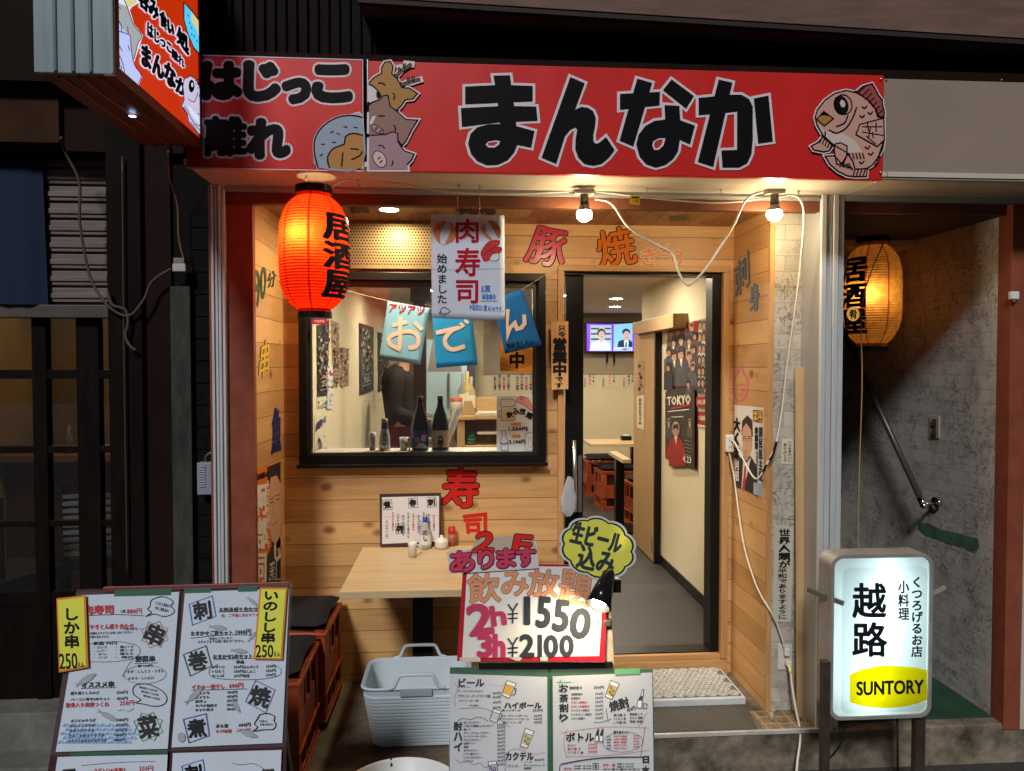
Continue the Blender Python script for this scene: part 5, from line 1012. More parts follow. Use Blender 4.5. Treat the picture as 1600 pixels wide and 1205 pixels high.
# ================================================================ posters on the porch walls
skin = mat('printed_skin', (0.58, 0.33, 0.22), 0.5); skin2 = mat('printed_skin_shade', (0.38, 0.19, 0.12), 0.5); hair = mat('printed_hair', (0.03, 0.022, 0.02), 0.5); suit = mat('printed_suit', (0.03, 0.028, 0.035), 0.5); pwhite = mat('poster_white', (0.68, 0.66, 0.62), 0.4); porange = mat('poster_orange', (0.70, 0.16, 0.02), 0.4); ptie = mat('printed_tie', (0.5, 0.04, 0.04), 0.5); porg2 = mat('poster_amber', (0.78, 0.42, 0.03), 0.45); pnavy = mat('poster_navy', (0.012, 0.018, 0.08), 0.45)
o, I = sheet('election_poster', 'orange and white election poster with a large face on the left pine wall', 'poster', [(400.5, 734), (438, 721), (438.5, 909), (399.5, 913)], ((XL, 0, 0), (1, 0, 0)), porange)
def za(L): return [(380 + x / 3.172, 560 + y / 3.172) for x, y in L]
I.poly(za([(118, 540), (183, 512), (185, 1105), (112, 1115), (110, 1000), (140, 930)]), suit); I.up()
I.poly(za([(125, 585), (150, 560), (184, 585), (184, 870), (160, 920), (140, 905), (128, 840), (122, 720)]), skin); I.up(); I.poly(za([(120, 600), (124, 545), (184, 515), (184, 620), (165, 580), (135, 590), (127, 650)]), hair); I.poly(za([(150, 930), (184, 880), (184, 960), (155, 1000)]), pwhite)
for A in ([(130, 700), (148, 690)], [(160, 682), (180, 674)]): I.line(za(A), 1.3, hair)
for A in ([(134, 718), (147, 712)], [(162, 702), (178, 697)]): I.line(za(A), 1.4, black)
I.line(za([(152, 715), (146, 775), (162, 778)]), 0.9, skin2); I.line(za([(140, 825), (155, 820), (170, 808)]), 1.2, mat('printed_lip', (0.35, 0.1, 0.08), 0.5))
I.poly(za([(162, 900), (184, 890), (184, 1095), (160, 1100)]), pwhite); I.up(); I.ell(*za([(175, 955)])[0], 2.4, 6, skin); I.poly(za([(163, 1010), (184, 985), (184, 1090), (163, 1095)]), suit); I.up()
I.TV('阿部司', 0, 0, 1, 1, pwhite, 1.2, quad=za([(66, 620), (118, 605), (116, 1120), (60, 1122)])); I.TV('あなたの暮らしを', 0, 0, 1, 1, pwhite, 0.3, quad=za([(112, 600), (128, 600), (130, 940), (114, 940)])); I.T('日本維新の会', 0, 0, 1, 1, black, 0.4, quad=za([(68, 575), (125, 555), (125, 585), (68, 605)]))
I.TV('まっすぐに', 0, 0, 1, 1, pwhite, 0.3, quad=za([(122, 1020), (160, 1000), (160, 1095), (122, 1105)])); I.build('print', o)
o, I = sheet('election_poster', 'white election poster of a suited man on the right pine wall', 'poster', [(1147, 633), (1192.6, 637), (1192, 779), (1149, 761)], ((XR, 0, 0), (-1, 0, 0)), pwhite)
def zb_(L): return [(1120 + x / 7.09, 620 + y / 7.09) for x, y in L]
I.poly(zb_([(205, 700), (300, 660), (380, 660), (450, 780), (455, 1110), (340, 1050), (208, 1000)]), suit); I.up(); I.poly(zb_([(295, 700), (330, 740), (385, 665), (330, 900), (300, 1030), (275, 1030)]), pwhite); I.up(); I.poly(zb_([(308, 770), (328, 770), (325, 900), (312, 1040), (280, 1030), (300, 880)]), ptie); I.up()
I.poly(zb_([(285, 330), (330, 280), (390, 340), (392, 560), (370, 640), (340, 715), (312, 690), (295, 600), (285, 480)]), skin); I.up(); I.poly(zb_([(278, 420), (285, 270), (340, 205), (395, 260), (402, 440), (390, 440), (385, 370), (330, 290), (292, 350), (286, 430)]), hair)
for A in ([(298, 440), (330, 442)], [(352, 440), (385, 440)]): I.line(zb_(A), 0.9, hair)
for A in ([(300, 465), (328, 468)], [(350, 462), (382, 462)]): I.line(zb_(A), 1.0, black); 
I.ring(*zb_([(313, 468)])[0], 2.6, 3.2, 0.4, grey_ink); I.ring(*zb_([(366, 464)])[0], 2.8, 3.2, 0.4, grey_ink); I.line(zb_([(335, 480), (332, 540), (345, 545)]), 0.6, skin2); I.line(zb_([(315, 600), (335, 595), (355, 602)]), 0.9, mat('printed_lip', (0.35, 0.1, 0.08), 0.5))
I.TV('大くま', 0, 0, 1, 1, black, 0.9, quad=zb_([(190, 220), (262, 240), (262, 700), (195, 690)])); I.TV('利昭', 0, 0, 1, 1, white, 0.5, quad=zb_([(198, 700), (250, 700), (250, 940), (200, 930)])); I.TV('国民民主党', 0, 0, 1, 1, pnavy, 0.6, quad=zb_([(470, 330), (512, 330), (512, 950), (468, 930)])); I.TV('衆議院', 0, 0, 1, 1, black, 0.5, quad=zb_([(425, 330), (460, 335), (460, 590), (425, 580)])); I.TV('東京都総支部', 0, 0, 1, 1, grey_ink, 0.1, quad=zb_([(440, 600), (462, 605), (460, 770), (438, 760)]))
I.poly(zb_([(405, 145), (512, 155), (510, 290), (405, 270)]), pnavy); I.up(); I.poly(zb_([(412, 160), (455, 162), (455, 208), (412, 206)]), porg2); I.poly(zb_([(412, 218), (455, 220), (455, 262), (412, 262)]), porg2); I.poly(zb_([(463, 158), (508, 162), (508, 280), (463, 275)]), porg2); I.up(); I.T('こく', 0, 0, 1, 1, black, 0.3, quad=zb_([(468, 170), (504, 172), (504, 210), (468, 208)])); I.T('みん', 0, 0, 1, 1, black, 0.3, quad=zb_([(468, 232), (504, 236), (504, 268), (468, 266)])); I.poly(zb_([(412, 950), (510, 960), (508, 1110), (412, 1080)]), mat('poster_pale_blue', (0.38, 0.44, 0.55), 0.5)); I.build('print', o)
# notices on the stone wall
SWp = ((0, 3.475, 0), (0, -1, 0))
o, I = sheet('small_notice', 'small cream notice on the stone wall left of the plywood', 'notice', [(1222, 686), (1240, 686), (1239, 726), (1221, 725)], SWp, cream_paper); I.TV('いつもきれいに', 1231, 689, 1237, 722, black, 0.1); I.TV('ありがとう', 1223, 692, 1230, 722, black, 0.1); I.build('lettering', o)
o, I = sheet('prayer_notice', 'tall cream paper with a brushed column of characters low on the stone wall', 'notice', [(1210, 821), (1240, 823), (1236, 972), (1207, 972)], SWp, mat('cream_notice', (0.52, 0.49, 0.38), 0.5, var=0.1)); I.TV('世界人類が', 1216, 826, 1235, 888, black, 0.7); I.TV('平和でありますように', 1215, 888, 1230, 968, black, 0.35); I.build('lettering', o)

# ================================================================ table, crates and things in the porch
TT = 0.845
t = thing('porch_table', 'pale wood table on a black pedestal standing in the porch under the window', 'table', (-0.16, 3.55, ZN))
tx0, tx1, ty0, ty1 = PZ(530, 925, TT).x, 0.20, 3.13, 3.90
w = MB(W_table); w.box(tx0, tx1, ty0, ty1, TT - 0.032, TT); w.build('tabletop', t, bev=0.003)
w = MB(blackm); pc = PY(661, 950, 3.66); w.box(pc.x - 0.050, pc.x + 0.050, 3.62, 3.70, ZN + 0.02, TT - 0.04); w.build('leg', t, bev=0.004)
w = MB(blackm); w.box(pc.x - 0.09, pc.x + 0.11, 3.40, 3.84, TT - 0.052, TT - 0.033); w.build('bracket', t, bev=0.003)
w = MB(blackm); w.box(pc.x - 0.2, pc.x + 0.2, 3.57, 3.85, ZN, ZN + 0.02); w.build('base', t, bev=0.004)
# menu stand on the table
o, I = sheet('menu_card', 'framed paper menu card standing at the back of the porch table', 'menu', [(593, 772), (689, 770), (689, 851), (594, 855)], ((0, 3.885, TT), (0, -1, 0.12)), mat('menu_frame', (0.05, 0.025, 0.018), 0.5), 0.006)
mp_ = mat('menu_paper', (0.62, 0.58, 0.56), 0.5)
I.poly([(597, 777), (686, 775), (686, 846), (597, 850)], mp_); I.up()
for ch, x, y, r_ in (('煮', 605, 789, -10), ('巻', 645, 786, 10), ('刺', 674, 785, -8), ('焼', 625, 826, 15)): I.line([(x - 7, y - 7), (x + 7, y - 8), (x + 8, y + 7), (x - 6, y + 8)], 0.81, grey_ink, closed=True); I.T(ch, x - 5.5, y - 5.5, x + 5.5, y + 5.5, black, 0.7, rot=r_)
for i in range(9): I.TV('おまかせ盛合せ', 612 + i * 8, 800 + (i % 3) * 2, 616 + i * 8, 800 + 30 + (i % 4) * 4, grey_ink if i % 4 else red_ink, 0.15)
for x in (602, 655): I.TV('九五〇円', x, 812, x + 5, 842, grey_ink, 0.1)
I.line([(600, 808), (684, 806)], 0.68, pale_ink); I.build('print', o)
def base_at(px, py): return PZ(px, py, TT)
c = base_at(664.5, 857); t = thing('seasoning_bottle', 'clear seasoning bottle with white label and blue cap on the porch table', 'bottle', c)
w = MB(mat('milky_glass', (0.42, 0.40, 0.38), 0.2)); w.lathe([(0, 0), (0.031, 0.002), (0.033, 0.02), (0.029, 0.08), (0.015, 0.125), (0.012, 0.15), (0, 0.15)], c, 24); w.build('body', t)
w = MB(pwhite); w.lathe([(0.0335, 0.025), (0.0305, 0.075)], c, 24); w.build('wrapper', t)
w = MB(mat('blue_cap', (0.02, 0.06, 0.35), 0.4)); w.lathe([(0.0135, 0.138), (0.0135, 0.165), (0.009, 0.166)], c, 20); w.build('cap', t); w = MB(mat('gold_foil', (0.5, 0.35, 0.1), 0.3, 0.8)); w.lathe([(0.011, 0.165), (0.009, 0.176), (0, 0.176)], c, 16); w.build('nozzle', t)
I = Ink(c + Vector((0, -0.034, 0)), (0, -1, 0)); I.TV('だし', 660, 828, 668, 846, black, 0.3); I.build('lettering', t)
c = base_at(644.5, 871); t = thing('cream_jug', 'small white ceramic jug at the middle of the porch table', 'jug', c); cer = mat('white_ceramic', (0.68, 0.64, 0.56), 0.25)
w = MB(cer); w.lathe([(0, 0), (0.019, 0.001), (0.021, 0.06), (0.023, 0.075), (0.020, 0.075), (0.018, 0.01), (0, 0.01)], c, 24); w.build('body', t); w = MB(cer); w.tube(crom([c + Vector((0.02, 0, 0.062)), c + Vector((0.038, 0, 0.055)), c + Vector((0.037, 0, 0.03)), c + Vector((0.02, 0, 0.02))], 4), 0.004, 8); w.build('handle', t)
c = base_at(690, 857); t = thing('sugar_pot', 'low white lidded pot near the right end of the porch table', 'pot', c)
w = MB(cer); w.lathe([(0, 0), (0.032, 0.002), (0.036, 0.02), (0.034, 0.034)], c, 28); w.build('body', t); w = MB(cer); w.lathe([(0.036, 0.034), (0.034, 0.042), (0.018, 0.054), (0.007, 0.058), (0.008, 0.068), (0, 0.07)], c, 28); w.build('lid', t)
c = base_at(706, 853); t = thing('pepper_shaker', 'little red capped spice bottle at the back right of the porch table', 'spice bottle', c)
w = MB(mat('spice_jar', (0.35, 0.12, 0.06), 0.3)); w.lathe([(0, 0), (0.018, 0.001), (0.018, 0.07), (0, 0.07)], c, 20); w.build('body', t); w = MB(mat('red_cap', (0.45, 0.02, 0.015), 0.35)); w.lathe([(0.019, 0.066), (0.019, 0.10), (0, 0.103)], c, 20); w.build('cap', t)

# beer crates
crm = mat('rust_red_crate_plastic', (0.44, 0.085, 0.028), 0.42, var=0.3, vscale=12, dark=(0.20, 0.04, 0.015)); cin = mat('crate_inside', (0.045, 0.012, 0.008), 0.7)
def crate(name, label, group, cat='beer crate', W=0.37, D=0.45, H=0.42, cushion=True):
    t = thing(name, label, cat, (0, 0, 0), group); a, c = W / 2, D / 2; th = 0.018
    w = MB(crm)
    for sx in (-1, 1):
        for sy in (-1, 1): w.box(min(sx * a, sx * (a - 0.055)), max(sx * a, sx * (a - 0.055)), min(sy * c, sy * (c - 0.055)), max(sy * c, sy * (c - 0.055)), 0.0, H)
    def wall(ax, sgn):
        L = (c if ax == 0 else a) - 0.055; e = (a if ax == 0 else c)
        def bx(u0, u1, z0, z1, dep=0.0):
            p, q = sgn * (e - dep), sgn * (e - dep - th)
            if ax == 0: w.box(min(p, q), max(p, q), u0, u1, z0, z1)
            else: w.box(u0, u1, min(p, q), max(p, q), z0, z1)
        bx(-L, L, H - 0.035, H); bx(-L, L, 0.135, 0.265, 0.004); bx(-L, L, 0.0, 0.035)
        for u in ((-L * 0.33, L * 0.33) if ax == 0 else (0,)): bx(u - 0.014, u + 0.014, 0.265, H - 0.035, 0.003); bx(u - 0.014, u + 0.014, 0.035, 0.135, 0.003)
        if ax == 0: bx(-L, -L * 0.5, 0.265, H - 0.035, 0.005)
    for ax in (0, 1):
        for sgn in (-1, 1): wall(ax, sgn)
    for z in (0.0, 0.125, H - 0.012):
        w.box(-a - 0.006, a + 0.006, -c - 0.006, -c + 0.004, z, z + 0.012); w.box(-a - 0.006, a + 0.006, c - 0.004, c + 0.006, z, z + 0.012)
        w.box(-a - 0.006, -a + 0.004, -c + 0.004, c - 0.004, z, z + 0.012); w.box(a - 0.004, a + 0.006, -c + 0.004, c - 0.004, z, z + 0.012)
    for i in range(5): w.box(-a + 0.02, a - 0.02, -c + 0.075 + i * 0.075, -c + 0.083 + i * 0.075, H - 0.03, H - 0.004)
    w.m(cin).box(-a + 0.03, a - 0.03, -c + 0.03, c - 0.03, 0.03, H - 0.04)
    w.build('crate', t, bev=0.0025)
    if cushion:
        w = MB(mat('black_cushion', (0.014, 0.014, 0.016), 0.85, var=0.3, vscale=80)); w.smooth = True; n = 10; V_ = []
        for top in (1, 0):
            for j in range(n + 1):
                for i in range(n + 1):
                    u, v = i / n * 2 - 1, j / n * 2 - 1; q = max(abs(u), abs(v)); pin = 1 - 0.08 * (1 - abs(u)) * (abs(v) > 0.95) - 0.08 * (1 - abs(v)) * (abs(u) > 0.95)
                    w.add([(u * (a + 0.0) * pin, v * (c - 0.01) * pin, H + 0.03 + (0.032 if top else -0.026) * (1 - q ** 6))])
        m = (n + 1) ** 2
        for j in range(n):
            for i in range(n):
                p = j * (n + 1) + i; w.face((p, p + 1, p + n + 2, p + n + 1)); w.face((m + p, m + p + n + 1, m + p + n + 2, m + p + 1))
        w.build('cushion', t)
    return t
CG = 'rust red beer crates used as seats in the porch'
c1 = crate('beer_crate', 'rust red beer crate seat with black cushion in the porch corner, farther of two', CG); c1.location = (-0.62 - 0.190, 3.66, ZN + 0.03)
c2 = clone(c1, (-0.645 - 0.190, 3.19, ZN), 'rust red beer crate seat with flattened black cushion, nearer one beside the left menu board'); c2.rotation_euler = (0, 0, 0.02)
IG = 'crate stools inside the restaurant'
ci = [PZ(925, 772, ZI), PZ(955, 790, ZI), PZ(985, 815, ZI)]
for i, (x, y, rz, lab) in enumerate(((ci[0].x + 0.14, 9.0, 0.0, 'crate stool with black cushion farthest inside, beside the back wall'), (ci[1].x + 0.06, 8.15, 0.05, 'crate stool with black cushion inside the doorway, middle of three'), (ci[2].x + 0.18, 7.25, 0.12, 'crate stool with black cushion nearest the wooden sliding door'))):
    q = clone(c1, (x, y, ZI), lab); q['group'] = IG; q.rotation_euler = (0, 0, rz + math.pi / 2)

# pale basket
t = thing('laundry_basket', 'pale blue grey ribbed plastic basket with raised handles on the porch floor', 'basket', (-0.195, 3.385, ZN))
bk = mat('pale_blue_plastic', (0.56, 0.63, 0.66), 0.42, var=0.1, vscale=4); bcx, bcy = -0.195, 3.385; zr = 0.386
def rr(hx, hy, r, n=10):
    out = []
    for k, (sx, sy) in enumerate(((1, 1), (-1, 1), (-1, -1), (1, -1))):
        for i in range(n + 1):
            a = math.pi / 2 * (k + i / n); out.append((sx * (hx - r) + r * math.cos(a), sy * (hy - r) + r * math.sin(a)))
    return out
w = MB(bk); w.smooth = False; rings = []; H_ = zr - ZN
def loop(k, hx, hy, z): 
    b0 = w.add([(bcx + x, bcy + y, z + (0.035 * max(0, 1 - (x / 0.10) ** 4) if (abs(x) < 0.10 and abs(y) > hy * 0.8 and k == 'rim') else 0)) for x, y in rr(hx, hy, 0.06)]); rings.append(b0)
N4 = 44
for i in range(15):
    f = i / 14; z = ZN + 0.004 + (H_ * 0.80) * f
    loop('s', 0.194 + 0.035 * f, 0.134 + 0.028 * f, z); loop('s', 0.200 + 0.035 * f, 0.140 + 0.028 * f, z + 0.004); loop('s', 0.200 + 0.035 * f, 0.140 + 0.028 * f, z + 0.012); loop('s', 0.194 + 0.035 * f, 0.134 + 0.028 * f, z + 0.015)
loop('s', 0.235, 0.166, zr - 0.012); loop('rim', 0.246, 0.176, zr); loop('rim', 0.240, 0.170, zr + 0.006); loop('rim', 0.228, 0.158, zr)
loop('s', 0.210, 0.143, ZN + 0.16); loop('s', 0.185, 0.125, ZN + 0.02)
for q in range(len(rings) - 1):
    for i in range(N4): w.face((rings[q] + i, rings[q] + (i + 1) % N4, rings[q + 1] + (i + 1) % N4, rings[q + 1] + i))
w.face([rings[0] + i for i in range(N4)][::-1]); w.face([rings[-1] + i for i in range(N4)])
w.build('body', t)
for sy in (-1, 1):
    w = MB(bk); y = bcy + sy * 0.172; z0_ = zr + 0.002
    w.tube(crom([(bcx - 0.125, y, z0_), (bcx - 0.095, y, z0_ + 0.01), (bcx - 0.075, y, z0_ + 0.052), (bcx - 0.05, y, z0_ + 0.060), (bcx + 0.05, y, z0_ + 0.060), (bcx + 0.075, y, z0_ + 0.052), (bcx + 0.095, y, z0_ + 0.01), (bcx + 0.125, y, z0_)], 3), 0.008, 8); w.build('handle', t)
w = MB(mat('handle_slot', (0.30, 0.36, 0.41), 0.5)); w.box(bcx - 0.07, bcx + 0.07, bcy - 0.1785, bcy - 0.172, zr - 0.032, zr + 0.002); w.build('grip_slot', t, bev=0.003)
# white tub at the very bottom
t = thing('white_tub', 'round white plastic tub cut off by the bottom edge of the photo', 'tub', (-0.21, 2.55, ZG)); tb = mat('white_tub_plastic', (0.58, 0.60, 0.60), 0.4)
zt_ = 0.325; w = MB(tb); w.lathe([(0.0, ZG + 0.001), (0.165, ZG + 0.001), (0.20, zt_ - 0.02), (0.215, zt_ - 0.012), (0.215, zt_), (0.207, zt_ + 0.004), (0.198, zt_ - 0.002), (0.16, ZG + 0.02), (0, ZG + 0.02)], (-0.21, 2.55, 0), 48); w.build('body', t)
w = MB(blackm); w.tube(crom([(-0.265, 2.55 + 0.21, zt_ - 0.03), (-0.262, 2.55 + 0.205, zt_ + 0.006), (-0.258, 2.55 + 0.19, zt_ - 0.02)], 3), 0.005, 6); w.build('handle', t)
# mats
t = thing('door_mat', 'grey and white lattice door mat on a low step in front of the doorway', 'mat', (0.95, 3.75, ZN))
mz = ZN + 0.035; w = MB(mat('mat_board', (0.60, 0.62, 0.60), 0.5, var=0.15)); mx0, mx1, my0, my1 = 0.45, XR - 0.072, 3.545, 3.905
w.box(mx0, mx1, my0, my1, ZN, mz); w.build('step_board', t, bev=0.004)
w = MB(mat('mat_base', (0.15, 0.145, 0.13), 0.8)); w.box(mx0, mx1 - 0.012, my0 + 0.022, my1, mz, mz + 0.003); w.build('mat_base', t)
w = MB(mat('mat_lattice', (0.62, 0.60, 0.54), 0.6, var=0.3, vscale=30)); nx_, ny_ = 17, 7; sx, sy = (mx1 - mx0 - 0.02) / nx_, (my1 - my0 - 0.03) / ny_
for j in range(ny_):
    for i in range(nx_):
        cx, cy = mx0 + (i + 0.5 + (0.5 if j % 2 else 0)) * sx, my0 + 0.026 + (j + 0.5) * sy
        if cx + sx * 0.5 > mx1 - 0.012: continue
        for k in range(6):
            a = math.pi / 3 * k; p = Vector((cx, cy, mz + 0.005)); q = p + Vector((math.cos(a) * sx * 0.52, math.sin(a) * sy * 0.58, 0)); w.bar(p, q, 0.006, 0.004)
            a2 = a + math.pi / 3; q2 = p + Vector((math.cos(a2) * sx * 0.52, math.sin(a2) * sy * 0.58, 0)); w.bar(q, q2, 0.007, 0.004)
w.build('lattice', t)
t = thing('rubber_mat', 'dark grey ribbed rubber mat on the porch floor in front of the step', 'mat', (0.9, 3.4, ZN))
w = MB(mat('dark_rubber', (0.085, 0.078, 0.066), 0.7, var=0.25, vscale=4)); w.prism([(0.40, 3.287, ZN - 0.002), (1.372, 3.287, ZN - 0.002), (1.405, 3.54, ZN - 0.002), (0.40, 3.54, ZN - 0.002)], (0, 0, 0.007)); w.build('sheet', t)
w = MB(mat('rubber_rib', (0.12, 0.11, 0.095), 0.7))
for i in range(60): w.box(0.42 + i * 0.0155, 0.426 + i * 0.0155, 3.30, 3.53, ZN + 0.0048, ZN + 0.0068)
w.build('rib', t)
w = MB(mat('rag', (0.4, 0.32, 0.2), 0.8)); c = PZ(1206, 1125, ZN); w.ball((c.x, c.y, ZN + 0.018), 0.018, 10, (0.8, 0.7, 1.4)); w.ball((c.x + 0.006, c.y, ZN + 0.045), 0.011, 8); tag(w.build('salt_heap'), 'small pale heap in a dish at the foot of the stone wall', 'salt heap')
# plastic bag on the door handle
t = thing('plastic_bag', 'crumpled clear plastic bag hanging from the door handle', 'bag', PY(890, 775, 3.90)); w = MB(film_mat('bag_film', 0.34, 0.2)); w.smooth = True
random.seed(3); rows = []
for j in range(9):
    f = j / 8; cx, r = PY(890 - 2 * f, 745 + 62 * f, 3.905), (0.012, 0.022, 0.030, 0.036, 0.040, 0.043, 0.042, 0.034, 0.012)[j]
    rows.append(w.add([cx + Vector((math.cos(a) * r * random.uniform(.75, 1.2), math.sin(a) * r * 0.45 * random.uniform(.7, 1.2), random.uniform(-.005, .005))) for a in [2 * math.pi * k / 14 for k in range(14)]]))
for j in range(8):
    for k in range(14): w.face((rows[j] + k, rows[j] + (k + 1) % 14, rows[j + 1] + (k + 1) % 14, rows[j + 1] + k))
w.build('film', t)

# ================================================================ menu stands on the street
dkframe = mat('dark_maroon_frame', (0.045, 0.014, 0.016), 0.45); grnb = mat('green_board', (0.035, 0.11, 0.055), 0.5, var=0.2); tape = mat('green_tape', (0.02, 0.09, 0.05), 0.4); mpap = mat('laminated_menu', (0.56, 0.62, 0.70), 0.18, var=0.06, vscale=5, spec=0.5); redtape = mat('crimson_tape', (0.40, 0.012, 0.03), 0.35)
def lean(px, py, Y, deg): return (PY(px, py, Y), Vector((0, -math.cos(rad(deg)), math.sin(rad(deg)))))
LP = lean(270, 1050, 2.10, 15)
LS = thing('menu_stand', 'left menu stand holding white food menus under clear vinyl', 'menu stand', (LP[0].x, LP[0].y, ZG))
def back(pl, d): return (pl[0] - pl[1] * d, pl[1])
def bslab(w, pl, quad, th): return w.slab([PN(x, y, *pl) for x, y in quad], th, pl[1])
w = MB(dkframe); bslab(w, back(LP, 0.004), [(120, 921), (452, 914), (441, 1420), (40, 1420)], 0.012); w.build('board', LS)
w = MB(mat('red_top_bar', (0.14, 0.025, 0.02), 0.4)); bslab(w, back(LP, -0.006), [(160, 917), (452, 909), (452, 917), (160, 925)], 0.03); w.build('top_bar', LS, bev=0.003)
w = MB(tape); P3 = back(LP, -0.0066)
for q in ([(180, 922), (268, 919), (267, 930), (178, 932)], [(288, 919), (330, 918), (330, 926), (288, 927)], [(372, 916), (402, 915), (402, 924), (372, 925)], [(110, 1176), (262, 1172), (262, 1179), (108, 1182)]): bslab(w, P3, q, 0.001)
w.build('tape', LS)
w = MB(blackm)
for q in ((110, 1300), (420, 1300)):
    a = PN(q[0], 1000, *back(LP, 0.02)); w.bar(a, Vector((a.x, a.y + 0.45, ZG)), 0.03, 0.03); b_ = PN(q[0], 1390, *LP); w.bar(PN(q[0], 1200, *LP), Vector((b_.x, b_.y, ZG)), 0.03, 0.03)
w.build('leg', LS)
def A6(x, y): return (80 + x / 3.95, 900 + y / 3.95)
def A7(x, y): return (265 + x / 3.95, 900 + y / 3.95)
def TQ(I, f, s, x0, y0, x1, y1, m, b=0.0, rot=0.0, slope=-3, **k):
    a = f(x0, y0); c = f(x1, y1); I.T(s, a[0], a[1], c[0], c[1], m, b, rot=rot, slope=slope * (c[0] - a[0]) / 120, **k)
def page(name, quad, plane=LP, par=LS, e=0.0035, m=None):
    o, I = sheet(name, None, par, quad, (plane[0] + plane[1] * e, plane[1]), m or mpap, 0.0012); return I
def bubble(I, pts, f, m=black, w_=1.5): I.line([f(*p) for p in pts], w_, m, closed=True, sm=3)
def star(I, f, cx, cy, r, col, ch, bold, rot):
    c = f(cx, cy); r = r / 3.95
    for k in (0, 1):
        a0 = rad(20 + 45 * k); I.line([(c[0] + r * math.cos(a0 + i * math.pi / 2), c[1] + r * math.sin(a0 + i * math.pi / 2)) for i in range(4)], 0.94, col, closed=True); I.up()
    I.T(ch, c[0] - r * 0.62, c[1] - r * 0.7, c[0] + r * 0.62, c[1] + r * 0.7, black, bold, rot=rot)
def square(I, f, q, col, ch, bold, rot=0):
    I.line([f(*p) for p in q], 0.9, col, closed=True); I.line([(f(*p)[0] + 1, f(*p)[1] - 0.8) for p in q], 0.68, col, closed=True); I.up()
    cx = sum(p[0] for p in q) / 4; cy = sum(p[1] for p in q) / 4; h = (max(p[1] for p in q) - min(p[1] for p in q)) * 0.30; a = f(cx - h, cy - h); c = f(cx + h, cy + h); I.T(ch, a[0], a[1], c[0], c[1], black, bold, rot=rot)
def price_rows(I, f, rows, x0, x1, xp0, xp1, y0, dy, h=20, dx=0, m=grey_ink, mp=grey_ink):
    for i, (s, p) in enumerate(rows):
        mm = m if not s.startswith('*') else red_ink; s = s.lstrip('*'); y = y0 + i * dy; k = dx * i
        TQ(I, f, s, x0 + k, y, x0 + k + min(x1 - x0, 22 * len(s)), y + h, mm, 0.25)
        if p: TQ(I, f, p, xp0 + k, y - 4, xp1 + k, y + h - 4, mp if mm is not red_ink else red_ink, 0.25)
I = page('menu_page', [(128, 930), (280, 925), (262, 1170), (87, 1175)])
f = A6
TQ(I, f, '肉寿司', 205, 182, 385, 236, red_ink, 0.9); TQ(I, f, '1貫', 430, 210, 460, 228, grey_ink, 0.2); TQ(I, f, '880円', 468, 202, 560, 234, red_ink, 0.4); I.line([f(215, 245), f(400, 238), f(570, 246)], 1.08, grey_ink, sm=3)
bubble(I, [(610, 190), (620, 150), (680, 128), (730, 140), (755, 165), (740, 185), (762, 215), (740, 240), (690, 250), (640, 235), (585, 250), (620, 225), (595, 205)], f)
I.T('とろける美味さ!', *f(645, 165), *f(735, 188), grey_ink, 0.1, slope=5); I.T('ぜひご賞味あれ!', *f(640, 195), *f(725, 218), grey_ink, 0.1, slope=5)
TQ(I, f, 'おまかせやきとん盛り合わせ', 120, 298, 510, 330, red_ink, 0.45); TQ(I, f, '1本90円〜', 450, 318, 555, 336, grey_ink, 0.15); TQ(I, f, '五本種をスタッフにお申し付けください', 225, 343, 500, 360, grey_ink, 0.12); TQ(I, f, 'にて盛り合わせます。', 222, 368, 360, 384, grey_ink, 0.12)
TQ(I, f, '単品 90円', 260, 404, 405, 426, black, 0.3)
for i, (a, b2) in enumerate((('カシラ', '豚バラ'), ('レバー', '豚しろ'), ('タレ', '鶏もも'), ('ハツ', '鶏皮'))): TQ(I, f, '・ ' + a, 262, 434 + i * 21, 345, 448 + i * 21, grey_ink, 0.15); TQ(I, f, '・ ' + b2, 400, 430 + i * 21, 508, 446 + i * 21, grey_ink, 0.15)
I.line([f(*p) for p in ((230, 420), (400, 405), (520, 425), (550, 460), (520, 505), (400, 528), (230, 530))], 0.81, grey_ink, sm=4)
star(I, f, 640, 362, 88, mat('rust_ink', (0.35, 0.12, 0.06), 0.5), '串', 1.25, 25)
TQ(I, f, '野菜串', 522, 494, 640, 530, black, 0.6); I.line([f(515, 540), f(655, 536)], 0.81, grey_ink); TQ(I, f, '各 120円', 535, 546, 625, 562, black, 0.2); TQ(I, f, 'ネギ・ししとう・うずら', 470, 578, 695, 598, grey_ink, 0.15); TQ(I, f, 'オクラ・しいたけ', 475, 622, 635, 640, grey_ink, 0.15); I.ring(*f(580, 608), 33, 14.5, 0.6, grey_ink, -2)
TQ(I, f, 'オススメ串', 190, 652, 388, 688, black, 0.6); I.line([f(185, 694), f(400, 688)], 0.94, grey_ink)
price_rows(I, f, [('照り落としカルビ', '220円'), ('ベーコン巻き3本セット', '450円')], 122, 370, 405, 472, 712, 38)
TQ(I, f, '軟骨入り卵黄つくね', 92, 780, 358, 810, red_ink, 0.35); TQ(I, f, '250円', 425, 768, 512, 800, red_ink, 0.3)
bubble(I, [(505, 700), (530, 670), (600, 668), (680, 705), (715, 750), (700, 790), (640, 805), (570, 790), (520, 782), (555, 765), (515, 735)], f)
for i in range(3): I.T('濃厚な卵黄でつくねが大人気', *f(545 + i * 12, 690 + i * 26), *f(655 + i * 8, 704 + i * 26), grey_ink, 0.08, slope=6)
seig = mat('pale_wave_blue', (0.22, 0.40, 0.66), 0.5)
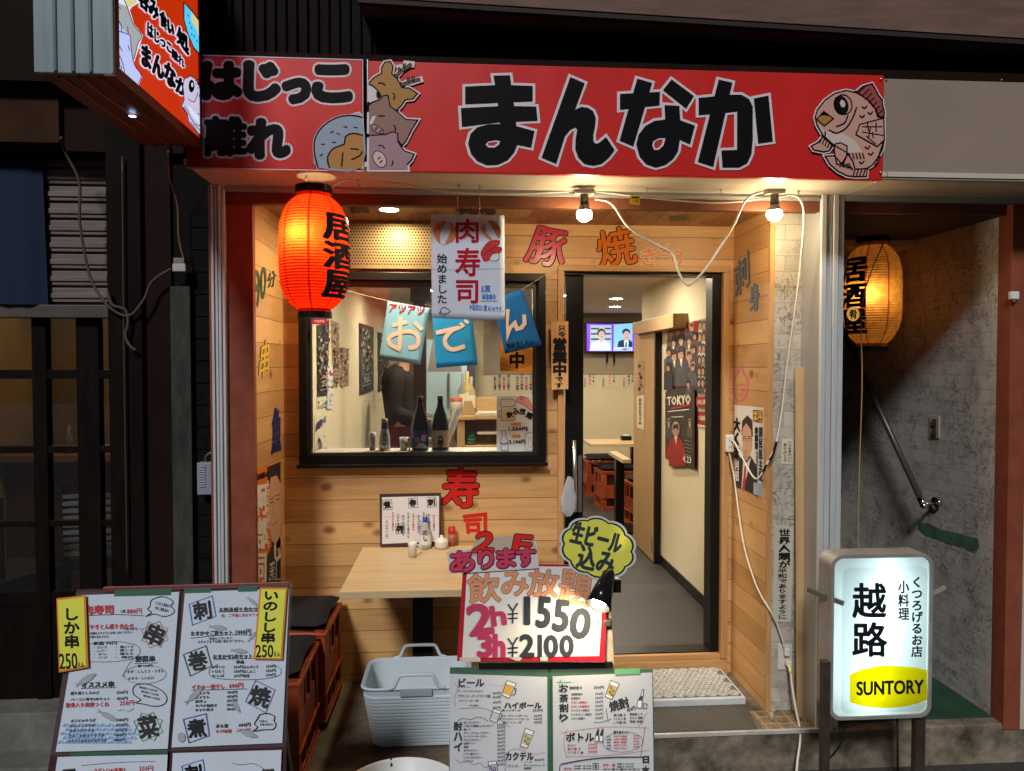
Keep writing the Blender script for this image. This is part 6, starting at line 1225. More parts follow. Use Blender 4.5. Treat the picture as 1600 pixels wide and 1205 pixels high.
for j in range(5):
    for i in range(13 + j // 2):
        x, y = 95 + i * 46 + (23 if j % 2 else 0) - j * 8, 930 + j * 26
        if x > 470 + j * 40 or (x > 520): continue
        for r_ in (20, 13, 6): I.line([f(x + r_ * math.cos(math.pi + a * math.pi / 6), y + r_ * math.sin(math.pi + a * math.pi / 6)) for a in range(7)], 0.94, seig, cap=0)
I.up()
price_rows(I, f, [('小エビのサラダ', '580円'), ('はじっこサラダ', '450円'), ('ネギトロサラダ', '450円'), ('きのこのホットサラダ', '480円'), ('オクラとなめたけのサラダ', '480円')], 122, 360, 405, 475, 882, 31, 20, -4, mat('navy_text', (0.03, 0.04, 0.12), 0.5))
star(I, f, 600, 930, 95, green_ink, '菜', 1.25, -8)
sk = mat('sketch_grey', (0.20, 0.22, 0.25), 0.6)
def sfish(I, f, cx, cy, L, rot, m=None):
    c, q = math.cos(rad(rot)), math.sin(rad(rot)); pts = [(-1, -0.16), (-0.8, 0.02), (-1, 0.2), (-0.7, 0.08), (-0.2, 0.24), (0.4, 0.22), (0.85, 0.08), (1, -0.02), (0.8, -0.14), (0.35, -0.26), (-0.2, -0.22), (-0.7, -0.02)]
    P_ = [f(cx + L * (x * c - y * q), cy + L * (x * q + y * c)) for x, y in pts]; I.poly(P_, m or pale_ink); I.up(); I.line(P_, 0.5, sk, closed=True); I.ring(*f(cx + L * (0.75 * c + 0.03 * q), cy + L * (0.75 * q - 0.03 * c)), 0.8, 0.8, 0.5, sk)
sfish(I, f, 215, 640, 75, -28); sfish(I, f, 350, 862, 70, 30); I.line([f(*p) for p in ((440, 620), (470, 560), (500, 520), (530, 490))], 0.81, sk, sm=3); I.line([f(*p) for p in ((415, 830), (450, 825), (480, 835), (510, 815))], 0.81, sk, sm=3)
I.build('menu_print', I.owner)
I = page('menu_page', [(289, 925), (452, 920), (441, 1161), (268, 1168)]); f = A7
square(I, f, [(120, 175), (262, 125), (285, 250), (140, 305)], blue_ink, '刺', 1.1, -8); TQ(I, f, 'お刺身盛り合わせ', 308, 193, 545, 220, grey_ink, 0.4); I.line([f(305, 222), f(560, 218)], 0.81, grey_ink); TQ(I, f, '旬、ご予算に合わせての盛り', 320, 232, 590, 252, red_ink, 0.15); sfish(I, f, 300, 318, 60, 10); sfish(I, f, 512, 158, 45, 40); sfish(I, f, 510, 375, 40, -50)
TQ(I, f, 'おまかせご貫セット', 132, 338, 388, 366, grey_ink, 0.4); TQ(I, f, '1000円', 408, 330, 502, 362, grey_ink, 0.4); I.line([f(132, 384), f(330, 364), f(500, 364)], 0.81, grey_ink, sm=3); TQ(I, f, '単品もございます。', 245, 377, 392, 392, grey_ink, 0.12); TQ(I, f, 'スタッフまでお問い合わせください。', 175, 394, 462, 412, grey_ink, 0.12)
square(I, f, [(85, 485), (225, 432), (258, 555), (128, 618)], mat('dark_green_ink', (0.03, 0.12, 0.07), 0.5), '巻', 1.1, -8); TQ(I, f, 'おまかせ3本セット', 270, 482, 510, 510, grey_ink, 0.4); I.line([f(275, 514), f(520, 508)], 0.81, grey_ink); TQ(I, f, '単品', 412, 520, 460, 540, black, 0.35); sfish(I, f, 430, 462, 55, 8)
for i, r_ in enumerate((('ネギトロ', '350円', 'かんぴょう', '250円'), ('トロたく', '350円', 'おしんこ', '250円'), ('かっぱ', '250円', '納豆', '250円'))):
    y = 552 + i * 27; TQ(I, f, r_[0], 262, y, 338, y + 18, grey_ink, 0.18); TQ(I, f, r_[1], 398, y, 455, y + 18, grey_ink, 0.18); TQ(I, f, r_[2], 458, y, 458 + 18 * len(r_[2]), y + 18, grey_ink, 0.18); TQ(I, f, r_[3], 596, y - 5, 655, y + 13, grey_ink, 0.18)
I.line([f(*p) for p in ((300, 545), (250, 570), (250, 610), (300, 632), (450, 640), (600, 632), (680, 610), (685, 570), (640, 550))], 0.68, grey_ink, sm=3)
TQ(I, f, 'イカの一夜干し', 138, 668, 340, 698, red_ink, 0.35); TQ(I, f, '600円', 368, 660, 455, 692, red_ink, 0.35); I.line([f(135, 704), f(478, 696)], 0.81, grey_ink)
price_rows(I, f, [('ししゃも', '450円'), ('エイヒレ', '450円'), ('焼ぎょ', '600円'), ('サバの塩焼き', '750円'), ('ホッケ焼き', '800円')], 160, 292, 355, 418, 712, 26, 18)
square(I, f, [(530, 645), (650, 705), (592, 845), (468, 775)], mat('violet_ink', (0.22, 0.14, 0.34), 0.5), '焼', 1.1, 14); square(I, f, [(85, 885), (225, 850), (245, 985), (120, 1030)], mat('indigo_ink', (0.07, 0.07, 0.30), 0.5), '煮', 1.1, -6)
TQ(I, f, 'あら煮', 288, 912, 362, 936, grey_ink, 0.3); TQ(I, f, '600円', 428, 905, 500, 930, grey_ink, 0.25); TQ(I, f, 'サバ味噌', 285, 946, 382, 968, red_ink, 0.25); TQ(I, f, '450円', 428, 940, 500, 962, red_ink, 0.2)
bubble(I, [(545, 880), (560, 855), (610, 848), (650, 865), (645, 890), (658, 915), (640, 945), (580, 948), (515, 957), (545, 935), (525, 910)], f); I.T('お魚屋さん', *f(555, 888), *f(605, 902), grey_ink, 0.08); I.T('自慢の煮付け!', *f(560, 908), *f(640, 922), grey_ink, 0.08)
sfish(I, f, 150, 740, 70, -40); sfish(I, f, 410, 800, 50, 60); sfish(I, f, 480, 970, 70, 20); I.ell(*f(75, 995), 6, 8, pale_ink); I.build('menu_print', I.owner)
# second row of pages, mostly below the frame of the photo
I = page('menu_page', [(90, 1183), (262, 1178), (250, 1400), (55, 1405)]); f = A6; TQ(I, f, 'ネギトロの浅漬け', 265, 1185, 460, 1215, red_ink, 0.3); TQ(I, f, '350円', 545, 1172, 630, 1205, red_ink, 0.3); TQ(I, f, '枝豆', 265, 1250, 360, 1280, grey_ink, 0.3); TQ(I, f, '冷奴', 265, 1310, 360, 1340, grey_ink, 0.3); I.line([f(190, 1170), f(420, 1150), f(640, 1145)], 0.81, grey_ink, sm=3); I.build('menu_print', I.owner)
I = page('menu_page', [(270, 1177), (440, 1172), (430, 1400), (258, 1400)]); f = A7; square(I, f, [(75, 1175), (205, 1135), (225, 1260), (90, 1300)], blue_ink, '刺', 1.1, -8); TQ(I, f, 'まぐろ', 300, 1230, 420, 1260, grey_ink, 0.3); I.line([f(390, 1155), f(440, 1165), f(520, 1158), f(590, 1195)], 0.81, grey_ink, sm=3); I.build('menu_print', I.owner)
w = MB(FILM); bslab(w, back(LP, -0.009), [(118, 925), (283, 919), (264, 1176), (78, 1181)], 0.0004); w.build('vinyl_cover', LS); w = MB(FILM); bslab(w, back(LP, -0.009), [(287, 919), (457, 913), (446, 1167), (266, 1174)], 0.0004); w.build('vinyl_cover', LS)
# two yellow strips
yel = mat('yellow_strip_paper', (0.68, 0.66, 0.07), 0.4, var=0.05); obr = mat('orange_border', (0.62, 0.20, 0.02), 0.45)
YP1 = (LP[0] + LP[1] * 0.014, LP[1])
o, I = sheet('price_strip', 'yellow price strip reading しか串 at the left end of the left menu stand', 'price strip', [(88, 935), (134, 930), (138, 1043), (92, 1051)], YP1, obr, 0.001, 'yellow price strips'); I.poly([(90.5, 938), (131.5, 933), (135, 1040), (94.5, 1047.5)], yel); I.up(); I.TV('しか串', 98, 949, 124, 1013, black, 0.9, lean=2); I.T('250', 93, 1021, 121, 1045, black, 0.5, rot=-3); I.T('えん', 122, 1035, 132, 1042, black, 0.3); I.build('lettering', o)
o, I = sheet('price_strip', 'yellow price strip reading いのしし串 at the right end of the left menu stand', 'price strip', [(406, 918), (449, 918), (441, 1031), (396, 1030)], YP1, obr, 0.001, 'yellow price strips'); I.poly([(408.5, 921), (446.5, 921), (438.5, 1028.5), (399, 1027.5)], yel); I.up(); I.TV('いのしし串', 412, 922, 437, 1005, black, 0.9, lean=-6); I.T('250', 400, 1008, 427, 1027, black, 0.5, rot=0); I.T('えん', 428, 1018, 438, 1026, black, 0.3); I.build('lettering', o)

# right (central) stand
CP = lean(830, 1040, 2.30, 11)
CS = thing('menu_stand', 'central menu stand holding drink menus under clear vinyl and a price board', 'menu stand', (CP[0].x, CP[0].y, ZG))
w = MB(grnb); bslab(w, back(CP, 0.003), [(703, 1044), (1020, 1046), (1028, 1420), (700, 1420)], 0.012); w.build('board', CS)
w = MB(blackm); bslab(w, back(CP, -0.008), [(748, 1036), (958, 1035), (958, 1045), (748, 1046)], 0.03); w.build('top_bar', CS, bev=0.002)
w = MB(mat('pale_stick', (0.42, 0.36, 0.26), 0.6, var=0.4, vscale=20)); bslab(w, back(CP, 0.006), [(944, 950), (955, 950), (960, 1040), (948, 1040)], 0.02); w.m(blackm); bslab(w, back(CP, 0.002), [(941, 925), (955, 925), (956, 956), (943, 956)], 0.02); w.build('upright', CS, bev=0.002)
w = MB(blackm)
for px in (730, 1000):
    a = PN(px, 1060, *back(CP, 0.02)); w.bar(a, Vector((a.x, a.y + 0.5, ZG)), 0.03, 0.03); b_ = PN(px, 1400, *CP); w.bar(PN(px, 1250, *CP), Vector((b_.x, b_.y, ZG)), 0.03, 0.03)
w.build('leg', CS)
def B1(x, y): return (700 + x / 7.306, 1040 + y / 7.306)
def B2(x, y): return (860 + x / 7.306, 1040 + y / 7.306)
mp2 = mat('laminated_drink_menu', (0.50, 0.52, 0.56), 0.18, var=0.08, vscale=5)
def TB(I, f, s, x0, y0, x1, y1, m, b=0.0, rot=0.0): a = f(x0, y0); c = f(x1, y1); I.T(s, a[0], a[1], c[0], c[1], m, b, rot=rot)
I = page('menu_page', [(702, 1053), (855, 1058), (856, 1400), (704, 1400)], CP, CS, 0.0035, mp2); f = B1
TB(I, f, 'ビール', 125, 150, 410, 238, black, 0.75); TB(I, f, 'サントリー', 112, 235, 255, 258, grey_ink, 0.15); TB(I, f, 'ザ・プレミアムモルツ', 112, 280, 400, 304, grey_ink, 0.15); TB(I, f, 'アサヒ スーパードライ 中瓶', 112, 330, 485, 366, grey_ink, 0.15); TB(I, f, 'ホッピー(白・黒)', 130, 390, 350, 414, grey_ink, 0.15); TB(I, f, '中(焼)', 245, 446, 350, 466, grey_ink, 0.15)
for i in range(4): TB(I, f, '550円' if i < 2 else '450円', 512, (300, 346, 405, 465)[i], 602, (330, 376, 433, 493)[i], grey_ink, 0.2)
TB(I, f, 'ハイボール', 645, 420, 1065, 488, black, 0.8); TB(I, f, '角ハイボール', 615, 498, 830, 524, grey_ink, 0.2); TB(I, f, '350円', 968, 496, 1078, 528, grey_ink, 0.2)
for i, s in enumerate(('コークハイボール', 'ジンジャーハイボール', '翠ジンソーダ')): TB(I, f, s, 625, 560 + i * 38, 625 + min(300, 36 * len(s)), 584 + i * 38, grey_ink, 0.15); TB(I, f, '400円', 980, 558 + i * 38, 1070, 586 + i * 38, grey_ink, 0.2)
for i, ch in enumerate('酎ハイ'): TB(I, f, ch, 70, 645 + i * 118, 160, 740 + i * 118, black, 0.8)
for i, s in enumerate(('生レモンサワー', 'こだわり酒場のレモンサワー', '梅ハイ', 'グレープフルーツサワー', 'シークワーサーサワー', 'カルピスサワー', '巨峰サワー', '梅酒', 'ゆずみサワー', 'トマト酎サワー', 'しそバジルサワー', 'しそハイ')): TB(I, f, s, 180, 636 + i * 40, 180 + min(340, 27 * len(s)), 662 + i * 40, grey_ink, 0.18); TB(I, f, '450円' if i > 1 else '550円', 562, 650 + i * 42 if i else 662, 652, 680 + i * 42 if i else 690, grey_ink, 0.18)
TB(I, f, 'カクテル', 660, 990, 975, 1080, black, 0.8); TB(I, f, '450円', 985, 1062, 1095, 1090, black, 0.2); TB(I, f, 'ソーダ', 870, 1092, 960, 1112, grey_ink, 0.15); TB(I, f, 'カシス ・', 685, 1130, 840, 1160, grey_ink, 0.2); TB(I, f, 'オレンジジュース', 868, 1126, 1105, 1150, grey_ink, 0.2); TB(I, f, '烏龍茶', 868, 1160, 950, 1184, grey_ink, 0.2)
for A, m, wd in (([(75, 205), (105, 240), (100, 300), (75, 360), (85, 460)], mat('brown_ink', (0.2, 0.1, 0.08), 0.5), 0.6), ([(135, 492), (300, 482), (420, 490), (500, 525)], grey_ink, 0.6), ([(110, 640), (160, 605), (260, 615), (330, 590), (400, 600), (455, 632)], grey_ink, 0.9), ([(85, 1072), (150, 1105), (220, 1090), (300, 1130), (360, 1110), (420, 1160), (460, 1150)], grey_ink, 0.7), ([(660, 1010), (720, 960), (820, 955), (920, 1000), (1010, 1010), (1100, 990)], red_ink, 0.7), ([(650, 1205), (668, 1100), (640, 1050)], grey_ink, 0.6), ([(480, 205), (560, 235), (640, 215)], pale_ink, 0.5), ([(590, 600), (640, 650), (705, 700)], grey_ink, 0.7)): I.line([f(*p) for p in A], wd, m, sm=4)
def mug(I, f, q, fill, hx=None):
    P_ = [f(*p) for p in q]; I.poly(P_, white); I.up(); m_ = lambda t_, s_: (P_[0][0] * (1 - t_) * (1 - s_) + P_[1][0] * t_ * (1 - s_) + P_[2][0] * t_ * s_ + P_[3][0] * (1 - t_) * s_, P_[0][1] * (1 - t_) * (1 - s_) + P_[1][1] * t_ * (1 - s_) + P_[2][1] * t_ * s_ + P_[3][1] * (1 - t_) * s_)
    I.poly([m_(0.06, 0.24), m_(0.94, 0.24), m_(0.94, 0.86), m_(0.06, 0.86)], fill); I.up(); I.line(P_, 0.9, black, closed=True); I.line([m_(0.05, 0.25), m_(0.95, 0.25)], 0.81, black)
    if hx: I.line([f(*p) for p in hx], 1.3, black)
    else:
        for t_, s_ in ((0.2, 0.35), (0.6, 0.45), (0.3, 0.6), (0.65, 0.7)): c = m_(t_, s_); I.line([(c[0], c[1]), (c[0] + 2.5, c[1] + 1), (c[0] + 1.5, c[1] + 4), (c[0] - 1, c[1] + 2.5)], 0.94, black, closed=True)
beer = mat('beer_amber', (0.62, 0.33, 0.04), 0.5); mug(I, f, [(672, 168), (778, 205), (700, 372), (615, 335)], beer, [(755, 260), (778, 265), (765, 330), (735, 335)]); mug(I, f, [(520, 490), (608, 520), (555, 650), (480, 620)], mat('ice_grey', (0.45, 0.47, 0.5), 0.4), [(600, 545), (620, 565), (605, 605), (580, 612)]); mug(I, f, [(882, 712), (982, 748), (905, 940), (825, 915)], mat('tea_pale', (0.50, 0.46, 0.25), 0.5)); mug(I, f, [(455, 1095), (550, 1085), (575, 1240), (490, 1250)], mat('lilac_drink', (0.42, 0.36, 0.55), 0.5)); I.build('menu_print', I.owner)
I = page('menu_page', [(863.5, 1057), (1019, 1051), (1024, 1400), (866, 1400)], CP, CS, 0.0035, mp2); f = B2
for i, ch in enumerate('お茶割り'): TB(I, f, ch, 105, 215 + i * 112, 200, 305 + i * 112, black, 0.8)
I.line([f(75, 190), f(235, 190)], 1.08, green_ink); I.line([f(115, 165), f(92, 310)], 1.08, green_ink)
TB(I, f, '緑茶割り', 218, 238, 360, 272, grey_ink, 0.25); TB(I, f, '350円', 498, 232, 608, 266, grey_ink, 0.25)
for i, s in enumerate(('烏龍茶割り', '紅茶割り', '*おばし緑割り', '*おばし玄緑割り', 'ジャスミン茶割り', 'とうもろこし茶割り', 'コロナ茶割り')): TB(I, f, s.lstrip('*'), 238, 314 + i * 46, 238 + 26 * len(s), 340 + i * 46, red_ink if s[0] == '*' else grey_ink, 0.18); TB(I, f, '350円', 512, 308 + i * 46, 600, 336 + i * 46, grey_ink, 0.18)
for A, m, wd in (([(635, 490), (645, 560), (660, 640)], black, 1.0), ([(500, 648), (580, 645), (690, 612)], black, 0.8), ([(120, 770), (400, 725), (700, 698), (1120, 712)], red_ink, 0.7), ([(190, 718), (155, 830), (160, 950), (190, 1050)], red_ink, 0.7), ([(190, 1042), (500, 1035), (800, 1010), (1125, 965)], red_ink, 0.7), ([(1080, 690), (1055, 860), (1030, 1025)], red_ink, 1.0), ([(105, 1205), (108, 1150), (130, 1125)], pnavy, 1.4), ([(130, 1125), (400, 1075), (700, 1048), (1060, 1045)], pnavy, 2.2), ([(1110, 540), (1070, 580), (1060, 640), (1000, 690)], grey_ink, 0.5)): I.line([f(*p) for p in A], wd, m, sm=4)
mug(I, f, [(690, 168), (785, 208), (700, 385), (622, 350)], mat('tea_gold', (0.50, 0.36, 0.10), 0.5)); TB(I, f, '焼酎', 670, 385, 895, 500, black, 0.8, -16); TB(I, f, '450円', 870, 475, 970, 515, black, 0.3, -18)
for i in range(3): TB(I, f, ('里乃曙 子', 'いいちこ 麦', 'しそ焼 米')[i], 720, 550 + i * 42, 860, 578 + i * 42, grey_ink, 0.2); TB(I, f, ('鍛高譚 しそ', 'れんと 黒糖', '残波 泡盛')[i], 905, 540 + i * 42, 1050, 566 + i * 42, grey_ink, 0.2)
bt = [(1050, 272), (1065, 275), (1055, 345), (1045, 400), (1040, 485), (985, 480), (990, 415), (1030, 340)]; I.poly([f(*p) for p in bt], white); I.up(); I.line([f(*p) for p in bt], 1.08, black, closed=True); I.poly([f(*p) for p in ((1030, 345), (1054, 345), (1042, 400), (1000, 400))], grey_ink); I.line([f(*p) for p in ((1062, 430), (1105, 440), (1095, 490), (1058, 490))], 1.08, black, closed=True)
TB(I, f, 'ボトル', 180, 768, 495, 862, black, 0.85); 
for x in (525, 575): q = [(x + 15, 720), (x + 28, 722), (x + 22, 790), (x + 20, 870), (x - 20, 860), (x - 8, 790)]; I.poly([f(*p) for p in q], white); I.up(); I.line([f(*p) for p in q], 1.08, black, closed=True); I.poly([f(*p) for p in ((x + 15, 730), (x + 26, 732), (x + 20, 800), (x - 8, 800))], black)
for i, s in enumerate(('れんと', '里乃曙 子', 'いいちこ 麦')): TB(I, f, s, 195, 895 + i * 42, 195 + 30 * len(s), 920 + i * 42, red_ink if i == 1 else grey_ink, 0.2); TB(I, f, '2000円', 430, 885 + i * 42, 530, 912 + i * 42, red_ink, 0.2)
I.ring(*f(825, 870), 31, 16, 0.6, grey_ink, -3); TB(I, f, '割り材セット', 720, 742, 890, 776, black, 0.3)
for i in range(5): TB(I, f, ('水', '炭酸', '氷', 'お茶', '梅干')[i], 640, 800 + i * 34, 690, 820 + i * 34, grey_ink, 0.15); TB(I, f, ('200円 お徳用', '300円 お徳用', '無料 無料', '300円 ジャスミン', '100円 さらに')[i], 720, 795 + i * 34, 870, 818 + i * 34, red_ink, 0.15); TB(I, f, '250円', 945, 790 + i * 32, 1010, 810 + i * 32, red_ink, 0.15)
TB(I, f, '日', 1055, 1035, 1120, 1110, black, 0.9); TB(I, f, '本', 1045, 1150, 1125, 1240, black, 0.9); TB(I, f, 'ボウル', 155, 1160, 245, 1190, red_ink, 0.3); TB(I, f, '冷や・燗', 600, 1118, 735, 1150, red_ink, 0.3); I.line([f(*p) for p in ((485, 1115), (545, 1115), (545, 1180), (485, 1180))], 1.08, pnavy, closed=True); TB(I, f, '名', 500, 1125, 530, 1170, pnavy, 0.3)
for i in range(2): TB(I, f, '日本酒 一合 450円', 270, 1135 + i * 28, 465, 1155 + i * 28, grey_ink, 0.15); TB(I, f, '日替わり 七〇〇円', 760, 1110 + i * 32, 945, 1134 + i * 32, grey_ink, 0.15); TB(I, f, '米の香り豊かな辛口', 600, 1170 + i * 28, 1020, 1192 + i * 28, grey_ink, 0.15)
I.build('menu_print', I.owner)
w = MB(FILM); bslab(w, back(CP, -0.009), [(700, 1045), (857, 1046), (858, 1400), (700, 1400)], 0.0004); w.build('vinyl_cover', CS); w = MB(FILM); bslab(w, back(CP, -0.009), [(861, 1046), (1021, 1043), (1026, 1400), (863, 1400)], 0.0004); w.build('vinyl_cover', CS)
w = MB(mat('pale_green_tape', (0.14, 0.36, 0.17), 0.4)); bslab(w, back(CP, -0.0095), [(960, 1046), (1000, 1044), (1000, 1053), (961, 1055)], 0.0003); w.build('tape', CS)
# price board on it
PB = (CP[0] + CP[1] * 0.016, CP[1])
o, I = sheet('price_board', 'white all-you-can-drink price board with crimson tape border, lit by a clip lamp', 'price board', [(724, 879), (950, 884), (945, 1034), (714, 1033)], PB, redtape, 0.010)
bw = mat('price_board_white', (0.66, 0.64, 0.60), 0.35, var=0.06, vscale=5)
I.poly([(730, 884), (945, 886), (936, 1025), (722, 1028)], bw); I.up(2)
def z3(x, y): return (700 + x / 5.926, 880 + y / 5.926)
olm = mat('orange_letter_fill', (0.62, 0.25, 0.12), 0.5); mgl = mat('magenta_letter', (0.45, 0.04, 0.10), 0.5); navyl = mat('slate_letter', (0.03, 0.036, 0.045), 0.6, spec=0.08)
BIG = [('飲', (185, 95, 480, 365), -4), ('み', (495, 85, 740, 300), -3), ('放', (745, 60, 1020, 310), 4), ('題', (1030, 70, 1330, 390), 6)]
for ch, q, r_ in BIG: a = z3(q[0], q[1]); c = z3(q[2], q[3]); I.T(ch, a[0], a[1], c[0], c[1], grey_ink, 1.9, rot=r_)
I.up(3)
for ch, q, r_ in BIG: a = z3(q[0], q[1]); c = z3(q[2], q[3]); I.T(ch, a[0], a[1], c[0], c[1], olm, 1.1, rot=r_)
I.up(3)
for ch, q, m, bd, r_ in (('2', (190, 385, 400, 655), mgl, 2.8, -8), ('h', (400, 400, 525, 570), mgl, 2.2, -8), ('3', (280, 665, 400, 862), mgl, 2.6, 0), ('h', (425, 665, 520, 862), mgl, 2.4, 0), ('1', (712, 320, 748, 560), navyl, 2.6, 0), ('5', (830, 320, 940, 590), navyl, 2.5, 4), ('5', (985, 350, 1110, 625), navyl, 2.5, 6), ('0', (1140, 425, 1310, 690), navyl, 2.5, 8), ('2', (670, 665, 790, 862), navyl, 1.8, 0), ('1', (838, 668, 862, 862), navyl, 1.6, 0), ('0', (895, 672, 1010, 862), navyl, 1.8, 0), ('0', (1040, 672, 1155, 858), navyl, 1.8, 0)): a = z3(q[0], q[1]); c = z3(q[2], q[3]); I.T(ch, a[0], a[1], c[0], c[1], m, bd, rot=r_)
for oy in (0, 315):
    I.line([z3(560, 385 + oy), z3(590, 430 + oy)], 2.6, navyl); I.line([z3(640, 375 + oy), z3(600, 440 + oy), z3(597, 550 + oy)], 2.6, navyl); I.line([z3(558, 472 + oy), z3(640, 466 + oy)], 2.4, navyl); I.line([z3(560, 512 + oy), z3(638, 508 + oy)], 2.4, navyl)
scrp = mat('torn_tape', (0.52, 0.46, 0.40), 0.4)
for q in ([(560, 872), (690, 868), (665, 905), (620, 900)], [(850, 870), (925, 868), (920, 905), (855, 905)], [(105, 872), (300, 868), (300, 910), (110, 912)]): I.poly([z3(*p) for p in q], scrp)
I.build('lettering', o)
# bulldog clip
w = MB(steel); c = PN(948, 973, *PB); w.box(c.x - 0.012, c.x + 0.012, c.y - 0.014, c.y + 0.014, c.z - 0.008, c.z + 0.012); tag(w.build('binder_clip', bev=0.003), 'small steel binder clip on the right edge of the price board', 'clip')
# 2F sign
TP = (CP[0] + CP[1] * 0.034 , CP[1])
o, I = sheet('card_sign', 'clear edged card reading 2F in red letters above the price board', 'card sign', [(698, 862), (838, 846), (842, 888), (702, 897)], TP, mat('pinkish_card', (0.58, 0.52, 0.52), 0.3), 0.001)
I.poly([(746, 842), (830, 834), (838, 858), (730, 870)], mat('tan_card', (0.45, 0.36, 0.26), 0.4)); I.up()
for s, q, b1, b2 in (('2', [(746, 834), (772, 830), (770, 862), (738, 862)], 3.2, 1.7), ('F', [(806, 836), (832, 838), (826, 866), (800, 864)], 3.0, 1.5)): I.T(s, 0, 0, 1, 1, black, b1, quad=q); I.up(2); I.T(s, 0, 0, 1, 1, redc, b2, quad=q); I.up(2)
mg2 = mat('magenta_red', (0.52, 0.04, 0.09), 0.35)
for ch, q in (('あ', (704, 862, 740, 893)), ('り', (748, 860, 770, 888)), ('ま', (777, 858, 804, 886)), ('す', (808, 857, 836, 884))): I.T(ch, *q, black, 3.0, rot=-3)
I.up(4)
for ch, q in (('あ', (704, 862, 740, 893)), ('り', (748, 860, 770, 888)), ('ま', (777, 858, 804, 886)), ('す', (808, 857, 836, 884))): I.T(ch, *q, mg2, 1.6, rot=-3)
I.build('lettering', o)
# yellow cloud sign
GP = (CP[0] + CP[1] * 0.030, CP[1])
def cloud(s): 
    pts = []; n = 10
    for k in range(n * 6):
        a = 2 * math.pi * k / (n * 6); r_ = 1 + 0.085 * abs(math.sin(a * n / 2)) ** 0.8
        pts.append((934 + s * 52 * r_ * math.cos(a) * 1.0 + 0 * s, 856 + s * 42 * r_ * math.sin(a) + 6 * math.cos(a)))
    return pts
t = thing('cloud_sign', 'yellow cloud shaped card with black border at the top right of the price board', 'card sign', PN(934, 856, *GP))
I = Ink(GP[0], GP[1], 0.0, 0.0006); I.poly(cloud(1.10), mat('clear_laminate_edge', (0.50, 0.52, 0.50), 0.2)); I.build('laminate', t)
I = Ink(GP[0], GP[1], 0.0008, 0.0003); I.poly(cloud(1.03), black); I.up(); I.poly(cloud(0.975), mat('cloud_yellow', (0.62, 0.60, 0.08), 0.35)); I.up(2)
I.T('生ビール', 893, 824, 972, 856, navyl, 1.5, rot=14); I.T('込み', 903, 857, 960, 893, navyl, 1.5, rot=13); I.build('lettering', t)
# clip lamp
ap = PN(952, 896, CP[0] + CP[1] * 0.10, CP[1]); mo = PN(934, 947, CP[0] + CP[1] * 0.155, CP[1]); ax = (mo - ap).normalized(); Lh = (mo - ap).length
t = thing('clip_lamp', 'black cone clip lamp shining down on the price board', 'lamp', ap)
w = MB(mat('glossy_black_enamel', (0.010, 0.010, 0.011), 0.18)); w.lathe([(0.012, -0.01), (0.018, 0.0), (0.030, Lh * 0.5), (0.037, Lh), (0.0355, Lh), (0.028, Lh * 0.5), (0.015, 0.004)], ap, 32, ax); w.build('shade', t)
w = MB(emi('clip_bulb_glow', (1.0, 0.80, 0.50), 220)); w.ball(ap + ax * (Lh - 0.012), 0.022, 12); w.build('bulb', t)
pt_light('clip_lamp_light', ap + ax * (Lh + 0.014), 7.0, (1.0, 0.80, 0.5), 0.012, t, 150, PN(925, 990, *PB))
w = MB(blackm); c = PN(961, 915, CP[0] + CP[1] * 0.03, CP[1]); w.bar(ap + ax * 0.03, c, 0.012, 0.012); w.box(c.x - 0.014, c.x + 0.016, c.y - 0.02, c.y + 0.02, c.z - 0.018, c.z + 0.022); w.build('clamp', t, bev=0.003)

# ================================================================ lit box sign on the right
SP = 2.88; TUBE = 13.0
t = thing('lit_box_sign', 'lit white box sign with black brush lettering and a yellow badge on steel legs', 'sign', (PY(1378, 1000, SP).x, SP, ZG))
a, c = PY(1299, 868, SP), PY(1455, 1121, SP)
def rrect(x0, x1, z0, z1, y, r, n=8):
    out = []
    for k, (cx, cz) in enumerate(((x1 - r, z1 - r), (x0 + r, z1 - r), (x0 + r, z0 + r), (x1 - r, z0 + r))):
        for i in range(n + 1): an = math.pi / 2 * (k + i / n); out.append(Vector((cx + r * math.cos(an), y, cz + r * math.sin(an))))
    return out
x0, x1, z0, z1 = a.x, c.x, c.z, a.z
cs = MB(mat('grey_sign_case', (0.36, 0.33, 0.30), 0.45, 0.3, var=0.25, vscale=9)); o1 = rrect(x0, x1, z0, z1, SP, 0.05); i1 = rrect(x0 + 0.014, x1 - 0.014, z0 + 0.014, z1 - 0.014, SP, 0.04); n = len(o1)
bo, bi = cs.add(o1), cs.add(i1); ob, ib = cs.add([p + Vector((0, 0.105, 0)) for p in o1]), cs.add([p + Vector((0, 0.02, 0)) for p in i1])
for k in range(n):
    q = (k + 1) % n; cs.face((bo + k, bo + q, bi + q, bi + k)); cs.face((bo + k, ob + k, ob + q, bo + q)); cs.face((bi + k, bi + q, ib + q, ib + k))
cs.face([ob + k for k in range(n)]); cs.build('case', t)
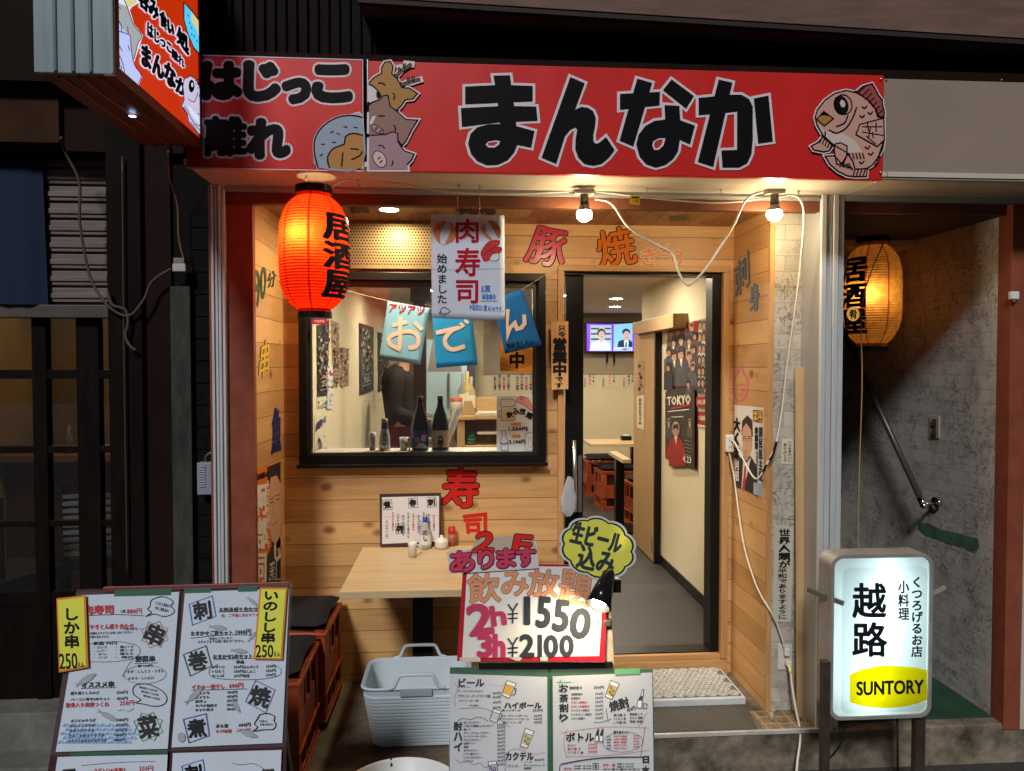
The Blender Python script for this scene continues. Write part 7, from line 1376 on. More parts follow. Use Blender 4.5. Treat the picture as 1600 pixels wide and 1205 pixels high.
def face_mat(name='milky_acrylic', col=(0.80, 0.93, 0.95)):
    m = bpy.data.materials.new(name); m.use_nodes = True; N = m.node_tree.nodes; L = m.node_tree.links; N.remove(N['Principled BSDF']); o = N['Material Output']
    d = N.new('ShaderNodeBsdfDiffuse'); d.inputs[0].default_value = (*[c * 0.5 for c in col], 1); tr = N.new('ShaderNodeBsdfTranslucent'); tr.inputs[0].default_value = (*col, 1); gl = N.new('ShaderNodeBsdfGlossy'); gl.inputs['Roughness'].default_value = 0.15
    x = N.new('ShaderNodeMixShader'); x.inputs[0].default_value = 0.8; x2 = N.new('ShaderNodeMixShader'); x2.inputs[0].default_value = 0.03
    L.new(d.outputs[0], x.inputs[1]); L.new(tr.outputs[0], x.inputs[2]); L.new(x.outputs[0], x2.inputs[1]); L.new(gl.outputs[0], x2.inputs[2]); L.new(x2.outputs[0], o.inputs[0]); return m
w = MB(mat('white_reflector', (0.8, 0.8, 0.8), 0.6)); w.box(x0 + 0.016, x1 - 0.016, SP + 0.095, SP + 0.102, z0 + 0.016, z1 - 0.016); w.box(x0 + 0.003, x0 + 0.012, SP + 0.03, SP + 0.094, z0 + 0.05, z1 - 0.05); w.box(x1 - 0.012, x1 - 0.003, SP + 0.03, SP + 0.094, z0 + 0.05, z1 - 0.05); w.build('reflector', t)
w = MB(emi('fluorescent_tube', (0.86, 1.0, 0.98), TUBE)); xm = x0 + (x1 - x0) * 0.5; w.tube([(xm - 0.05, SP + 0.06, z0 + 0.05), (xm + 0.03, SP + 0.06, z1 - 0.05)], 0.014, 10); w.build('tube', t)
fc = MB(face_mat()); q = rrect(x0 + 0.0145, x1 - 0.0145, z0 + 0.0145, z1 - 0.0145, SP + 0.006, 0.04); b0 = fc.add(q); q2 = fc.add(rrect(x0 + 0.045, x1 - 0.03, z0 + 0.03, z1 - 0.05, SP - 0.006, 0.03))
for k in range(n): fc.face((b0 + k, b0 + (k + 1) % n, q2 + (k + 1) % n, q2 + k))
fc.face([q2 + k for k in range(n)]); fc.build('face', t)
I = Ink((0, SP - 0.006, 0), (0, -1, 0), 0.001, 0.0002)
def zs_(x, y): return (1220 + x / 3.303, 840 + y / 3.303)
I.T('越', *zs_(372, 238), *zs_(540, 412), black, 1.5); I.T('路', *zs_(372, 440), *zs_(545, 612), black, 1.5); I.TV('小料理', *zs_(604, 220), *zs_(662, 428), black, 0.7); I.TV('くつろげるお店', *zs_(672, 200), *zs_(732, 618), black, 0.7)
by = face_mat('yellow_acrylic', (0.95, 0.72, 0.0)); I.poly([zs_(*p) for p in [(356, 708), (420, 680), (490, 665), (560, 660), (630, 664), (700, 672), (755, 686), (755, 835), (700, 858), (630, 874), (560, 880), (490, 878), (420, 868), (356, 850)]], by); I.up(); I.T('SUNTORY', *zs_(392, 740), *zs_(735, 808), black, 1.0, slope=-3); I.build('lettering', t)
lg = mat('rusty_brown_steel', (0.075, 0.055, 0.045), 0.5, 0.4, var=0.5, vscale=14)
for px0, px1, pt_ in ((1284, 1295, 1032), (1441, 1457, 1112)):
    w = MB(lg); A_, B_ = PY(px0, pt_, SP - 0.012), PY(px1, pt_, SP - 0.012); w.box(A_.x, B_.x, SP - 0.03 if px0 < 1300 else SP + 0.03, SP + 0.005 if px0 < 1300 else SP + 0.06, ZG, A_.z); w.build('leg', t, bev=0.002)
w = MB(mat('bracket_steel', (0.20, 0.19, 0.17), 0.45, 0.5, var=0.3)); w.bar(PY(1262, 921, SP + 0.10), PY(1318, 943, SP - 0.02), 0.012, 0.018); w.build('bracket', t); w = MB(mat('bracket_pale', (0.45, 0.43, 0.36), 0.5, 0.3, var=0.4)); w.bar(PY(1455, 929, SP + 0.02), PY(1477, 917, SP - 0.02), 0.012, 0.016); w.build('bracket', t)
w = MB(black); w.tube(crom([PY(1315, 1122, SP + 0.05), PY(1318, 1150, SP + 0.05), PY(1305, 1175, SP + 0.08), PY(1290, 1190, SP + 0.1)], 5), 0.004, 6); w.tube([PY(1402, 1121, SP + 0.05), PY(1403, 1230, SP + 0.05)], 0.005, 6); w.build('power_cord', t)

# ================================================================ inside the restaurant
# television
TVY = 9.30; a, c = PY(917, 506, TVY), PY(1002, 549, TVY)
t = thing('television', 'wall television with a purple framed news programme, seen through the doorway', 'television', ((a.x + c.x) / 2, TVY, c.z))
w = MB(blackm); w.box(a.x - 0.02, c.x + 0.02, TVY + 0.004, TVY + 0.06, c.z - 0.025, a.z + 0.02); w.build('case', t, bev=0.005)
sc = MB(emi('screen_violet', (0.20, 0.03, 0.95), 1.2)); sc.slab([a, Vector((c.x, TVY, a.z)), c, Vector((a.x, TVY, c.z))], 0.004, (0, -1, 0)); sc.build('screen', t)
w = MB(blackm); w.bar((a.x + 0.27, TVY + 0.05, c.z - 0.02), (a.x + 0.27, TVY + 0.05, c.z - 0.14), 0.025, 0.02); w.bar((a.x + 0.36, TVY + 0.05, c.z - 0.02), (a.x + 0.36, TVY + 0.05, c.z - 0.14), 0.025, 0.02); w.build('bracket', t)
I = Ink((0, TVY, 0), (0, -1, 0), 0.002, 0.001)
def zt(L): return [(900 + x / 6.69, 460 + y / 6.69) for x, y in L]
sb, sw_, sk_, sd_, sh_ = emi('screen_blue', (0.25, 0.60, 0.95), 1.0), emi('screen_white', (0.62, 0.85, 0.95), 1.0), emi('screen_skin', (0.72, 0.45, 0.42), 0.9), emi('screen_navy', (0.02, 0.03, 0.09), 1.0), emi('screen_shelf', (0.45, 0.60, 0.68), 0.9)
I.poly(zt([(150, 325), (370, 322), (372, 590), (145, 590)]), sh_); I.poly(zt([(395, 315), (590, 302), (590, 590), (392, 590)]), sb); I.up()
for y in (350, 405, 460): I.poly(zt([(155, y), (240, y), (240, y + 18), (155, y + 18)]), sd_); I.poly(zt([(300, y), (365, y), (365, y + 16), (300, y + 16)]), sd_)
I.up(); I.poly(zt([(140, 588), (165, 510), (230, 485), (300, 485), (345, 510), (362, 588)]), sw_); I.poly(zt([(430, 552), (445, 490), (500, 472), (560, 475), (588, 500), (588, 552)]), sd_); I.up(); I.poly(zt([(500, 480), (550, 480), (545, 550), (505, 550)]), sw_); I.up(); I.poly(zt([(518, 500), (530, 500), (530, 550), (512, 550)]), sd_)
I.ell(*zt([(265, 405)])[0], 6.6, 7.2, sd_); I.ell(*zt([(523, 395)])[0], 6.2, 5.5, sd_); I.up(); I.ell(*zt([(267, 425)])[0], 4.9, 6.4, sk_); I.ell(*zt([(527, 432)])[0], 5, 7.2, sk_); I.poly(zt([(245, 460), (285, 460), (280, 500), (250, 500)]), sk_); I.up()
for x in (258, 276, 518, 538): I.ell(*zt([(x, 420)])[0], 0.6, 0.4, sd_)
I.line(zt([(258, 443), (276, 443)]), 0.6, sd_); I.line(zt([(518, 452), (538, 452)]), 0.6, sd_)
I.poly(zt([(392, 560), (588, 558), (588, 588), (392, 590)]), sw_); I.up(); I.T('ニュース速報です', *zt([(405, 564)])[0], *zt([(575, 584)])[0], sd_, 0.2); I.build('picture', t)
# handwritten menu sheets under the television
BW = ((0, 9.445, 0), (0, -1, 0)); PG = 'handwritten menu sheets on the back wall'
for q, lab, col in (([(911, 573), (931, 574), (931, 607), (911, 606)], 'handwritten menu sheet on the back wall, beside the black door edge', red_ink), ([(939, 574), (964, 574), (964, 607), (940, 607)], 'handwritten menu sheet with green corner sketches, middle of the back wall row', orange_ink), ([(972, 575), (992, 575), (992, 607), (973, 607)], 'handwritten menu sheet on the back wall, beside the wooden sliding door', grey_ink)):
    o, I = sheet('menu_sheet', lab, 'menu sheet', q, BW, cream_paper, 0.002, PG, eps=0.002); x0_, x1_ = q[0][0], q[1][0]; wd = x1_ - x0_
    I.TV('ほろよい', x0_ + wd * 0.42, 580, x0_ + wd * 0.65, 602, col, 0.3); I.TV('おすすめ', x0_ + wd * 0.72, 578, x0_ + wd * 0.9, 598, grey_ink, 0.15); I.TV('六百円', x0_ + wd * 0.08, 590, x0_ + wd * 0.22, 605, grey_ink, 0.1); I.ring(x0_ + wd * 0.2, 580, 2.6, 2.4, 0.8, green_ink if col == orange_ink else red_ink); I.build('print', o)
# tables
tg = 'pale wooden tables inside the restaurant'
def in_table(lab, x0_, x1_, y0_, y1_, top):
    t = thing('dining_table', lab, 'table', ((x0_ + x1_) / 2, (y0_ + y1_) / 2, ZI), tg); w = MB(W_table); w.box(x0_, x1_, y0_, y1_, top - 0.035, top); w.build('tabletop', t, bev=0.003)
    w = MB(blackm); w.box((x0_ + x1_) / 2 - 0.04, (x0_ + x1_) / 2 + 0.04, (y0_ + y1_) / 2 - 0.04, (y0_ + y1_) / 2 + 0.04, ZI + 0.02, top - 0.035); w.box((x0_ + x1_) / 2 - 0.2, (x0_ + x1_) / 2 + 0.2, (y0_ + y1_) / 2 - 0.2, (y0_ + y1_) / 2 + 0.2, ZI, ZI + 0.02); w.build('pedestal', t)
TH = ZI + 0.72
a = PZ(912, 686, TH); b_ = PZ(923, 694, TH); in_table('pale table at the back wall seen through the doorway', b_.x, b_.x + 1.1, b_.y, a.y + 0.0, TH)
b_ = PZ(972, 718, TH); in_table('pale table nearer the wooden sliding door, cut by its edge', PZ(954, 707, TH).x, 1.56, b_.y, b_.y + 0.65, TH)
c = PZ(982, 690, TH); t = thing('napkin_box', 'small dark napkin box on the back table at the edge of the sliding door', 'box', (c.x, c.y + 0.1, TH)); w = MB(blackm); w.box(c.x - 0.05, c.x + 0.06, c.y + 0.1, c.y + 0.2, TH, TH + 0.05); w.build('case', t, bev=0.004); w = MB(paper); w.box(c.x - 0.03, c.x + 0.04, c.y + 0.12, c.y + 0.18, TH + 0.0505, TH + 0.062); w.build('napkin', t)
# posters on the inner right wall
def wall_poster(lab, quad, X, m, fn, name='wall_poster', cat='poster', grp=None, bend=None):
    o, I = sheet(name, lab, cat, quad, ((X, 0, 0), (-1 if X > 0 else 1, 0, 0)), m, 0.002, grp, eps=0.002, step=0.0002); fn(I); I.build('print', o); return o
dkred = mat('poster_dark_red', (0.34, 0.025, 0.022), 0.4, var=0.6, vscale=30); dkpost = mat('poster_charcoal', (0.045, 0.036, 0.034), 0.35, var=0.8, vscale=26); dim_skin = mat('poster_face', (0.42, 0.25, 0.16), 0.4, var=0.5, vscale=70); jk = mat('poster_jacket', (0.085, 0.08, 0.085), 0.4, var=0.8, vscale=40); sandp = mat('poster_sand', (0.42, 0.30, 0.19), 0.4, var=0.5, vscale=40)
def zm(x, y): return (1000 + x / 4.015, 460 + y / 4.015)
def movie(I):
    random.seed(11); cols_ = (jk, suit, dkpost, mat('poster_slate', (0.10, 0.10, 0.12), 0.4, var=0.7, vscale=50), mat('poster_brown_coat', (0.14, 0.085, 0.055), 0.4, var=0.7, vscale=50))
    def fig(x, y, s, coat=None):
        c = zm(x, y); r_ = s / 4.015; a = random.uniform(-0.25, 0.25) * r_
        I.poly([(c[0] - r_ * 1.0, c[1] + r_ * 5.2), (c[0] - r_ * 0.95, c[1] + r_ * 1.7), (c[0] - r_ * 0.45, c[1] + r_ * 1.05), (c[0], c[1] + r_ * 0.8), (c[0] + r_ * 0.45, c[1] + r_ * 1.0), (c[0] + r_ * 0.95, c[1] + r_ * 1.6), (c[0] + r_ * 1.0, c[1] + r_ * 5.2)], coat or random.choice(cols_)); I.up()
        I.poly([(c[0] - r_ * 0.2, c[1] + r_ * 0.9), (c[0] + r_ * 0.22, c[1] + r_ * 0.9), (c[0] + r_ * 0.02, c[1] + r_ * 2.2)], random.choice((cream_paper, dim_skin, dkpost))); I.ell(c[0], c[1] - r_ * 0.15, r_ * 0.56, r_ * 1.05, random.choice((hair, hair, hair, sandp, mat('poster_auburn', (0.2, 0.09, 0.04), 0.5)))); I.up()
        I.ell(c[0] + a * 0.4, c[1] + r_ * 0.18, r_ * 0.40, r_ * 0.78, dim_skin, random.uniform(-8, 8)); I.up(); I.ell(c[0] + r_ * 0.25, c[1] + r_ * 0.3, r_ * 0.16, r_ * 0.6, skin2); I.poly([(c[0] - r_ * 0.5, c[1]), (c[0] - r_ * 0.3, c[1] - r_ * 0.75), (c[0] + r_ * 0.3, c[1] - r_ * 0.8), (c[0] + r_ * 0.5, c[1] + r_ * 0.1), (c[0] + r_ * 0.1, c[1] - r_ * 0.25)], hair); I.up()
        for dx in (-0.16, 0.16): I.ell(c[0] + dx * r_ + a * 0.4, c[1] + r_ * 0.1, r_ * 0.07, r_ * 0.06, hair)
        I.up()
    for (x, y, s) in ((195, 240, 26), (240, 225, 30), (290, 215, 28), (330, 205, 28), (348, 260, 24), (215, 300, 28), (265, 285, 32), (315, 290, 30), (188, 360, 30), (345, 345, 28), (225, 385, 36), (320, 385, 36), (270, 370, 40), (345, 455, 28), (190, 455, 28)): fig(x, y, s)
    I.poly([zm(172, 610), zm(358, 575), zm(358, 1098), zm(172, 1030)], dkpost); I.up(); fig(318, 560, 22); fig(195, 800, 20); fig(330, 800, 18)
    I.T('TOKYO', 0, 0, 1, 1, cream_paper, 0.5, quad=[zm(188, 645), zm(335, 628), zm(335, 690), zm(188, 697)]); I.line([zm(215, 715), zm(280, 705), zm(330, 690)], 2.2, red_ink, sm=3); I.line([zm(195, 735), zm(325, 722)], 1.5, cream_paper); I.line([zm(215, 770), zm(285, 768)], 1.0, cream_paper)
    I.poly([zm(176, 1032), zm(190, 950), zm(225, 915), zm(240, 900), zm(262, 905), zm(292, 935), zm(304, 1010), zm(304, 1078)], dkred); I.up(); fig(242, 850, 44, dkred)
    for i in range(5): I.line([zm(296, 915 + i * 22), zm(345, 925 + i * 22)], 0.6, pale_ink)
    I.T('4.23', 0, 0, 1, 1, cream_paper, 0.3, quad=[zm(288, 1010), zm(340, 1020), zm(340, 1062), zm(288, 1048)])
wall_poster('tall dark red film poster with a crowd of figures on the cream inner wall', [zm(172, 210), zm(360, 163), zm(358, 1100), zm(172, 1030)], 1.585, dkred, movie)
def crowd(I):
    random.seed(5)
    for j in range(6):
        for i in range(3):
            c = zm(380 + i * 24, 200 + j * 72); I.ell(c[0], c[1] - 2, 3.2, 7.5, hair); I.up(); I.ell(c[0], c[1], 2.3, 5.5, dim_skin); I.up(); I.poly([(c[0] - 3.5, c[1] + 14), (c[0] - 2, c[1] + 6), (c[0] + 2, c[1] + 6), (c[0] + 3.5, c[1] + 14)], random.choice((sandp, jk, cream_paper))); I.up()
    I.poly([zm(365, 645), zm(440, 640), zm(440, 712), zm(365, 700)], dkred); I.up(); I.T('出演', 0, 0, 1, 1, cream_paper, 0.2, quad=[zm(375, 660), zm(430, 660), zm(430, 690), zm(375, 688)])
wall_poster('sand coloured poster of many small portraits beside the dark red film poster', [zm(365, 160), zm(440, 142), zm(440, 725), zm(362, 715)], 1.583, sandp, crowd)
wall_poster('small dark red notice below the portrait poster on the inner wall', [zm(365, 735), zm(440, 738), zm(438, 842), zm(362, 828)], 1.583, dkred, lambda I: (I.T('公演案内', 0, 0, 1, 1, cream_paper, 0.2, quad=[zm(370, 760), zm(430, 764), zm(430, 795), zm(370, 788)]), I.poly([zm(362, 815), zm(438, 828), zm(438, 842), zm(362, 828)], cream_paper)))
def strip_(I):
    for j in range(7): I.ell(1000 + (j % 2) * 2.5 - 0.5, 572 + j * 6, 2.1, 3.0, (hair, dim_skin, dkred)[j % 3]); I.up()
wall_poster('narrow picture strip stuck on the wooden sliding door', [(996, 566), (1006, 564), (1006, 615), (996, 616)], 1.534, sandp, strip_)
wall_poster('cream paper slip hanging under the picture strip on the wooden door', [(995, 620), (1006, 617), (1006, 672), (995, 668)], 1.534, cream_paper, lambda I: I.TV('本日のおすすめ', 998, 622, 1003, 664, grey_ink, 0.15))
# inner left wall as seen through the window
XLI = -0.884
def blocks(seed, cols, nx_, ny_, q):
    def fn(I):
        random.seed(seed); (a, b2, c, d) = q
        def m_(u, v): u = min(0.96, max(0.04, u)); v = min(0.98, max(0.02, v)); return ((1 - u) * (1 - v) * a[0] + u * (1 - v) * b2[0] + u * v * c[0] + (1 - u) * v * d[0], (1 - u) * (1 - v) * a[1] + u * (1 - v) * b2[1] + u * v * c[1] + (1 - u) * v * d[1])
        for k in range(nx_ * ny_):
            m0 = random.choice(cols); u0, v0 = random.uniform(0, 0.85), random.uniform(0, 0.95); hu, hv = random.uniform(0.05, 0.9 / nx_), random.uniform(0.008, 0.75 / ny_)
            if not m0: continue
            if random.random() < 0.5: p = m_(u0 + hu / 2, v0 + hv); I.ell(p[0], p[1], max(0.5, hu * abs(b2[0] - a[0]) * 0.6), hv * abs(d[1] - a[1]) * 0.8, m0, random.uniform(-30, 30), 9)
            else: I.poly([m_(u0, v0), m_(u0 + hu * 1.6, v0 + random.uniform(-.01, .01)), m_(u0 + hu * 1.5, v0 + hv), m_(u0 + 0.02, v0 + hv)], m0)
            I.up()
        for k in range(4): p = m_(0.12, 0.74 + k * 0.055); r = m_(random.uniform(0.5, 0.9), 0.74 + k * 0.055); I.line([p, r], 0.9, pale_ink)
    return fn
def zl(x, y): return (460 + x / 3.767, 420 + y / 3.767)
q = [zl(132, 335), zl(205, 300), zl(196, 745), zl(135, 755)]; wall_poster('dark event poster on the inner left wall, nearest the glass', q, XLI, dkpost, blocks(1, (sandp, jk, pale_ink, grey_ink, dim_skin), 6, 14, q))
q = [zl(133, 760), zl(194, 752), zl(190, 815), zl(134, 825)]; wall_poster('pale footer strip with green band under the nearest event poster', q, XLI, cream_paper, blocks(2, (green_ink, grey_ink, None), 3, 3, q))
q = [zl(118, 865), zl(190, 855), zl(188, 1080), zl(120, 1085)]; wall_poster('pale calendar sheet of small photographs low on the inner left wall', q, XLI, cream_paper, blocks(3, (grey_ink, blue_ink, grey_ink, sandp), 3, 4, q))
q = [zl(216, 300), zl(262, 320), zl(262, 690), zl(230, 700)]; wall_poster('tall brown event poster on the inner left wall behind the receipt slip', q, XLI, sandp, blocks(4, (dkpost, jk, dim_skin, hair, cream_paper), 5, 12, q))
q = [zl(264, 460), zl(322, 470), zl(320, 690), zl(266, 690)]; wall_poster('colourful event poster with red and blue blocks on the inner left wall', q, XLI, sandp, blocks(5, (dkred, red_ink, blue_ink, skin, hair, cream_paper), 5, 10, q))
q = [zl(196, 566), zl(226, 566), zl(228, 822), zl(194, 826)]; wall_poster('long white receipt slip hanging on the inner left wall', q, XLI + 0.006, paper, blocks(6, (pale_ink, grey_ink, red_ink, None, None), 2, 12, q))
def framed(lab, q, seed): 
    def fn(I):
        cx = sum(p[0] for p in q) / 4; cy = sum(p[1] for p in q) / 4; inn = [(cx + (p[0] - cx) * 0.80, cy + (p[1] - cy) * 0.92) for p in q]; I.poly(inn, jk); I.up(); blocks(seed, (sandp, dim_skin, pale_ink, porg2, grey_ink, hair, jk), 6, 13, inn)(I); 
    o = wall_poster(lab, q, XLI, dkpost, fn); return o
framed('black framed event poster on the inner left wall, larger of the framed pair', [zl(380, 318), zl(467, 345), zl(466, 715), zl(383, 748)], 8)
framed('black framed event poster on the inner left wall, nearest the standing person', [zl(490, 372), zl(556, 395), zl(556, 700), zl(492, 730)], 9)
# pillar with mark
c = PY(656, 600, 6.0); t = thing('dark_pillar', 'dark square pillar in the restaurant beside the standing person', 'pillar', (c.x, 6.0, ZI)); w = MB(mat('pillar_brown_black', (0.022, 0.013, 0.012), 0.35)); w.box(PY(646, 600, 5.98).x, PY(665.5, 600, 5.98).x, 5.98, 6.10, ZI, 2.46); w.build('shaft', t, bev=0.003)
w = MB(mat('pillar_brown_black', (0.022, 0.013, 0.012), 0.35)); w.box(PY(642, 600, 5.98).x, PY(673, 600, 5.98).x, 5.96, 6.12, PY(650, 472, 5.98).z, 2.459); w.build('capital', t)
# --- person standing behind the pillar
def skinmesh(name, pts, edges, root, m, sub=2):
    me = bpy.data.meshes.new(name); off = world_loc(root); me.from_pydata([Vector(p[0]) - off for p in pts], edges, []); o = bpy.data.objects.new(name, me); COL.objects.link(o)
    sk_ = o.modifiers.new('s', 'SKIN'); sk_.use_smooth_shade = True; 
    for i, v in enumerate(me.skin_vertices[0].data): v.radius = (p_r(pts[i][1])); v.use_root = (i == 0)
    ss = o.modifiers.new('u', 'SUBSURF'); ss.levels = sub; ss.render_levels = sub
    bpy.context.view_layer.update(); dg = bpy.context.evaluated_depsgraph_get(); nm = bpy.data.meshes.new_from_object(o.evaluated_get(dg)); o.modifiers.clear(); o.data = nm; nm.materials.clear(); nm.materials.append(m); o.parent = root
    for p in nm.polygons: p.use_smooth = True
    return o
def p_r(r): return (r, r) if not isinstance(r, tuple) else r
PE = PY(629, 650, 7.05); fx, fy, fz = PE.x, 7.05, ZI
PR = thing('person', 'person in dark pullover and maroon trousers standing side-on inside, face hidden by the pale flag', 'person', (fx, fy, fz))
skm = mat('real_skin', (0.36, 0.19, 0.12), 0.55)
def B(x, y, z): return (fx + x * 1.06, fy + y * 1.06, fz + z * 1.075)
body = [(B(0, 0, 0.95), 0.12), (B(-0.01, 0, 1.15), 0.125), (B(-0.02, 0, 1.33), 0.125), (B(0.0, 0, 1.43), 0.07), (B(0.02, 0, 1.50), 0.055), (B(0.035, 0, 1.58), 0.085), (B(0.03, 0, 1.67), 0.088), (B(0.02, 0, 1.73), 0.055),
        (B(-0.01, -0.09, 0.90), 0.085), (B(0.01, -0.10, 0.50), 0.058), (B(-0.01, -0.10, 0.10), 0.042), (B(0.06, -0.10, 0.03), 0.035), (B(0.14, -0.10, 0.02), 0.028),
        (B(-0.01, 0.09, 0.90), 0.085), (B(0.01, 0.10, 0.50), 0.058), (B(-0.01, 0.10, 0.10), 0.042), (B(0.06, 0.10, 0.03), 0.035), (B(0.14, 0.10, 0.02), 0.028),
        (B(-0.02, -0.17, 1.38), 0.055), (B(-0.05, -0.21, 1.10), 0.043), (B(0.14, -0.18, 1.00), 0.032), (B(0.20, -0.16, 1.01), (0.030, 0.018)),
        (B(-0.02, 0.17, 1.38), 0.055), (B(-0.05, 0.21, 1.10), 0.043), (B(0.14, 0.18, 1.00), 0.032), (B(0.20, 0.16, 1.01), (0.030, 0.018)), (B(0.125, 0, 1.60), 0.016)]
be = [(0, 1), (1, 2), (2, 3), (3, 4), (4, 5), (5, 6), (6, 7), (0, 8), (8, 9), (9, 10), (10, 11), (11, 12), (0, 13), (13, 14), (14, 15), (15, 16), (16, 17), (2, 18), (18, 19), (19, 20), (20, 21), (2, 22), (22, 23), (23, 24), (24, 25), (5, 26)]
for sgn, hb in ((-1, 21), (1, 25)):
    for k in range(4):
        i0 = len(body); yy = sgn * (0.185 - 0.016 * k) if False else sgn * 0.16 + (k - 1.5) * 0.017
        body.append((B(0.245, yy, 1.015 - 0.004 * abs(k - 1.5)), 0.009)); body.append((B(0.275 - 0.006 * abs(k - 1.2), yy, 1.000), 0.0085)); body.append((B(0.29 - 0.008 * abs(k - 1.2), yy, 0.980), 0.0075)); be += [(hb, i0), (i0, i0 + 1), (i0 + 1, i0 + 2)]
    i0 = len(body); body.append((B(0.21, sgn * 0.16 - sgn * 0.035, 1.03), 0.010)); body.append((B(0.238, sgn * 0.16 - sgn * 0.045, 1.035), 0.0085)); be += [(hb, i0), (i0, i0 + 1)]
skinmesh('body', body, be, PR, skm)
w = MB(mat('dark_hair', (0.015, 0.012, 0.011), 0.5)); w.ball(B(0.0, 0, 1.70), 0.108, 16, (1.02, 0.88, 0.95)); w.build('hair', PR)
w = MB(mat('eye_dark', (0.02, 0.015, 0.012), 0.3)); w.ball(B(0.108, -0.036, 1.64), 0.011, 8); w.ball(B(0.108, 0.036, 1.64), 0.011, 8); w.build('eye', PR)
w = MB(mat('real_lip', (0.30, 0.10, 0.08), 0.5)); w.ball(B(0.112, 0, 1.56), 0.022, 8, (0.4, 1, 0.35)); w.build('mouth', PR)
w = MB(skm); w.ball(B(0.01, -0.095, 1.63), 0.03, 10, (0.6, 0.35, 1.1)); w.ball(B(0.01, 0.095, 1.63), 0.03, 10, (0.6, 0.35, 1.1)); w.build('ear', PR)
knit = mat('charcoal_knit', (0.022, 0.017, 0.018), 0.85, var=0.4, vscale=14); mar = mat('maroon_cloth', (0.095, 0.012, 0.016), 0.8, var=0.35, vscale=12)
w = MB(knit); w.tube(crom([B(0.0, 0, 0.90), B(0.0, 0, 0.96), B(-0.01, 0, 1.10), B(-0.025, 0, 1.25), B(-0.03, 0, 1.36), B(-0.02, 0, 1.42), B(-0.005, 0, 1.46)], 3), [0.145 + 0.0 * k for k in range(3)] + [0.155, 0.158, 0.160, 0.163, 0.165, 0.166, 0.168, 0.168, 0.166, 0.160, 0.148, 0.135, 0.118, 0.098, 0.080, 0.072], 20)
for sy in (-1, 1): w.tube(crom([B(-0.02, sy * 0.10, 1.39), B(-0.035, sy * 0.165, 1.35), B(-0.05, sy * 0.20, 1.22), B(-0.055, sy * 0.212, 1.10), B(0.0, sy * 0.205, 1.055), B(0.10, sy * 0.19, 1.02), B(0.13, sy * 0.182, 1.008)], 3), [0.075, 0.08, 0.084, 0.084, 0.080, 0.077, 0.074, 0.071, 0.069, 0.067, 0.066, 0.064, 0.060, 0.058, 0.055, 0.052, 0.050, 0.046, 0.042], 14)
w.build('pullover', PR)
w = MB(mar); w.ball(B(-0.005, 0, 0.92), 0.15, 16, (1.0, 1.05, 0.95))
for sy in (-1, 1): w.tube(crom([B(-0.005, sy * 0.07, 0.93), B(0.0, sy * 0.09, 0.75), B(0.01, sy * 0.10, 0.50), B(-0.005, sy * 0.10, 0.25), B(-0.005, sy * 0.10, 0.06)], 3), [0.115, 0.113, 0.110, 0.106, 0.100, 0.095, 0.090, 0.086, 0.083, 0.080, 0.079, 0.079, 0.080], 16)
w.build('trousers', PR)
w = MB(blackm)
for sy in (-0.10, 0.10): w.ball(B(0.05, sy, 0.045), 0.06, 12, (2.0, 0.85, 0.72))
w.build('shoe', PR)
# kitchen end
t = thing('refrigerator', 'pale blue white kitchen cabinet at the back of the kitchen', 'cabinet', (-0.3, 8.9, ZI)); w = MB(mat('pale_blue_enamel', (0.42, 0.58, 0.66), 0.35)); w.box(PY(664, 600, 8.8).x, PY(730, 600, 8.8).x, 8.8, 9.4, ZI, 2.1); w.build('body', t, bev=0.006); w = MB(mat('dark_blue_edge', (0.06, 0.06, 0.09), 0.5)); w.box(PY(730, 600, 8.8).x + 0.004, PY(742, 600, 8.8).x, 8.78, 9.4, ZI, 2.15); w.build('side', t)
w = MB(steel); w.box(PY(700, 600, 8.78).x, PY(703, 600, 8.78).x, 8.775, 8.80, 1.3, 1.7); w.build('handle', t)
t = thing('kitchen_counter', 'kitchen counter with steel top behind the window bottles', 'counter', (0.0, 7.4, ZI)); w = MB(mat('counter_front', (0.30, 0.28, 0.24), 0.6)); w.box(PY(664, 650, 7.0).x, PY(745, 650, 7.0).x, 7.0, 7.6, ZI, ZI + 0.86); w.build('cabinet', t); w = MB(steel); w.box(PY(662, 650, 6.98).x, PY(747, 650, 6.98).x, 6.97, 7.62, ZI + 0.86, ZI + 0.90); w.build('top', t, bev=0.003)
zc = ZI + 0.90
def pot(lab, px, r, h, m, lid=None):
    x = PY(px, 640, 7.2).x; t = thing('cooking_pot', lab, 'pot', (x, 7.2, zc)); w = MB(m); w.lathe([(0, 0.001), (r, 0.001), (r, h), (r - 0.008, h), (r - 0.01, 0.01), (0, 0.01)], (x, 7.2, zc), 24); w.build('body', t)
    if lid: w = MB(lid); w.lathe([(r + 0.004, h), (r * 0.6, h + 0.03), (0.02, h + 0.045), (0.02, h + 0.06), (0, h + 0.06)], (x, 7.2, zc), 24); w.build('lid', t)
    w = MB(blackm); w.bar((x + r, 7.2, zc + h * 0.8), (x + r + 0.05, 7.2, zc + h * 0.8), 0.03, 0.015); w.bar((x - r, 7.2, zc + h * 0.8), (x - r - 0.05, 7.2, zc + h * 0.8), 0.03, 0.015); w.build('handle', t)
pot('dark cooking pot on the kitchen counter beside the pillar', 676, 0.085, 0.15, mat('dark_pot', (0.05, 0.055, 0.065), 0.35, 0.5), mat('teal_lid', (0.03, 0.18, 0.17), 0.4)); pot('grey stock pot on the kitchen counter behind the right bottle', 694, 0.09, 0.12, mat('grey_pot', (0.25, 0.26, 0.28), 0.35, 0.6), steel)
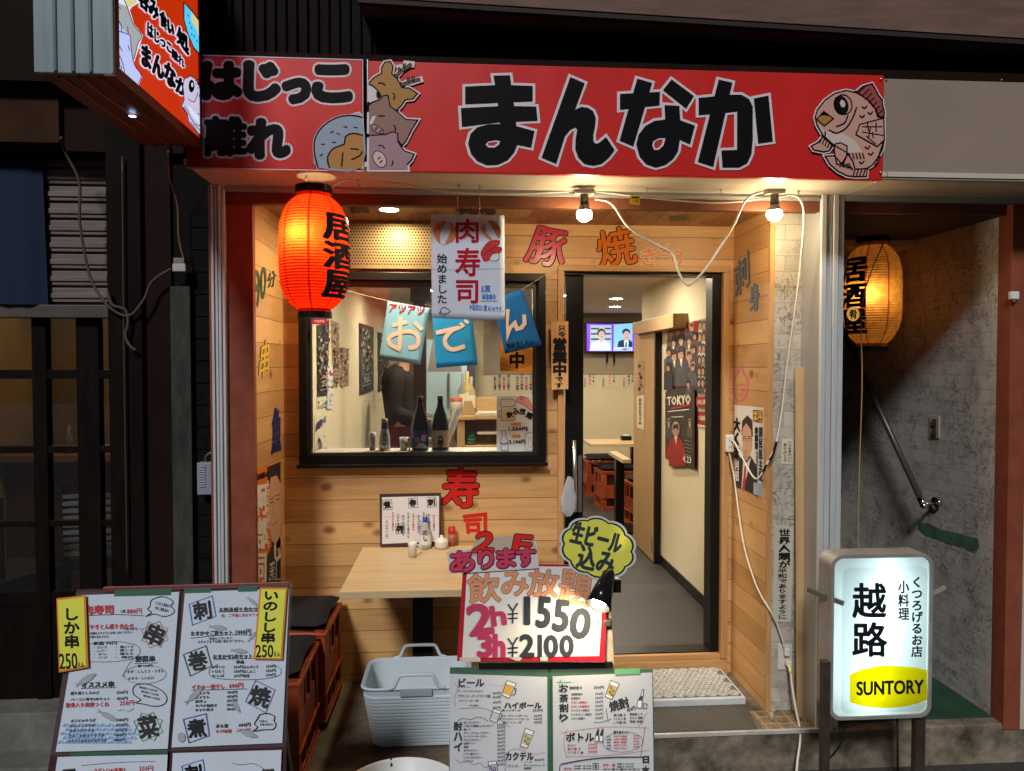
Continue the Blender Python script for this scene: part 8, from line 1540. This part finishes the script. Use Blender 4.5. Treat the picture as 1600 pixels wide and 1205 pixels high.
t = thing('range_hood', 'dark steel hood over the kitchen counter', 'hood', (PY(690, 590, 7.6).x, 7.6, 1.7)); w = MB(mat('hood_steel', (0.30, 0.30, 0.30), 0.35, 0.8)); a = PY(668, 578, 7.7); w.prism([(PY(668, 600, 7.4).x, 7.4, 1.73), (PY(722, 600, 7.4).x, 7.4, 1.73), (PY(712, 600, 7.4).x, 7.4, 2.05), (PY(676, 600, 7.4).x, 7.4, 2.05)], (0, 0.5, 0)); w.build('shell', t); w = MB(mat('hood_steel', (0.30, 0.30, 0.30), 0.35, 0.8)); w.box(PY(682, 600, 7.5).x, PY(704, 600, 7.5).x, 7.5, 7.8, 2.051, 2.459); w.build('duct', t)
# wooden pass shelf unit
UY = 5.35
def ux(px): return PY(px, 650, UY).x
def uz(py): return PY(735, py, UY).z
t = thing('pass_shelf', 'pale wooden pass shelf with bowls and papers inside the window', 'shelf', (ux(750), UY, ZI)); w = MB(grain('shelf_wood', (0.46, 0.30, 0.13), (0.36, 0.22, 0.09), 0, 0.5))
w.box(ux(714), ux(726), UY, UY + 0.4, ZI, uz(656)); w.box(ux(726), ux(850), UY, UY + 0.4, uz(706), uz(697)); w.box(ux(706), ux(742), UY - 0.02, UY + 0.4, uz(656), uz(650)); w.box(ux(742), ux(850), UY + 0.02, UY + 0.4, uz(656), uz(650)); w.box(ux(726), ux(850), UY + 0.38, UY + 0.4, uz(697), uz(656)); w.box(ux(742), ux(850), UY + 0.30, UY + 0.34, uz(650), uz(624)); w.box(ux(726), ux(850), UY, UY + 0.38, ZI, uz(708)); w.build('carcass', t, bev=0.003)
w = MB(mat('kraft_card', (0.33, 0.22, 0.11), 0.7)); w.prism([(ux(721), UY + 0.1, uz(649.5)), (ux(744), UY + 0.1, uz(649.5)), (ux(738), UY + 0.1, uz(628)), (ux(726), UY + 0.1, uz(628))], (0, 0.06, 0)); tag(w.build('card_box'), 'small kraft card box on top of the pass shelf', 'box')
for i in range(4):
    w = MB(mat('teal_lacquer', (0.05, 0.20, 0.17), 0.35)); z_ = uz(697) + i * 0.024; x_ = ux(736); w.lathe([(0, z_), (0.035, z_), (0.040, z_ + 0.021), (0, z_ + 0.021)], (x_, UY + 0.12, 0), 24); tag(w.build('stacked_dish'), 'teal dish in the stack of four at the left of the pass shelf', 'dish', 'teal dishes stacked on the pass shelf')
w = MB(mat('tray_paper', (0.55, 0.50, 0.38), 0.6)); w.box(ux(746), ux(800), UY + 0.05, UY + 0.3, uz(680), uz(676)); w.box(ux(744), ux(800), UY + 0.04, UY + 0.32, uz(656) + 0.03, uz(656) + 0.035); w.box(ux(748), ux(802), UY + 0.05, UY + 0.3, uz(656) + 0.039, uz(656) + 0.046); tag(w.build('paper_stack'), 'papers and trays lying on the pass shelf', 'papers')
w = MB(mat('clear_jar', (0.42, 0.40, 0.34), 0.2)); c = PY(713, 648, 5.6); w.lathe([(0, uz(656) + 0.0), (0.045, uz(656)), (0.048, uz(656) + 0.11), (0.04, uz(656) + 0.13), (0, uz(656) + 0.13)], (c.x, 5.55, 0), 20); t = thing('storage_jar', 'clear storage jar with a red lid left of the pass shelf top', 'jar', (c.x, 5.55, uz(656))); w.build('body', t); w = MB(mat('jar_red_lid', (0.40, 0.06, 0.03), 0.4)); w.lathe([(0.046, uz(656) + 0.125), (0.046, uz(656) + 0.15), (0, uz(656) + 0.15)], (c.x, 5.55, 0), 20); w.build('lid', t)
w = MB(mat('jar_stand', (0.2, 0.16, 0.12), 0.6)); w.box(c.x - 0.07, c.x + 0.05, 5.48, 5.64, ZI, uz(656) - 0.001); tag(w.build('jar_stand'), 'narrow stand under the red lidded jar inside the window', 'stand')
for i, (px, hh, col, lab) in enumerate(((723, 0.30, (0.20, 0.22, 0.20), 'clear tall bottle behind the red lidded jar'), (730, 0.32, (0.45, 0.34, 0.10), 'golden labelled bottle behind the card box'), (736, 0.28, (0.32, 0.30, 0.22), 'pale bottle at the right end of the bottle row'))):
    x_ = PY(px, 630, 5.62).x; z_ = uz(650); t = thing('liquor_bottle', lab, 'bottle', (x_, 5.62, z_), 'liquor bottles on the pass shelf'); w = MB(mat('liquor_%d' % i, col, 0.2)); w.lathe([(0, 0.001), (0.034, 0.001), (0.034, hh * 0.6), (0.013, hh * 0.75), (0.013, hh), (0, hh)], (x_, 5.62, z_), 18); w.build('body', t); w = MB(cream_paper); w.lathe([(0.0345, hh * 0.15), (0.0345, hh * 0.5)], (x_, 5.62, z_), 18); w.build('paper_label', t)
# bottles on the sill
SZ = 1.275 + 0.0525; SY = 4.12
def sill(px): return PY(px, 700, SY).x
def sake(lab, px, lm, fn):
    x = sill(px); t = thing('sake_bottle', lab, 'bottle', (x, SY, SZ), 'dark sake bottles on the window sill'); w = MB(mat('dark_bottle_glass', (0.010, 0.010, 0.008), 0.12)); w.lathe([(0, 0), (0.046, 0.001), (0.047, 0.01), (0.047, 0.135), (0.036, 0.19), (0.018, 0.24), (0.0145, 0.27), (0.0145, 0.296), (0, 0.296)], (x, SY, SZ), 28); w.build('body', t)
    w = MB(lm); w.lathe([(0.0475, 0.018), (0.0475, 0.112)], (x, SY, SZ), 28); w.build('paper_label', t); I = Ink((x, SY - 0.0478, 0), (0, -1, 0), 0.0006, 0.0002); fn(I); I.build('lettering', t)
    w = MB(mat('bottle_cap', (0.05, 0.05, 0.05), 0.4, 0.5)); w.lathe([(0.016, 0.280), (0.016, 0.300), (0, 0.300)], (x, SY, SZ), 18); w.build('cap', t)
def lab1(I): I.ell(663, 683, 5, 7, red_ink); I.ell(652, 688, 4, 5, orange_ink); I.up(); I.poly([(648, 700), (656, 691), (664, 694), (668, 701)], white); I.T('桜', 658, 680, 665, 690, white, 0.4)
sake('dark sake bottle with a red and blue picture label on the window sill', 656.5, mat('label_blue', (0.03, 0.05, 0.22), 0.5), lab1)
sake('dark sake bottle with a tan brush lettered label on the window sill', 688, mat('label_tan', (0.50, 0.32, 0.15), 0.6), lambda I: (I.TV('大魔王', 683, 680, 693, 702, black, 0.6), I.TV('芋焼酎', 678, 682, 681, 698, red_ink, 0.1)))
x = sill(601); t = thing('soft_drink_bottle', 'white labelled bottle with violet neck on the window sill', 'bottle', (x, SY, SZ)); w = MB(mat('white_label_body', (0.55, 0.52, 0.54), 0.35)); w.lathe([(0, 0), (0.030, 0.001), (0.031, 0.02), (0.029, 0.08), (0.018, 0.125), (0.016, 0.14)], (x, SY, SZ), 22); w.build('body', t); w = MB(mat('violet_neck', (0.10, 0.06, 0.2), 0.4)); w.lathe([(0.020, 0.120), (0.0165, 0.155)], (x, SY, SZ), 22); w.build('neck_band', t); w = MB(mat('tan_cap', (0.42, 0.24, 0.10), 0.5)); w.lathe([(0.0175, 0.155), (0.0175, 0.175), (0, 0.176)], (x, SY, SZ), 18); w.build('cap', t); I = Ink((x, SY - 0.031, 0), (0, -1, 0), 0.0006); I.TV('カルピ', 597, 676, 605, 698, grey_ink, 0.3); I.build('lettering', t)
x = sill(582); t = thing('spice_jar', 'small jar of orange spice with white cap on the window sill', 'jar', (x, SY, SZ)); w = MB(mat('spice_orange', (0.48, 0.17, 0.03), 0.5)); w.lathe([(0, 0), (0.016, 0.001), (0.016, 0.025), (0, 0.025)], (x, SY, SZ), 18); w.build('spice', t); w = MB(mat('jar_glass_pale', (0.50, 0.45, 0.36), 0.15)); w.lathe([(0.0165, 0.0255), (0.0165, 0.072)], (x, SY, SZ), 18); w.build('body', t); w = MB(cer); w.lathe([(0.019, 0.072), (0.019, 0.10), (0, 0.101)], (x, SY, SZ), 18); w.build('cap', t)
x = sill(631); t = thing('paper_cup', 'white cup with spoons on the window sill left of the dark bottles', 'cup', (x, SY, SZ)); w = MB(cer); w.lathe([(0, 0), (0.020, 0.001), (0.024, 0.072), (0.022, 0.072), (0.018, 0.004), (0, 0.004)], (x, SY, SZ), 22); w.build('body', t); w = MB(mat('yellow_band', (0.5, 0.5, 0.08), 0.5)); w.box(x + 0.026, x + 0.034, SY - 0.01, SY + 0.01, SZ, SZ + 0.07); w.build('packet', t)
x = sill(710); t = thing('wrapped_bundle', 'pale plastic wrapped bundle leaning beside the right sake bottle', 'bundle', (x, SY + 0.08, SZ)); w = MB(film_mat('bundle_film', 0.5, 0.25)); w.smooth = True; random.seed(9); rows = []
for j in range(7):
    f_ = j / 6; rows.append(w.add([Vector((x - 0.05 + 0.075 * f_ + math.cos(a_) * 0.022 * random.uniform(.6, 1.3), SY + 0.09 + math.sin(a_) * 0.02 * random.uniform(.6, 1.2), SZ + 0.03 + 0.19 * f_ + random.uniform(-.006, .006))) for a_ in [2 * math.pi * k_ / 10 for k_ in range(10)]]))
for j in range(6):
    for k_ in range(10): w.face((rows[j] + k_, rows[j] + (k_ + 1) % 10, rows[j + 1] + (k_ + 1) % 10, rows[j + 1] + k_))
w.build('film', t)
# notices on the inner side seen between window and doorway
for q, lab, s in (([(768, 578), (800, 578), (800, 616), (768, 616)], 'thin handwritten paper on the far wall behind the orange card, left one', 'お酒のお品書き'), ([(803, 586), (832, 586), (832, 614), (803, 614)], 'thin handwritten paper on the far wall behind the orange card, right one', '本日の焼物')):
    o, I = sheet('menu_sheet', lab, 'menu sheet', q, BW, cream_paper, 0.002, PG, eps=0.002)
    for i in range(4): I.TV(s, q[0][0] + 3 + i * 7, 582 if i % 2 else 588, q[0][0] + 8 + i * 7, 610, red_ink if i == 2 else grey_ink, 0.15)
    I.build('print', o)
